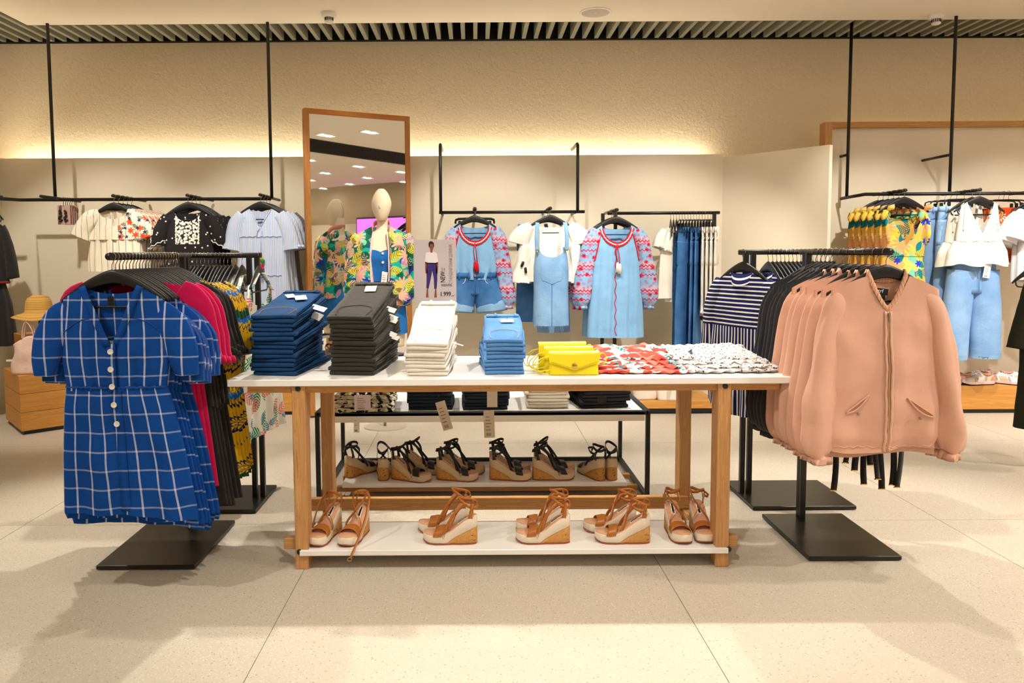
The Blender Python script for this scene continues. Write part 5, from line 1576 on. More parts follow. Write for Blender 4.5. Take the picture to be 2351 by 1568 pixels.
for sg in (-1, 1):
    lg = [(sg * 0.085, 0.006, H0 - 0.74, 0.088, 0.10), (sg * 0.088, 0.0, H0 - 0.90, 0.082, 0.09), (sg * 0.088, 0.0, H0 - 1.0, 0.076, 0.084)]
    obj('thigh', sleeve(lg, 16, 10, 0.0, 1, 0, hollow=False)[:2], M['linen'], t)
obj('stand_pole', tube([(0, 0, 0.006), (0, 0, H0 - 0.75)], 0.012, 10), M['chrome'], t)
obj('stand_plate', loft([ell(z, 0, 0, 0.17, 0.15, 32) for z in (0.002, 0.008)], True, True, True), plain('brushed_plate', C(205, 194, 176), 0.35, 0.3), t, False)
# bomber jacket, open, on the mannequin
jz = H0 - 0.075
t2 = thing('print_bomber_jacket', 'open jungle print bomber jacket worn by the mannequin', 'jacket', (mqx, MQY, jz))
g = Garment(W=((0.0, 0.19), (-0.1, 0.205), (-0.3, 0.215), (-0.5, 0.22), (-0.62, 0.215)), D=((0.02, 0.06), (-0.1, 0.125), (-0.25, 0.145), (-0.5, 0.14), (-0.62, 0.13)), hem=-0.60, neck=(0.07, 0.02, 0.0, 'round'), sh=(0.19, 0.025, 0.06),
            amp=((0, 0.002), (-0.3, 0.008), (-0.6, 0.012)), freq=4, cols=48, rows=34, seed=6, crumple=0.014, open_=((0.03, 0.055), (-0.15, 0.075), (-0.35, 0.075), (-0.6, 0.05)), DB=((0.02, 0.05), (-0.1, 0.11), (-0.6, 0.115)))
obj('jacket_body', g.build(), M['tropic'], t2)
L = [(-0.165, 0.0, -0.055, 0.062, 0.062), (-0.205, 0.0, -0.13, 0.07, 0.07), (-0.232, 0.005, -0.28, 0.066, 0.066), (-0.245, 0.0, -0.42, 0.062, 0.062), (-0.245, -0.02, -0.52, 0.06, 0.058), (-0.235, -0.03, -0.585, 0.045, 0.045), (-0.233, -0.03, -0.625, 0.042, 0.042)]
obj('sleeve', sleeve(L, 20, 26, 0.006, 4, 1, 8, 0.3), M['tropic'], t2)
R = [(0.165, 0.0, -0.055, 0.062, 0.062), (0.205, 0.0, -0.13, 0.07, 0.07), (0.245, 0.01, -0.25, 0.066, 0.066), (0.262, 0.0, -0.36, 0.064, 0.062), (0.235, -0.05, -0.46, 0.06, 0.056), (0.18, -0.09, -0.53, 0.052, 0.05), (0.15, -0.105, -0.565, 0.042, 0.042)]
obj('sleeve', sleeve(R, 20, 26, 0.006, 4, 2, 8, 1.3), M['tropic'], t2)
M['rose_rib'] = stripes('rose_rib_knit', C(222, 150, 140), C(196, 118, 108), 0.008, 0.003)
col = [(0.066, -0.075, -0.02), (0.066, -0.055, 0.01), (0.062, -0.01, 0.045), (0.045, 0.05, 0.06), (0, 0.075, 0.066), (-0.045, 0.05, 0.06), (-0.062, -0.01, 0.045), (-0.066, -0.055, 0.01), (-0.066, -0.075, -0.02)]
pts = [Vector(p) for p in smooth_path(col, 30)]
cv = ribbon(pts, (0, 0.15, 1), 0.018, 0.003)
obj('collar', (cv[0], cv[1], [(i * 0.01, 0) for i in range(len(cv[0]))]), M['rose_rib'], t2)
pink_l = plain('pale_pink_lining', C(240, 206, 200), 0.7)
for sg in (-1, 1):
    fl = []
    for z in np.linspace(-0.02, -0.58, 16):
        gp_ = lerp(g.open_, z); p = g.pt(sg * gp_ / lerp(g.W, z), z, -1)
        fl.append(Vector((p[0] - sg * 0.006, p[1] + 0.012, z)))
    obj('lining_facing', ribbon(fl, (0.5, 0.8, 0), 0.018, 0.0012), pink_l, t2)
# denim overalls with buttons
t3 = thing('denim_dress', 'strong blue denim dress with white buttons worn by the mannequin', 'dress', (mqx, MQY, jz))
g = Garment(W=((-0.1, 0.15), (-0.24, 0.158), (-0.42, 0.138), (-0.62, 0.182), (-0.95, 0.20), (-1.02, 0.20)), D=((-0.1, 0.115), (-0.22, 0.142), (-0.42, 0.105), (-0.62, 0.13), (-1.0, 0.13)), hem=-0.82, neck=(0.11, 0.07, 0.05, 'sweet'), sh=(0.15, -0.105, 0.04),
            amp=((-0.1, 0.001), (-0.4, 0.003), (-0.8, 0.006)), freq=4, cols=40, rows=34, seed=2, crumple=0.006, DB=((-0.1, 0.1), (-0.42, 0.095), (-0.62, 0.135), (-1.0, 0.13)))
obj('dress_body', g.build(), M['denim_strong'], t3)
for z in (-0.185, -0.255, -0.335, -0.41, -0.49, -0.57, -0.65, -0.72):
    button(t3, g.front(0.02, z, 0.008), 0.0105, M['white_plastic'])
path = [g.front(x, -0.40, 0.002) for x in np.linspace(-0.13, 0.13, 20)]
obj('waist_seam', tube(path, 0.004, 6), M['denim_strong'], t3)
obj('placket_seam', tube([g.front(0.045, z, 0.002) for z in np.linspace(-0.18, -0.8, 24)], 0.002, 5), M['denim_mid'], t3)
path = [g.front(x, -0.175 - 0.0 + 0.02 * math.cos(x * 60), 0.001) for x in np.linspace(-0.09, 0.09, 2)]
tagcard(t3, g.front(0.035, -0.33, 0.018), 0.045, 0.115, (0, 0.12, 0), lines=4)

# ------------------------------------------------------------------ wall rails
def rod(a, b, r=0.0135, n=10): return tube([a, b], r, n)
RY = 6.4
zl = at(330, 458, RY).z
ex = at(622, 453, RY).x
poles = [(127, 457), (624, 450)]
t = thing('hanging_rail', 'black rail hung from ceiling poles along the left of the back wall', 'clothes rail', (-2.9, RY, zl))
def rel(v): return Vector(v) - Vector((-2.9, RY, zl))
obj('rail', tube([rel(at(-60, 452, 5.4)), rel(at(45, 459, RY)), rel((ex, RY, zl))], 0.0145, 10), M['black_metal'], t)
for px_, py_ in poles:
    p = at(px_, py_, RY); obj('ceiling_pole', rod(rel((p.x, RY, zl)), rel((p.x, RY, CEIL + 0.1))), M['black_metal'], t)
L1 = [(-3.56, 'earring card arm'), (-2.97, 'cream'), (-2.36, 'black'), (-1.76, 'blue')]
for x, _ in L1:
    obj('faceout_arm', rod(rel((x, 6.13, zl + 0.012)), rel((x, 6.74, zl + 0.012)), 0.0125), M['black_metal'], t)
zf = zl + 0.012
# earring cards
M['mauve_card'] = plain('mauve_card', C(190, 156, 142), 0.7)
ec = None
for k in range(5):
    lab = f'{ORD[k]} mauve earring card from the front, hanging on the left wall rail'
    if ec is None:
        t = thing('earring_card', lab, 'earrings', (-3.54, 6.43, zf), 0.0, 'earring cards on the wall rail')
        boxobj('card', (-0.055, 0.055, -0.001, 0.001, -0.22, -0.055), M['mauve_card'], t)
        obj('hook', tube([(0, 0, -0.065), (0.0, 0, -0.03), (0.014, 0, -0.005), (0.0, 0, 0.0145), (-0.014, 0, 0.002)], 0.0022, 6), M['black_plastic'], t)
        for sx_ in (-0.024, 0.02):
            mb = MB()
            rnd = random.Random(3)
            for q in range(9):
                c = Vector((sx_ + 0.012 * rnd.uniform(-1, 1), -0.010, -0.105 - 0.011 * q)); r = 0.010
                rings = [[c + Vector((r * math.sin(b_) * math.cos(a_), r * math.sin(b_) * math.sin(a_), r * math.cos(b_))) for a_ in np.linspace(0, 2 * PI, 9)[:-1]] for b_ in np.linspace(0.01, PI - 0.01, 6)]
                v, f = loft(rings); mb.add(v, f)
            e_ = obj('earring', mb.data(), plain('black_beads', C(20, 20, 22), 0.25, 0, 0.6), t); e_['kind'] = 'stuff'
        ec = t
    else:
        clone(ec, (-3.54 + 0.006 * k, 6.43 + 0.022 * k, zf), 0.0, lab)

def wall_hangers(x, ys, z, what, group, kind='arch'):
    for i, y in enumerate(ys):
        hanger(kind, (x, y, z), 0.05 * math.sin(i * 2.1), f'{ORD[i]} black hanger from the front {what}', group)
# cream embroidered blouses
g1 = 'cream blouses on the left wall rail'
ys = [6.15, 6.23, 6.31, 6.39, 6.47]
wall_hangers(-2.97, ys, zf, 'holding the cream blouses', 'hangers of the cream blouses')
t = thing('cream_blouse', 'cream off-shoulder blouse with smocked neck, frontmost of the cream blouses on the wall rail', 'blouse', (-2.97, ys[0], zf), 0.0, g1)
g = Garment(W=((-0.1, 0.15), (-0.2, 0.17), (-0.3, 0.20), (-0.55, 0.24)), D=((-0.1, 0.03), (-0.3, 0.05), (-0.6, 0.05)), hem=-0.62, neck=(0.12, 0.09, 0.02, 'round'), sh=(0.15, -0.10, 0.05), amp=((-0.1, 0.004), (-0.2, 0.010), (-0.6, 0.014)), freq=9, cols=48, rows=26, seed=4, crumple=0.008)
obj('blouse_body', g.build(), M['cream_stripe'], t)
rows, uv = [], []
for dz in np.linspace(0.004, -0.055, 7):
    row = []
    for i in range(60):
        a = 2 * PI * i / 60; u = math.cos(a); fr = max(0, -math.sin(a))
        row.append((0.128 * u * (1 + 0.6 * -dz), (0.022 + 0.3 * -dz) * math.sin(a) - 0.004 * math.sin(i * 2.1) * fr, -0.105 - 0.088 * fr ** 0.5 * (1 if fr > 0 else 0) - 0.02 * (1 - fr) + dz)); uv.append((i * 0.012, dz))
    rows.append(row)
cv, cf = loft(rows); obj('smocked_neck', (cv, cf, uv), M['smock'], t)
SLc = [(-0.12, 0, -0.14, 0.05, 0.04), (-0.18, 0, -0.19, 0.075, 0.045), (-0.235, 0, -0.27, 0.085, 0.045), (-0.27, 0, -0.35, 0.095, 0.04)]
obj('sleeve', sleeve(SLc, 22, 18, 0.010, 7, 1), M['cream_stripe'], t)
obj('sleeve', sleeve(mirror_x(SLc), 22, 18, 0.010, 7, 2), M['cream_emb'], t)
# floral embroidery flounce on its left side
obj('embroidered_flounce', Garment(((-0.1, 0.16), (-0.4, 0.24)), ((-0.1, 0.045), (-0.4, 0.06)), -0.36, (0.11, 0.12, 0.02, 'round'), (0.155, -0.13, 0.05), ((-0.1, 0.004), (-0.4, 0.014)), 8, cols=48, rows=14, seed=9).build(), M['cream_emb'], t)
for k in range(1, 5):
    clone(t, (-2.97 + 0.01 * k, ys[k], zf), 0.03 * k, f'{ORD[k]} cream embroidered blouse from the front on the left wall rail')
# black embroidered blouses
ys = [6.15, 6.24, 6.33, 6.42]
g1 = 'black embroidered blouses on the wall rail'
wall_hangers(-2.36, ys, zf, 'holding the black embroidered blouses', 'hangers of the black embroidered blouses')
t, g = simple_dress('embroidered_blouse', 'black blouse with white flower embroidery, frontmost on the wall rail', 'blouse', (-2.36, ys[0], zf), M['black_emb'], ((-0.1, 0.2), (-0.3, 0.2), (-0.5, 0.21), (-0.7, 0.23)), ((-0.1, 0.012), (-0.3, 0.04), (-0.7, 0.045)), -0.70, (0.10, 0.085, 0.02, 'round'), (0.195, -0.13, 0.055),
    [(-0.16, 0, -0.18, 0.05, 0.04), (-0.205, 0, -0.25, 0.062, 0.045), (-0.245, 0, -0.33, 0.068, 0.045), (-0.262, 0, -0.40, 0.07, 0.04)], 12, group=g1, amp=((-0.1, 0.002), (-0.7, 0.012)), freq=5)
for sg in (-1, 1):
    rim = [Vector((sg * (0.262 + 0.07 * math.cos(a)), -0.02 + 0.042 * math.sin(a), -0.405 + 0.035 * sg * -math.cos(a) * sg + 0.006 * math.sin(9 * a))) for a in np.linspace(0, 2 * PI, 40)[:-1]]
    obj('scalloped_edge', tube(rim, 0.004, 5, True), M['thread_white'], t)
for k in range(1, 4):
    clone(t, (-2.36 + 0.012 * k, ys[k], zf), 0.04 * k, f'{ORD[k]} black embroidered blouse from the front on the wall rail')
# pale blue striped dresses
ys = [6.15, 6.24, 6.33, 6.42]
g1 = 'striped dresses on the wall rail'
wall_hangers(-1.76, ys, zf, 'holding the striped dresses beside the mirror', 'hangers of the striped dresses')
SLb = [(-0.15, 0, -0.16, 0.05, 0.035), (-0.195, 0, -0.22, 0.062, 0.04), (-0.225, 0, -0.31, 0.062, 0.042), (-0.242, 0, -0.40, 0.066, 0.042), (-0.25, 0, -0.45, 0.08, 0.042)]
def bdress(label, loc, mat, det):
    t, g = simple_dress('tunic_dress', label, 'dress', loc, mat, ((-0.1, 0.185), (-0.3, 0.188), (-0.6, 0.21), (-1.1, 0.27)), ((-0.1, 0.012), (-0.3, 0.04), (-1.1, 0.06)), -1.08, (0.09, 0.15, 0.02, 'v'), (0.185, -0.115, 0.06), SLb, 13, group=g1, amp=((-0.1, 0.002), (-0.35, 0.006), (-1.0, 0.016)), freq=7, cols=48)
    if det:
        for z in (-0.34, -0.66):
            pth = [g.front(x, z + 0.004 * math.sin(x * 130), 0.004) for x in np.linspace(-0.17, 0.17, 40)]
            obj('ruffle_seam', tube(pth, 0.005, 6), mat, t)
        obj('neck_binding', tube([g.front(-0.09, -0.118, 0.004), g.front(-0.04, -0.20, 0.004), g.front(0.0, -0.262, 0.006), g.front(0.04, -0.20, 0.004), g.front(0.09, -0.118, 0.004)], 0.0045, 6), mat, t)
        for sg in (-1, 1):
            obj('neck_tie', tube([g.front(0, -0.262, 0.01), g.front(sg * 0.02, -0.30, 0.014), g.front(sg * 0.028, -0.345, 0.012)], 0.0035, 6), mat, t)
        obj('tassel_cord', tube([g.front(0.0, -0.27, 0.012), g.front(0.005, -0.4, 0.012), g.front(0.006, -0.52, 0.012)], 0.0018, 5), mat, t)
        cols_ = [C(240, 190, 40), C(40, 150, 80), C(240, 200, 40), C(200, 30, 80), C(210, 50, 60), C(40, 140, 90), C(60, 130, 210), C(70, 150, 220)]
        for i, c_ in enumerate(cols_):
            c = g.front(0.008 + 0.018 * math.sin(i * 2.2), -0.52 - 0.021 * i, 0.022); r = 0.016
            rings = [[c + Vector((r * math.sin(b_) * math.cos(a_), r * math.sin(b_) * math.sin(a_), r * math.cos(b_))) for a_ in np.linspace(0, 2 * PI, 13)[:-1]] for b_ in np.linspace(0.01, PI - 0.01, 9)]
            obj('pompom', loft(rings), plain('pompom_wool', c_, 0.95, 0, 0.1, (300, 0.6, 0.004)), t)
    return t
bdress('pale blue striped dress with coloured pompoms, beside the mirror on the wall rail', (-1.76, ys[0], zf), M['seersucker'], True)
b2 = bdress('second striped dress from the front, beside the mirror', (-1.75, ys[1], zf), M['seersucker'], False)
clone(b2, (-1.735, ys[2], zf), 0.03, 'third striped dress from the front, beside the mirror')
bdress('grey striped dress, rearmost of the striped dresses beside the mirror', (-1.72, ys[3], zf), M['seersucker_grey'], False)
# black outfit at the left edge, on the left wall
t = thing('side_rail', 'short black arm on the left wall holding the black outfit', 'clothes rail', (-4.28, 6.2, zf))
obj('arm_rod', rod((-0.02, 0, 0), (0.36, 0, 0)), M['black_metal'], t)
hanger('arch', (-4.05, 6.2, zf), PI / 2, 'black hanger of the black outfit at the left edge', 'hanger at the left edge')
t, g = simple_dress('black_tunic', 'black tunic with a red trimmed flounce, at the left edge', 'tunic', (-4.05, 6.2, zf - 0.08), M['black2'], ((-0.1, 0.2), (-0.4, 0.21), (-0.7, 0.24)), ((-0.1, 0.02), (-0.4, 0.09), (-0.7, 0.11)), -0.64, (0.09, 0.1, 0.02, 'round'), (0.2, -0.12, 0.05), [(-0.16, 0, -0.17, 0.05, 0.05), (-0.21, 0, -0.27, 0.06, 0.06), (-0.25, 0, -0.42, 0.075, 0.075), (-0.27, 0, -0.6, 0.085, 0.085)], 12, rz=0.5, amp=((-0.1, 0.003), (-0.7, 0.02)))
t.scale = (0.58, 0.9, 1)
pth = [g.pt(math.cos(a), -0.62, -1 if math.sin(a) < 0 else 1) for a in np.linspace(0, 2 * PI, 50)[:-1]]
obj('red_trim', tube([Vector(p) * 1.01 for p in pth], 0.006, 5, True), M['thread_red'], t)
t, g = simple_dress('black_skirt', 'black gathered skirt under the black tunic, at the left edge', 'skirt', (-4.05, 6.2, zf - 0.08), M['black2'], ((-0.6, 0.16), (-0.8, 0.24), (-1.3, 0.32)), ((-0.6, 0.06), (-0.8, 0.10), (-1.3, 0.14)), -1.16, (0.01, 0, 0, 'round'), (0.16, -0.62, 0.0), None, 14, rz=0.5, amp=((-0.6, 0.006), (-1.2, 0.03)), freq=5)
t.scale = (0.6, 0.9, 1)

# ---- middle rail on the back wall
MYR = 6.42
zm = at(1176, 487, MYR).z
x0, x1 = at(1008, 487, MYR).x, at(1342, 487, MYR).x
t = thing('wall_rail', 'short black rail hooked over the wall ledge, with the embroidered blouse and the denim pinafore', 'clothes rail', ((x0 + x1) / 2, MYR, zm))
ox = (x0 + x1) / 2
obj('rail', rod((x0 - ox, 0, 0), (x1 - ox, 0, 0)), M['black_metal'], t)
for px_ in (1012, 1326):
    x = at(px_, 487, MYR).x - ox
    obj('ledge_hook', tube([(x, 0.0, 0), (x, 0.0, LEDGE - zm + 0.035), (x, 0.03, LEDGE - zm + 0.05), (x, WALLY - MYR + 0.02, LEDGE - zm + 0.05)], 0.0135, 8), M['black_metal'], t)
    obj('wall_brace', rod((x, 0, 0), (x, WALLY - MYR, 0), 0.011), M['black_metal'], t)
fx1, fx2 = at(1090, 487, 6.12).x, at(1263, 487, 6.12).x
for x in (fx1, fx2):
    obj('faceout_arm', rod((x - ox, 6.08 - MYR, 0.012), (x - ox, WALLY - MYR, 0.012), 0.0125), M['black_metal'], t)
zf2 = zm + 0.012
wall_hangers(fx1, [6.12, 6.2], zf2, 'holding the sky blue blouse with denim shorts', 'hangers of the sky blue blouse')
wall_hangers(fx2, [6.12, 6.22, 6.32], zf2, 'holding the white blouses with the denim pinafore', 'hangers of the white blouses')
for k in range(4):
    hanger('clip', (fx1, 6.38 + 0.07 * k, zf2), 0.06 * math.sin(k), f'{ORD[k]} black clip hanger behind the sky blue blouse', 'clip hangers behind the sky blue blouse')

def trousers(name, label, cat, loc, mat, wz, whalf, legs, seed, depth=0.05, cuff=None, group=None, rz=0.0, fly=True, parent=None):
    """legs: list of leg paths (x,y,z,rx,ry); waistband centre height wz"""
    t = thing(name, label, cat, loc, rz, group)
    rows = []
    crotch = min(legs[0][1][2], wz - 0.16)
    for q in np.linspace(0, 1, 10):
        z = wz + 0.02 - (wz + 0.02 - crotch) * q
        rows.append([(p[0], p[1] + 0.004 * math.sin(i * 1.3) * q, p[2]) for i, p in enumerate(ell(z, 0, 0, whalf * (1 + 0.14 * q), depth * (0.9 + 0.10 * q), 40, 2.6))])
    obj('hip', loft(rows, True, False, True), mat, t)
    for L_ in legs:
        obj('trouser_leg', sleeve(L_, 24, 24, 0.004, 3, seed + L_[0][0] * 10, 7)[:2], mat, t)
    rows = [ell(wz + dz, 0, 0, whalf * 1.015 + o_, depth * 0.94 + o_, 40, 2.6) for dz, o_ in ((-0.022, 0.0), (-0.022, 0.003), (0.022, 0.003), (0.022, -0.003), (0.0, -0.004))]
    obj('waistband', loft(rows, True), mat, t)
    if fly:
        yy = -depth * 1.0 - 0.004
        button(t, (0, yy, wz), 0.009, M['gold'], 'fly_button')
        obj('fly_seam', tube([(0.0, yy - 0.002, wz - 0.02), (0.0, yy - 0.008, crotch + 0.01)], 0.0028, 5), mat, t)
        for sg in (-1, 1):
            pts = [(sg * whalf * 0.45, yy - 0.001, wz - 0.022), (sg * whalf * 0.55, yy - 0.003, wz - 0.06), (sg * whalf * 0.95, yy * 0.55, wz - 0.085)]
            obj('pocket_seam', tube([Vector(p) for p in smooth_path(pts, 12)], 0.0028, 5), cuff or mat, t)
        for x in (-0.75, -0.3, 0.3, 0.75):
            obj('belt_loop', MB().box(x * whalf - 0.006, x * whalf + 0.006, yy * (1 - 0.4 * abs(x) ** 3) - 0.006, yy * (1 - 0.4 * abs(x) ** 3) + 0.003, wz - 0.028, wz + 0.028, 0.002).data(), mat, t)
    return t

def hung_jeans(label, loc, mat, seed, ln=1.15, fl=1.0, rz=0.0, group=None, nm='hung_jeans', wz=-0.145, dp=0.04):
    l = [(-0.075, 0, wz - 0.10, 0.088, dp * 1.1), (-0.085, 0, wz - 0.3, 0.082, dp * 1.1), (-0.09, 0, wz - 0.65, 0.080 * fl, dp * 1.1), (-0.10, 0, wz - ln, 0.10 * fl, dp * 1.2)]
    return trousers(nm, label, 'jeans', loc, mat, wz, 0.15, [l, mirror_x(l)], seed, dp, group=group, rz=rz)
def peasant(name, label, cat, loc, hem, Wt, sl, sr, seed, group, tassel='red', rz=0.0):
    t, g = simple_dress(name, label, cat, loc, M['sky'], Wt, ((-0.1, 0.02), (-0.3, 0.055), (-1.1, 0.06)), hem, (0.115, 0.14, 0.03, 'round'), (0.19, -0.125, 0.055), None, seed, group=group, amp=((-0.12, 0.005), (-0.4, 0.008), (-1.0, 0.015)), freq=8, cols=52, rows=36, rz=rz)
    obj('embroidered_sleeve', sleeve(sl, 20, 30, 0.005, 5, seed, 9, 0.2), M['embroid'], t)
    obj('embroidered_sleeve', sleeve(sr, 20, 30, 0.005, 5, seed + 1, 9, 0.9), M['embroid'], t)
    for k_ in (0, 1):
        for sid, S in ((0, sl), (1, sr)):
            pass
    n = 70
    for off, r, m_ in ((0.0, 0.006, M['thread_red']), (0.014, 0.0045, M['thread_white']), (0.027, 0.0055, M['thread_red'])):
        pts = []
        for i in range(n):
            u = -1 + 2 * i / (n - 1)
            x = (0.115 + off * 0.8) * u
            z = -0.125 - (0.14 + off) * math.sqrt(max(0, 1 - (abs(u) * 0.985) ** 2)) - 0.004 * (1 - abs(u)) + 0.004 * math.sin(i * 1.57)
            y = g.front(x, min(z, -0.13), 0.004)[1]
            pts.append((x, y, z))
        obj('neck_embroidery', tube(pts, r, 6), m_, t)
    for sg in (-1, 1):
        pts = [g.front(sg * (0.125 + 0.055 * q), -0.17 - 0.24 * q, 0.003) for q in np.linspace(0, 1, 16)]
        obj('raglan_trim', tube(pts, 0.006, 5), M['thread_red'], t)
    cord = M['thread_red']
    a0 = g.front(0.0, -0.275, 0.008)
    obj('neck_cord', tube([a0, g.front(0.012, -0.36, 0.012), g.front(0.018, -0.44, 0.014)], 0.0035, 5), cord, t)
    obj('neck_cord', tube([a0, g.front(-0.012, -0.34, 0.012), g.front(0.0, -0.43, 0.016)], 0.0035, 5), cord, t)
    tm = M['thread_red'] if tassel == 'red' else M['thread_white']
    for dx, dz in ((0.018, -0.44), (0.0, -0.43)):
        p = g.front(dx, dz, 0.016)
        obj('tassel', tube([p + Vector((0, 0, 0.005)), p - Vector((0, 0, 0.015)), p - Vector((0, 0, 0.075))], [0.006, 0.012, 0.016], 9), tm, t)
    if hem < -0.7:
        obj('front_braid', tube([g.front(-0.012 + 0.006 * math.sin(z * 60), z, 0.004) for z in np.linspace(-0.28, hem + 0.02, 40)], 0.004, 5), M['thread_red'], t)
    return t, g
slL = [(-0.15, 0, -0.165, 0.05, 0.05), (-0.195, 0, -0.26, 0.064, 0.06), (-0.215, 0, -0.42, 0.064, 0.06), (-0.235, 0, -0.60, 0.072, 0.062), (-0.24, 0, -0.74, 0.066, 0.058), (-0.235, 0, -0.80, 0.034, 0.036), (-0.234, 0, -0.825, 0.042, 0.04)]
slR = [(0.15, 0, -0.165, 0.05, 0.05), (0.195, 0, -0.26, 0.064, 0.06), (0.222, 0, -0.42, 0.064, 0.06), (0.25, 0, -0.60, 0.066, 0.062), (0.27, 0, -0.74, 0.064, 0.058), (0.27, 0, -0.80, 0.034, 0.036), (0.27, 0, -0.825, 0.042, 0.04)]
t, g = peasant('embroidered_peasant_blouse', 'sky blue blouse with red embroidered sleeves, tucked into denim shorts, right of the sign', 'blouse', (fx1, 6.12, zf2), -0.58, ((-0.1, 0.19), (-0.3, 0.195), (-0.48, 0.205), (-0.57, 0.16), (-0.62, 0.155)), slL, slR, 7, None)
lgs = [[(-0.085, 0, -0.60, 0.10, 0.066), (-0.105, 0, -0.68, 0.118, 0.078), (-0.122, 0, -0.77, 0.118, 0.085), (-0.13, 0, -0.835, 0.12, 0.09)]]
lgs.append(mirror_x(lgs[0]))
sh = trousers('denim_shorts', 'mid blue denim shorts with turned up cuffs, under the sky blue blouse', 'shorts', (fx1, 6.12, zf2), M['denim_mid'], -0.545, 0.172, lgs, 3, 0.062, M['thread_white'])
for sg in (-1, 1):
    L_ = [(sg * 0.125, 0, -0.775, 0.121, 0.088), (sg * 0.131, 0, -0.80, 0.125, 0.093), (sg * 0.136, 0, -0.845, 0.128, 0.096)]
    obj('cuff', sleeve(L_, 24, 6, 0.003, 4, 2)[:2], M['denim_light'], sh)

# white blouse + denim pinafore
zO = zf2
SLw = [(-0.15, 0, -0.145, 0.045, 0.035), (-0.20, 0, -0.19, 0.072, 0.045), (-0.245, 0, -0.245, 0.085, 0.045), (-0.26, 0, -0.29, 0.088, 0.04)]
t, g = simple_dress('white_blouse', 'white blouse with flutter sleeves under the denim pinafore', 'blouse', (fx2, 6.12, zO), M['white_cotton'], ((-0.1, 0.19), (-0.3, 0.19), (-0.62, 0.22)), ((-0.1, 0.02), (-0.3, 0.045), (-0.6, 0.05)), -0.60, (0.105, 0.10, 0.03, 'round'), (0.19, -0.125, 0.05), SLw, 24, amp=((-0.1, 0.003), (-0.6, 0.012)), freq=6, group='white blouses on the wall rail')
for sg in (-1, 1):
    obj('lower_sleeve', sleeve([(sg * 0.19, 0, -0.30, 0.06, 0.04), (sg * 0.215, 0, -0.42, 0.06, 0.045), (sg * 0.235, 0, -0.55, 0.075, 0.045), (sg * 0.24, 0, -0.61, 0.085, 0.045)], 18, 14, 0.008, 5, 3)[:2], M['white_cotton'], t)
for x_, z_ in ((-0.232, -0.455), (-0.205, -0.505)):
    st = obj('security_tag', MB().box(-0.011, 0.011, -0.062, -0.045, -0.025, 0.025, 0.006).data(), M['black_plastic'], t); st.location = (x_, 0, z_); st.rotation_euler = (0, 0.4 + 3 * (x_ + 0.232) * -20 * 0.3, 0)
clone(t, (fx2 + 0.01, 6.25, zO), -0.1, 'second white flutter sleeve blouse, behind the denim pinafore')
def pinafore(label, loc, mat, det, rz=0, W_=None, hem=-0.955):
    t, g = simple_dress('denim_pinafore', label, 'dress', loc, mat, W_ or ((-0.33, 0.125), (-0.48, 0.142), (-0.7, 0.142), (-1.0, 0.15)), ((-0.3, 0.06), (-0.5, 0.072), (-1.0, 0.075)), hem, (0.10, 0.085, 0.08, 'round'), (0.125, -0.315, 0.02), None, 26, amp=((-0.3, 0.001), (-1, 0.005)), freq=3, rz=rz, crumple=0.006, hemf=lambda u, s: 0.0)
    for sg in (-1, 1):
        pth = [Vector((sg * 0.118, -0.05, -0.345)), Vector((sg * 0.122, -0.055, -0.26)), Vector((sg * 0.118, -0.035, -0.16)), Vector((sg * 0.11, 0.0, -0.118))]
        obj('strap', ribbon([Vector(p) for p in smooth_path([tuple(p) for p in pth], 14)], (1, 0, 0), 0.016, 0.002), mat, t)
        if det:
            button(t, (sg * 0.118, -0.062, -0.345), 0.010, M['gold'], 'strap_button')
    if det:
        pk = [(-0.083, -0.44), (0.083, -0.44), (0.078, -0.585), (0.0, -0.615), (-0.078, -0.585), (-0.083, -0.44)]
        pts = [g.front(x, z, 0.003) for x, z in pk]
        full = []
        for a, b in zip(pts, pts[1:]): full += [a.lerp(b, q) for q in np.linspace(0, 1, 8)]
        obj('pocket_seam', tube(full, 0.0024, 5), M['denim_pale'], t)
        inner = [g.front(x, z, 0.0045) for x in np.linspace(-0.08, 0.08, 9) for z in (-0.442, -0.50, -0.58)]
        v = [tuple(g.front(x, z - (0.03 * (1 - abs(x) / 0.08) if z < -0.57 else 0), 0.004)) for z in np.linspace(-0.442, -0.583, 5) for x in np.linspace(-0.08, 0.08, 9)]
        f = [(j * 9 + i, j * 9 + i + 1, (j + 1) * 9 + i + 1, (j + 1) * 9 + i) for j in range(4) for i in range(8)]
        obj('bib_pocket', (v, f), mat, t)
        obj('centre_seam', tube([g.front(0.0, z, 0.0025) for z in np.linspace(-0.62, hem, 20)], 0.002, 5), M['denim_mid'], t)
        mb = MB(); rnd = random.Random(5)
        for i in range(60):
            x = rnd.uniform(-0.145, 0.145); p = g.front(x, hem + 0.004, 0.0)
            l_ = rnd.uniform(0.006, 0.02) + (0.05 if rnd.random() < 0.1 else 0)
            mb.tube([p, p + Vector((rnd.uniform(-0.006, 0.006), rnd.uniform(-0.003, 0.003), -l_))], 0.0009, 4)
        fr = obj('frayed_hem', mb.data(), M['denim_pale'], t); fr['kind'] = 'stuff'
    return t
pinafore('light denim pinafore dress with a bib pocket, in front of the white blouse', (fx2, 6.045, zO), M['denim_light'], True)
b2 = pinafore('second pale denim pinafore, showing below and to the right behind the front one', (fx2 + 0.055, 6.36, zO - 0.09), M['denim_pale'], False, 0.2)
pinafore('third mid blue pinafore, showing to the left behind the front one', (fx2 - 0.12, 6.40, zO), M['denim_mid'], False, -0.1)

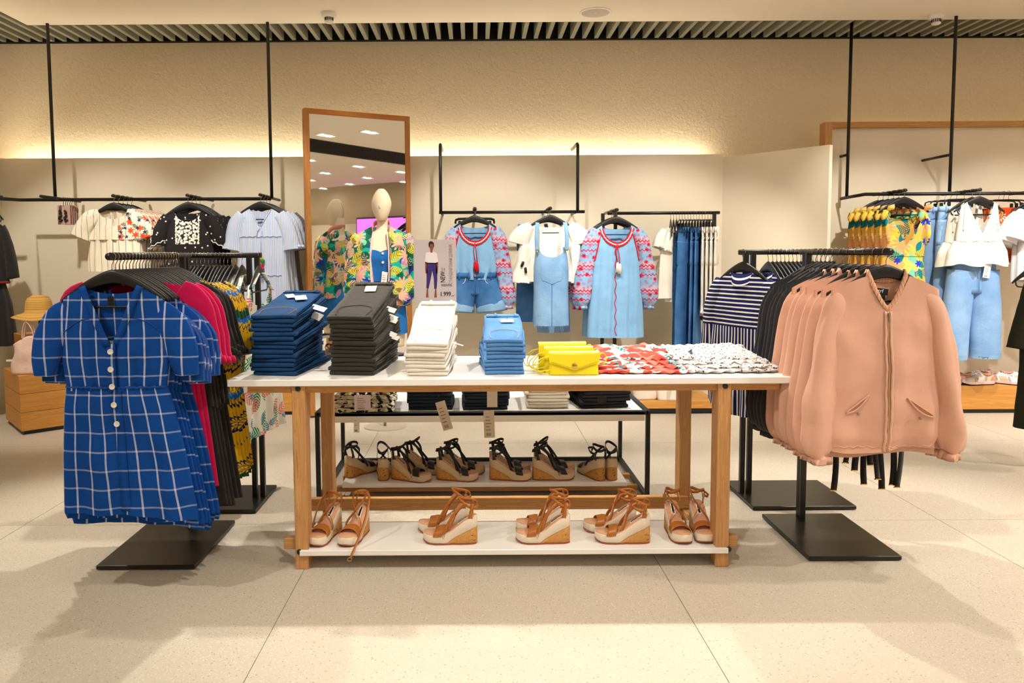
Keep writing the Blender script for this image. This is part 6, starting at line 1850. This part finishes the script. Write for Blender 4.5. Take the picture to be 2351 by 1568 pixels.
# ---- free-standing rack near the angled panel
zr = at(1530, 489, 6.35).z
xa, xb = at(1400, 489, 6.35).x, at(1652, 489, 6.35).x
t = thing('clothes_rack', 'black clothes rack in front of the back wall, with jeans and white trousers', 'clothes rack', ((xa + xb) / 2, 6.35, 0))
ox = (xa + xb) / 2
obj('rail', rod((xa - ox - 0.02, 0, zr), (xb - ox, 0, zr)), M['black_metal'], t)
for px_ in (1384, 1413, 1640):
    x = at(px_, 489, 6.35).x - ox
    boxobj('post', (x - 0.014, x + 0.014, -0.014, 0.014, 0.0, zr), M['black_metal'], t, 0.002)
boxobj('base_bar', (xa - ox - 0.06, xb - ox, -0.02, 0.02, 0.0, 0.03), M['black_metal'], t, 0.002)
fx3 = at(1414, 489, 6.08).x
obj('faceout_arm', rod((fx3 - ox, 6.02 - 6.35, zr + 0.012), (fx3 - ox, 0.22, zr + 0.012), 0.0125), M['black_metal'], t)
wall_hangers(fx3, [6.06, 6.13, 6.2, 6.27], zr + 0.012, 'holding the long sky blue tunics', 'hangers of the sky blue tunics')
tl = [(-0.15, 0, -0.165, 0.05, 0.05), (-0.20, 0, -0.26, 0.066, 0.06), (-0.235, 0, -0.42, 0.066, 0.06), (-0.262, 0, -0.58, 0.074, 0.062), (-0.275, 0, -0.72, 0.068, 0.058), (-0.272, 0, -0.785, 0.034, 0.036), (-0.27, 0, -0.81, 0.042, 0.04)]
Wt = ((-0.1, 0.19), (-0.3, 0.20), (-0.6, 0.215), (-1.05, 0.235))
pt_, g = peasant('peasant_tunic', 'long sky blue tunic with red embroidered sleeves, frontmost', 'tunic', (fx3, 6.06, zr + 0.012), -1.04, Wt, tl, mirror_x(tl), 17, 'sky blue tunics on the wall rack', 'white')
clone(pt_, (fx3 - 0.02, 6.2, zr + 0.005), -0.08, 'second long sky blue tunic, right behind the front one')
# rail contents: white sleeveless tops, jeans, white trousers, seen nearly edge on
xs = [at(px_, 489, 6.35).x for px_ in np.linspace(1540, 1632, 15)]
for i, x in enumerate(xs):
    hanger('arch' if i < 3 else 'clip', (x, 6.35, zr), PI / 2 - 0.2, f'{ORD[i]} black hanger from the left on the wall rack rail', 'black hangers on the wall rack rail')
rr = -PI / 2 - 0.95
t, g = simple_dress('white_camisole', 'white sleeveless frilled top, first from the left on the wall rack rail', 'top', (xs[0] + 0.03, 6.30, zr), M['white_cotton'], ((-0.1, 0.17), (-0.3, 0.19), (-0.75, 0.22)), ((-0.1, 0.015), (-0.3, 0.03), (-0.75, 0.04)), -0.72, (0.10, 0.1, 0.03, 'round'), (0.17, -0.12, 0.05), [(-0.15, 0, -0.15, 0.03, 0.03), (-0.19, 0, -0.22, 0.06, 0.035), (-0.21, 0, -0.30, 0.07, 0.04)], 33, rz=rr, amp=((-0.1, 0.003), (-0.7, 0.014)), freq=5, group='white sleeveless tops on the wall rack')
for q in range(2):
    fz = -0.2 - 0.25 * q
    obj('side_frill', tube([Vector((-0.2 - 0.015 * math.sin(k * 1.4), -0.01 + 0.01 * math.cos(k * 2), fz - 0.03 * k)) for k in range(9)], [0.014 + 0.008 * (k % 2) for k in range(9)], 7), M['white_cotton'], t)
clone(t, (xs[2] + 0.05, 6.34, zr - 0.03), rr, 'white sleeveless frilled top, second from the left on the wall rack rail')
hung_jeans('dark teal jeans under the white sleeveless tops on the wall rack', (xs[3] - 0.02, 6.36, zr - 0.05), M['denim_dark'], 5, 1.2, 1.15, PI / 2 - 0.36, dp=0.013)
hj = hung_jeans('flared mid blue jeans, first of the jeans on the wall rack', (xs[5] + 0.03, 6.35, zr), M['denim_mid'], 4, 1.15, 1.35, -PI / 2 - 0.85, 'flared jeans on the wall rack', dp=0.02)
hj2 = hung_jeans('second of the flared mid blue jeans on the wall rack, counted from the left', (xs[5] + 0.085, 6.37, zr), M['denim_mid'], 14, 1.12, 1.2, PI / 2 - 0.45, 'flared jeans on the wall rack', dp=0.011)
clone(hj2, (xs[5] + 0.122, 6.37, zr), PI / 2 - 0.45, 'third of the flared mid blue jeans on the wall rack, counted from the left')
wt = hung_jeans('first pair of white trousers from the left on the wall rack', (xs[5] + 0.16, 6.35, zr), M['white_cotton'], 6, 0.72, 0.8, PI / 2 - 0.36, 'white trousers on the wall rack', nm='white_trousers', dp=0.012)
for dz, dx in ((-0.88, -0.07), (-0.90, 0.08)):
    obj('security_tag', MB().box(dx - 0.015, dx + 0.015, -0.012, 0.012, dz - 0.03, dz + 0.0, 0.004).data(), M['black_plastic'], wt)
for k in range(1, 4):
    clone(wt, (xs[5] + 0.16 + 0.036 * k, 6.35, zr), PI / 2 - 0.36, f'{ORD[k]} pair of white trousers from the left on the wall rack')

# ---- right wall rail
RYR = 6.35
zq = at(2150, 445, RYR).z
xq0 = at(1986, 446, RYR).x
t = thing('hanging_rail', 'black rail hung from the ceiling by two poles, in front of the wood framed panel', 'clothes rail', (4.0, RYR, zq))
def rl(v): return Vector(v) - Vector((4.0, RYR, zq))
obj('rail', tube([rl(at(1931, 456, 6.68)), rl((xq0, RYR, zq)), rl((6.2, RYR, zq))], 0.0145, 10), M['black_metal'], t)
for px_, py_, Y in ((1944, 452, 6.62), (2180, 440, RYR)):
    p = at(px_, py_, Y); top = at({1944: 1951, 2180: 2194}[px_], 80, Y)
    obj('ceiling_pole', rod(rl((p.x, Y, p.z)), rl((p.x, Y, CEIL + 0.1))), M['black_metal'], t)
    s_ = at(px_ + 4, 355, Y)
    obj('wall_stub', rod(rl((p.x, Y, s_.z)), rl((p.x - 0.0, 6.75, s_.z - 0.0)), 0.012), M['black_metal'], t)
zq2 = zq + 0.012
for x in (3.53, 4.14, 4.74):
    obj('faceout_arm', rod(rl((x, 6.1, zq2)), rl((x, 6.6, zq2)), 0.0125), M['black_metal'], t)
# yellow leaf print dresses
ys = [6.12, 6.2, 6.28, 6.36, 6.44, 6.52]
wall_hangers(3.53, ys, zq2, 'holding the yellow leaf print dresses', 'hangers of the yellow leaf print dresses')
t, g = simple_dress('leaf_print_dress', 'yellow leaf print dress with tied straps, frontmost on the right wall rail', 'dress', (3.53, ys[0], zq2), M['yellow_tropic'], ((-0.1, 0.165), (-0.3, 0.185), (-0.5, 0.18), (-0.56, 0.175), (-1.2, 0.25)), ((-0.1, 0.03), (-0.3, 0.06), (-0.56, 0.05), (-1.2, 0.08)), -1.15, (0.13, 0.25, 0.03, 'v'), (0.165, -0.20, 0.04), None, 44, amp=((-0.2, 0.002), (-0.5, 0.006), (-1.1, 0.016)), freq=5, group='yellow leaf print dresses on the right wall rail', uvref=0.2)
for sg in (-1, 1):
    obj('shoulder_strap', ribbon([Vector((sg * 0.155, -0.03, -0.25)), Vector((sg * 0.152, -0.03, -0.19)), Vector((sg * 0.15, 0.0, -0.155)), Vector((sg * 0.15, 0.03, -0.2))], (1, 0, 0), 0.024, 0.003), M['yellow_tropic'], t)
    for a in (-0.7, 0.6):
        p0 = Vector((sg * 0.152, -0.02, -0.168)); d_ = Vector((math.sin(a) * 0.6, -0.3, math.cos(a) * (1 if a > 0 else -1) * 0.5 + 0.1))
        v, f = tube([p0, p0 + d_ * 0.05, p0 + d_ * 0.10 + Vector((0, 0, -0.02)), p0 + d_ * 0.12 + Vector((0, 0, -0.05))], [0.006, 0.022, 0.026, 0.006], 8)
        obj('tie_end', (v, f, [(q[0], q[2]) for q in v]), M['yellow_tropic'], t)
    v, f = tube([Vector((sg * 0.15, -0.03, -0.17)), Vector((sg * 0.17, -0.06, -0.26)), Vector((sg * 0.165, -0.07, -0.36)), Vector((sg * 0.16, -0.07, -0.44))], [0.006, 0.016, 0.02, 0.01], 8)
    obj('tie_end', (v, f, [(q[0], q[2]) for q in v]), M['yellow_tropic'], t)
obj('waist_seam', tube([g.front(x, -0.535, 0.002) for x in np.linspace(-0.175, 0.175, 24)], 0.004, 6), M['yellow_tropic'], t)
for k in range(1, 6):
    clone(t, (3.53 - 0.015 * k, ys[k], zq2), 0.05 * (k % 2), f'{ORD[k]} yellow leaf print dress from the front on the right wall rail')
# pale trousers behind, white eyelet top, culottes
ys = [6.11, 6.2, 6.3, 6.4, 6.48, 6.56]
for i, y in enumerate(ys):
    hanger('arch' if i < 2 else 'clip', (4.14, y, zq2), 0.04 * math.sin(i), f'{ORD[i]} black hanger from the front holding the eyelet tops and pale trousers', 'hangers of the eyelet tops')
def eyelet(label, loc, rz):
    t, g = simple_dress('eyelet_camisole', label, 'top', loc, M['white_cotton'], ((-0.1, 0.15), (-0.3, 0.175), (-0.45, 0.19)), ((-0.1, 0.03), (-0.3, 0.05), (-0.5, 0.05)), -0.415, (0.115, 0.26, 0.2, 'v'), (0.155, -0.10, 0.03), None, 54, rz=rz, amp=((-0.1, 0.001), (-0.4, 0.005)), freq=5, group='white eyelet tops on the right wall rail')
    obj('peplum', Garment(((-0.4, 0.19), (-0.5, 0.245), (-0.66, 0.275)), ((-0.4, 0.05), (-0.5, 0.08), (-0.66, 0.10)), -0.615, (0.01, 0, 0, 'round'), (0.19, -0.415, 0.0), ((-0.4, 0.003), (-0.5, 0.014), (-0.62, 0.026)), 5.5, cols=60, rows=14, seed=4, crumple=0.006, hemwave=0.012).build(), M['white_cotton'], t)
    pts = [g.front(x, -0.415 + 0.006 * math.sin(x * 210), 0.006) for x in np.linspace(-0.185, 0.185, 60)]
    obj('waist_ruffle', tube(pts, 0.009, 6), M['white_cotton'], t)
    for sg in (-1, 1):
        obj('shoulder_ruffle', tube([Vector((sg * (0.125 + 0.02 * q), -0.02 - 0.02 * q, -0.11 - 0.22 * q + 0.004 * math.sin(q * 60))) for q in np.linspace(0, 1, 26)], 0.006, 6), M['white_cotton'], t)
    return t
e1 = eyelet('white eyelet top with a flared peplum, above the pale blue culottes', (4.14, ys[0], zq2), 0.0)
clone(e1, (4.115, ys[1] + 0.04, zq2 - 0.01), 0.15, 'second white eyelet top, behind and to the left of the front one')
l = [(-0.095, 0, -0.66, 0.115, 0.075), (-0.115, 0, -0.85, 0.115, 0.078), (-0.135, 0, -1.1, 0.115, 0.08), (-0.15, 0, -1.40, 0.118, 0.082)]
r_ = [(0.095, 0, -0.66, 0.115, 0.075), (0.105, 0, -0.85, 0.12, 0.078), (0.12, 0, -1.1, 0.128, 0.08), (0.125, 0, -1.39, 0.122, 0.082)]
cul = trousers('denim_culottes', 'pale blue denim culottes hanging under the white eyelet top', 'trousers', (4.135, 6.14, zq2), M['denim_pale'], -0.50, 0.165, [l, r_], 8, 0.065)
for sg, L_ in ((-1, l), (1, r_)):
    z = L_[-1][2] + 0.02
    obj('hem_band', loft([ell(zz, L_[-1][0], 0, L_[-1][3] * 1.01, L_[-1][4] * 1.03, 30) for zz in (z + 0.02, z - 0.02)], True), M['denim_light'], cul)
tagcard(cul, (0.06, -0.09, -0.60), 0.055, 0.12, (0, 0.15, 0), lines=4)
pl = hung_jeans('pale blue trousers, first behind the white eyelet tops', (4.06, ys[2], zq2), M['denim_pale'], 9, 1.0, 1.1, 0.2, 'pale blue trousers on the right wall rail', nm='hung_trousers')
for k in range(1, 4):
    clone(pl, (4.04 - 0.02 * k, ys[2 + k], zq2), 0.15, f'{ORD[k]} pair of pale blue trousers behind the white eyelet tops')
# white tees and orange-red shorts at the right edge
ys = [6.1, 6.16, 6.22, 6.28]
for i, y in enumerate(ys):
    hanger('arch', (4.74, y, zq2), 0.0, f'{ORD[i]} black hanger from the front holding the white tees', 'hangers of the white tees')
t, g = simple_dress('white_tee', 'white short sleeved tee at the right edge, frontmost', 'tee', (4.76, ys[0], zq2), M['white_knit'], ((-0.1, 0.2), (-0.3, 0.21), (-0.62, 0.22)), ((-0.1, 0.02), (-0.3, 0.05), (-0.62, 0.05)), -0.72, (0.09, 0.08, 0.02, 'round'), (0.2, -0.12, 0.05), [(-0.17, 0, -0.165, 0.055, 0.04), (-0.23, 0, -0.24, 0.075, 0.045), (-0.285, 0, -0.33, 0.085, 0.045), (-0.315, 0, -0.41, 0.088, 0.042)], 64, amp=((-0.1, 0.002), (-0.6, 0.010)), freq=4, group='white tees at the right edge')
for k in range(1, 3):
    clone(t, (4.74 - 0.02 * k, ys[k] + 0.02, zq2 - 0.02 * k), 0.1 * k, f'{ORD[k]} white tee from the front at the right edge')
l = [(-0.085, 0, -0.62, 0.115, 0.08), (-0.11, 0, -0.72, 0.14, 0.085), (-0.125, 0, -0.80, 0.155, 0.09)]
lu = lambda L_: L_
shr = thing('floral_shorts', 'orange red tropical print shorts under the white tee at the right edge', 'shorts', (4.78, 6.02, zq2), 0.0)
for L_ in (l, mirror_x(l)):
    obj('shorts_leg', sleeve(L_, 24, 16, 0.006, 4, 2), M['red_floral'], shr)
rows = [ell(z, 0, 0, w, 0.06 + (0.62 + z) * 0, 40, 2.5) for z, w in ((-0.46, 0.155), (-0.55, 0.18), (-0.66, 0.205))]
v, f = loft(rows); obj('shorts_hip', (v, f, [(p[0], p[2]) for p in v]), M['red_floral'], shr)
obj('hem_band', loft([ell(z, -0.125, 0, 0.16, 0.092, 30) for z in (-0.80, -0.815)], True), M['white_cotton'], shr)
rf = thing('floral_trousers', 'first orange red tropical print trousers behind the white tees', 'trousers', (4.62, 6.42, zq2), 0.15, 'orange red print trousers behind the white tees')
v, f, uv = sleeve([(0, 0, -0.13, 0.15, 0.04), (0, 0, -0.35, 0.17, 0.05), (0, 0, -0.60, 0.2, 0.05)], 26, 18, 0.006, 5, 3); obj('shorts_hip', (v, f, uv), M['red_floral'], rf)
for k in range(3):
    hanger('clip', (4.60, 6.42 + 0.06 * k, zq2), 0.15, f'{ORD[k]} black clip hanger behind the white tees', 'clip hangers behind the white tees')
    if k: clone(rf, (4.60, 6.42 + 0.06 * k, zq2), 0.15, f'{ORD[k]} orange red tropical print trousers behind the white tees')
# dark olive outfit cut by the right edge, nearer to the camera
p = at(2375, 740, 4.6)
t, g = simple_dress('dark_dress', 'dark olive dress cut off by the right edge', 'dress', (p.x, 4.6, 1.36), plain('dark_olive_cloth', C(40, 40, 30), 0.85, 0, 0.15, (16, 0.4, 0.01)), ((-0.1, 0.06), (-0.3, 0.08), (-0.7, 0.075), (-1.1, 0.095)), ((-0.1, 0.05), (-1.1, 0.08)), -1.08, (0.04, 0.03, 0.02, 'round'), (0.055, -0.1, 0.01), [(-0.03, 0, -0.16, 0.03, 0.04), (-0.075, 0, -0.4, 0.04, 0.05), (-0.105, 0, -0.58, 0.05, 0.06)], 71, amp=((-0.1, 0.003), (-1, 0.01)))
rk = thing('clothes_rack', 'black clothes rack just beyond the right edge, holding the dark olive dress', 'clothes rack', (p.x + 0.05, 4.6, 0))
obj('rail', rod((-0.05, 0, 1.36), (0.7, 0, 1.36)), M['black_metal'], rk)
boxobj('post', (0.25, 0.28, -0.013, 0.013, 0.02, 1.36), M['black_metal'], rk); boxobj('base_plate', (0.1, 0.6, -0.2, 0.2, 0, 0.02), M['base_metal'], rk)
hanger('arch', (p.x, 4.6, 1.36), PI / 2, 'black hanger of the dark olive dress at the right edge', 'hanger at the right edge')

# ------------------------------------------------------------------ benches, boxes and what stands on them
def plank_box(name, label, cat, c, rz, w, d, h, n, parent_mat, dark=True):
    t = thing(name, label, cat, c, rz)
    if dark: boxobj('plinth', (-w / 2 + 0.02, w / 2 - 0.02, -d / 2 + 0.02, d / 2 - 0.02, 0, 0.03), M['black_metal'], t)
    z0 = 0.03 if dark else 0.0
    ph = (h - z0) / n
    for i in range(n):
        boxobj('panel', (-w / 2, w / 2, -d / 2, d / 2, z0 + i * ph + 0.0015, z0 + (i + 1) * ph - 0.0015), parent_mat, t, 0.002)
    return t
cf_ = Vector((-3.535, 5.684, 0))
an = math.radians(42)
e1, e2 = Vector((math.cos(an), math.sin(an), 0)), Vector((-math.sin(an), math.cos(an), 0))
cb = cf_ + e1 * 0.30 + e2 * 0.30
plank_box('wooden_block', 'low wooden display block of stacked panels on the floor at left', 'display block', tuple(cb), an, 0.60, 0.60, 0.468, 3, M['oakX'])
cb2 = cb + Vector((-0.14, 0.10, 0))
plank_box('upper_wooden_block', 'smaller wooden block standing behind on top of the low block at left', 'display block', (cb2.x, cb2.y, 0.4685), an, 0.34, 0.36, 0.28, 1, M['oakX'], False)
# straw hat on a stand
M['straw'] = stripes('straw_braid', C(214, 168, 92), C(190, 144, 70), 0.008, 0.003, 1)
hp = at(90, 722, 5.98)
st_ = thing('hat_stand', 'thin black metal stand carrying the straw hat', 'stand', (hp.x, 5.98, 0.7488))
obj('stand_rod', tube([(0, 0, 0.005), (0, 0, hp.z - 0.7488 + 0.09)], 0.008, 8), M['black_metal'], st_)
obj('stand_foot', loft([ell(z, 0, 0, 0.06, 0.06, 24) for z in (0.0, 0.008)], True, True, True), M['black_metal'], st_, False)
obj('stand_knob', loft([ell(hp.z - 0.7488 + z, 0, 0, r, r, 16) for z, r in ((0.07, 0.02), (0.09, 0.045), (0.11, 0.05), (0.125, 0.02))], True, True, True), M['black_metal'], st_)
t = thing('straw_hat', 'straw hat with a wavy brim on the stand at left', 'hat', (hp.x, 5.98, hp.z), 0.0)
rows, uv = [], []
for i, (r, z) in enumerate([(0.004, 0.158), (0.045, 0.155), (0.078, 0.138), (0.094, 0.10), (0.10, 0.05), (0.104, 0.022), (0.12, 0.012), (0.15, 0.002), (0.18, -0.012), (0.192, -0.02), (0.190, -0.024), (0.15, -0.006), (0.108, 0.006)]):
    ring = []
    for k in range(48):
        a = 2 * PI * k / 48
        w = max(0, (r - 0.11) / 0.08)
        ring.append((r * math.cos(a) * (1 + 0.05 * w * math.sin(2 * a)), r * math.sin(a), z + w * (0.022 * math.sin(2 * a + 0.6) + 0.018 * math.cos(a)))); uv.append((a * r, i * 0.02 + z))
    rows.append(ring)
v, f = loft(rows, True, True); t_b = obj('crown_and_brim', (v, f, uv), M['straw'], t)
band = [(0.107 * math.cos(a), 0.107 * math.sin(a), 0.026) for a in np.linspace(0, 2 * PI, 40)[:-1]]
obj('ribbon_tie', tube([Vector((0.10, 0.02, 0.02)), Vector((0.15, 0.03, 0.05)), Vector((0.19, 0.02, 0.02)), Vector((0.16, 0.0, 0.0))], 0.006, 6), M['black_cloth'], t)
# blush pink bag on the block
bp = at(72, 852, 5.80)
t = thing('tote_bag', 'blush pink slouchy tote bag on the low wooden block at left', 'bag', (bp.x - 0.02, 5.82, 0.469), 0.15)
M['blush'] = plain('blush_leather', C(238, 204, 190), 0.55, 0, 0.3, (14, 0.5, 0.02))
rows = []
for q in np.linspace(0, 1, 16):
    z = 0.30 * q
    ring = []
    for (x, y, zz) in ell(z, -0.02 * q, 0, 0.125 - 0.03 * q + 0.012 * math.sin(q * 6), 0.06 * (1 - 0.7 * q) + 0.01, 32, 3):
        ring.append((x + 0.012 * mn.noise(Vector((x * 9, z * 9, 2))), y + 0.014 * mn.noise(Vector((x * 11, z * 9, 7))), zz * (1 - 0.25 * max(0, -x / 0.12) * q)))
    rows.append(ring)
obj('bag_body', loft(rows, True, True, True), M['blush'], t)
for dy in (-0.02, 0.02):
    hpth = smooth_path([(-0.04, dy, 0.27), (-0.03, dy, 0.36), (-0.005, dy, 0.41), (0.03, dy, 0.36), (0.05, dy, 0.28)], 20)
    obj('handle', ribbon([Vector(p) for p in hpth], (0, 1, 0), 0.011, 0.002), M['blush'], t)
boxobj('clasp_tab', (-0.16, -0.10, -0.03, -0.02, 0.10, 0.115), M['white_plastic'], t)
# low bench between table and mirror
p0 = at(606, 953, 6.36); p1 = at(663, 953, 6.36)
plank_box('side_bench', 'wooden bench at the wall, showing left of the front table', 'bench', (p1.x - 0.25, 6.56, 0), 0, 0.9, 0.40, 0.21, 1, M['oakX'])
# bench under the wall rack with white totes
p0 = at(1296, 945, 6.3); p1 = at(1646, 945, 6.3)
bxc = (p0.x + p1.x) / 2; bw_ = p1.x - p0.x
t = thing('low_bench', 'low wooden bench on a black frame at the back wall, carrying white tote bags', 'bench', (bxc, 6.45, 0))
boxobj('bench_top', (-bw_ / 2, bw_ / 2, -0.16, 0.27, 0.052, 0.118), M['oakX'], t, 0.002)
for y in (-0.13, 0.24):
    boxobj('frame_bar', (-bw_ / 2 - 0.02, bw_ / 2 + 0.03, y - 0.015, y + 0.015, 0.022, 0.052), M['black_metal'], t)
for x in (-bw_ / 2 + 0.02, bw_ / 2 - 0.02):
    for y in (-0.13, 0.24):
        boxobj('foot', (x - 0.015, x + 0.015, y - 0.015, y + 0.015, 0, 0.024), M['black_metal'], t)
M['tote_white'] = plain('white_tote_leather', C(240, 228, 216), 0.55, 0, 0.3, (12, 0.5, 0.02))
def tote(px_, w, h, label, Y):
    p = at(px_, 925, Y)
    t = thing('white_tote', label, 'bag', (p.x, Y, 0.1185), 0.0, 'white tote bags on the low bench')
    rows = []
    for q in np.linspace(0, 1, 14):
        rows.append([(x + 0.01 * mn.noise(Vector((x * 8 + px_, q * 3, 1))), y + 0.014 * mn.noise(Vector((x * 9, q * 3 + px_, 4))), z) for x, y, z in ell(h * q, 0, 0, w / 2 * (1 - 0.08 * q) + 0.012 * math.sin(q * 5), 0.07 * (1 - 0.6 * q), 32, 3.2)])
    obj('bag_body', loft(rows, True, True, True), M['tote_white'], t)
    for dy in (-0.02, 0.02):
        hpth = smooth_path([(-w * 0.2, dy, h - 0.01), (-w * 0.15, dy, h + 0.12), (0, dy, h + 0.17), (w * 0.15, dy, h + 0.12), (w * 0.2, dy, h - 0.01)], 18)
        obj('handle', ribbon([Vector(p_) for p_ in hpth], (0, 1, 0), 0.01, 0.002), M['tote_white'], t)
tote(1478, 0.2, 0.24, 'smaller white tote bag on the left of the low bench', 6.40); tote(1545, 0.28, 0.26, 'larger white tote bag on the right of the low bench', 6.36)
# bench at right with sneakers
zb_ = at(2270, 884, 6.3).z
p0 = at(2120, 940, 6.26)
t = thing('sneaker_bench', 'wooden bench at right under the culottes, carrying the sneakers', 'bench', (4.6, 6.46, 0))
boxobj('bench_block', (p0.x - 4.6, 2.2, -0.2, 0.22, 0.035, zb_), M['oakX'], t, 0.002)
boxobj('plinth', (p0.x - 4.6 + 0.03, 2.17, -0.185, 0.20, 0, 0.035), M['black_metal'], t)
M['snk_beige'] = plain('beige_suede', C(222, 206, 180), 0.85); M['snk_white'] = plain('white_mesh', C(246, 240, 240), 0.6); M['snk_rose'] = plain('rose_suede', C(214, 160, 142), 0.8); M['snk_pink'] = plain('pink_foam', C(246, 210, 204), 0.6)
def sneaker(label, px_, Y, deg, upper, stripe, group):
    p = at(px_, 884, Y)
    t = thing('sneaker', label, 'shoe', (p.x, Y, zb_), D2R(deg), group)
    L = 0.275
    hw = lambda s: float(np.interp(s, [0, .05, .2, .45, .7, .88, .97, 1], [.022, .034, .038, .036, .048, .044, .028, .010]))
    X = lambda s: (s - .5) * L
    def layer(z0, z1, gr):
        rings = []
        for s in np.linspace(0, 1, 24):
            w = hw(s) + gr; lift = 0.012 * max(0, (s - .75) / .25) ** 2 + 0.004 * max(0, (.12 - s) / .12)
            a, b = z0(s) + lift, z1(s) + lift
            rings.append([(X(s) * (1 + gr * 3), -w, a), (X(s) * (1 + gr * 3), w, a), (X(s) * (1 + gr * 3), w, b), (X(s) * (1 + gr * 3), -w, b)])
        return loft(rings, True, True, True)
    obj('outsole', layer(lambda s: 0.0, lambda s: 0.009, 0.004), M['ink'], t, False)
    obj('midsole', layer(lambda s: 0.009, lambda s: 0.034 - 0.008 * s, 0.005), M['snk_pink'], t, False)
    obj('midsole_edge', layer(lambda s: 0.025 - 0.004 * s, lambda s: 0.036 - 0.009 * s, 0.003), M['snk_white'], t, False)
    rings = []
    for s in np.linspace(0, 1, 26):
        w = hw(s); top = float(np.interp(s, [0, .06, .25, .36, .5, .65, .82, .95, 1], [.085, .098, .082, .098, .088, .07, .058, .045, .03]))
        lift = 0.012 * max(0, (s - .75) / .25) ** 2
        z0 = 0.03 - 0.008 * s + lift
        rings.append([(X(s), math.cos(a) * w * (1 - 0.45 * max(0, math.sin(a)) ** 2 * (1 if s < .6 else .4)), z0 + (top - z0) * max(0, math.sin(a)) ** 0.9) for a in np.linspace(-0.05, PI + 0.05, 15)])
    obj('upper', loft(rings, False, True, True), upper, t)
    op = [(X(.13) + 0.045 * math.cos(a), 0.021 * math.sin(a), 0.0915 + 0.006 * math.cos(2 * a)) for a in np.linspace(0, 2 * PI, 20)[:-1]]
    obj('collar', tube([Vector(p_) + Vector((0.012, 0, 0)) for p_ in op], 0.007, 7, True), M['snk_rose'], t)
    for sg in (-1, 1):
        for s0, s1, m_ in ((.42, .62, stripe), (.30, .36, M['snk_rose']), (.66, .70, M['snk_rose']), (.02, .16, M['snk_rose'])):
            v = []
            for k in range(6):
                q = k / 5; s = s0 + (s1 - s0) * 0.0 + 0.05 * q
                za = 0.032; zt_ = 0.072
                z = za + (zt_ - za) * q
                y = sg * (hw(s0 + .03) * (1 - 0.30 * q * q) + 0.0022)
                v += [(X(s0 - 0.06 * q), y, z), (X(s1 - 0.06 * q), sg * (hw(s1) * (1 - 0.30 * q * q) + 0.0022), z)]
            f = [(2 * k, 2 * k + 1, 2 * k + 3, 2 * k + 2) for k in range(5)]
            obj('side_stripe', (v, f), m_, t)
    for k in range(5):
        s = .42 + .055 * k; z = float(np.interp(s, [.36, .5, .65, .82], [.1, .09, .073, .06])) + 0.002
        obj('lace', tube([(X(s), -0.022, z - 0.008), (X(s) + 0.006, 0, z), (X(s), 0.022, z - 0.008)], 0.0028, 6), M['snk_white'], t)
    return t
gs = 'sneakers on the right bench'
sneaker('beige sneaker half hidden by the jacket sleeve, at the left end of the right bench', 2192, 6.36, 180, M['snk_rose'], M['snk_white'], gs)
sneaker('beige and white sneaker with toe to the left, front row of the right bench', 2243, 6.33, 184, M['snk_beige'], M['snk_white'], gs)
sneaker('silver grey sneaker, behind the beige and white one', 2237, 6.50, 180, plain('silver', C(170, 160, 160), 0.4), M['snk_white'], gs)
sneaker('white sneaker with toe to the front, second in the front row of the right bench', 2305, 6.36, -40, M['snk_white'], M['snk_beige'], gs)
sneaker('white sneaker with grey lacing, third in the front row of the right bench', 2340, 6.38, -35, M['snk_white'], M['snk_beige'], gs)
t_ = sneaker('green and black striped sneaker, rear right on the right bench', 2352, 6.54, 180, plain('green_stripe', C(30, 130, 90), 0.6), M['ink'], gs)

# ------------------------------------------------------------------ across the shop, seen only in the mirror
t = thing('pink_screen', 'glowing pink screen far across the shop, seen in the mirror', 'screen', (XR - 0.30, -3.0, 0))
boxobj('screen_face', (-0.02, 0.0, -1.6, 1.6, 1.5, 2.4), M['pink_screen'], t)
boxobj('screen_case', (0.0, 0.05, -1.65, 1.65, 1.45, 2.45), M['black_metal'], t)
mrk = rack('black clothes rack across the shop, seen in the mirror', (2.2, 2.7, 3.2, 3.7), [(2.45, 3.45)], [(2.1, 3.45, RZ), (2.8, 3.45, RZ)], name='mirrored_rack') if False else None
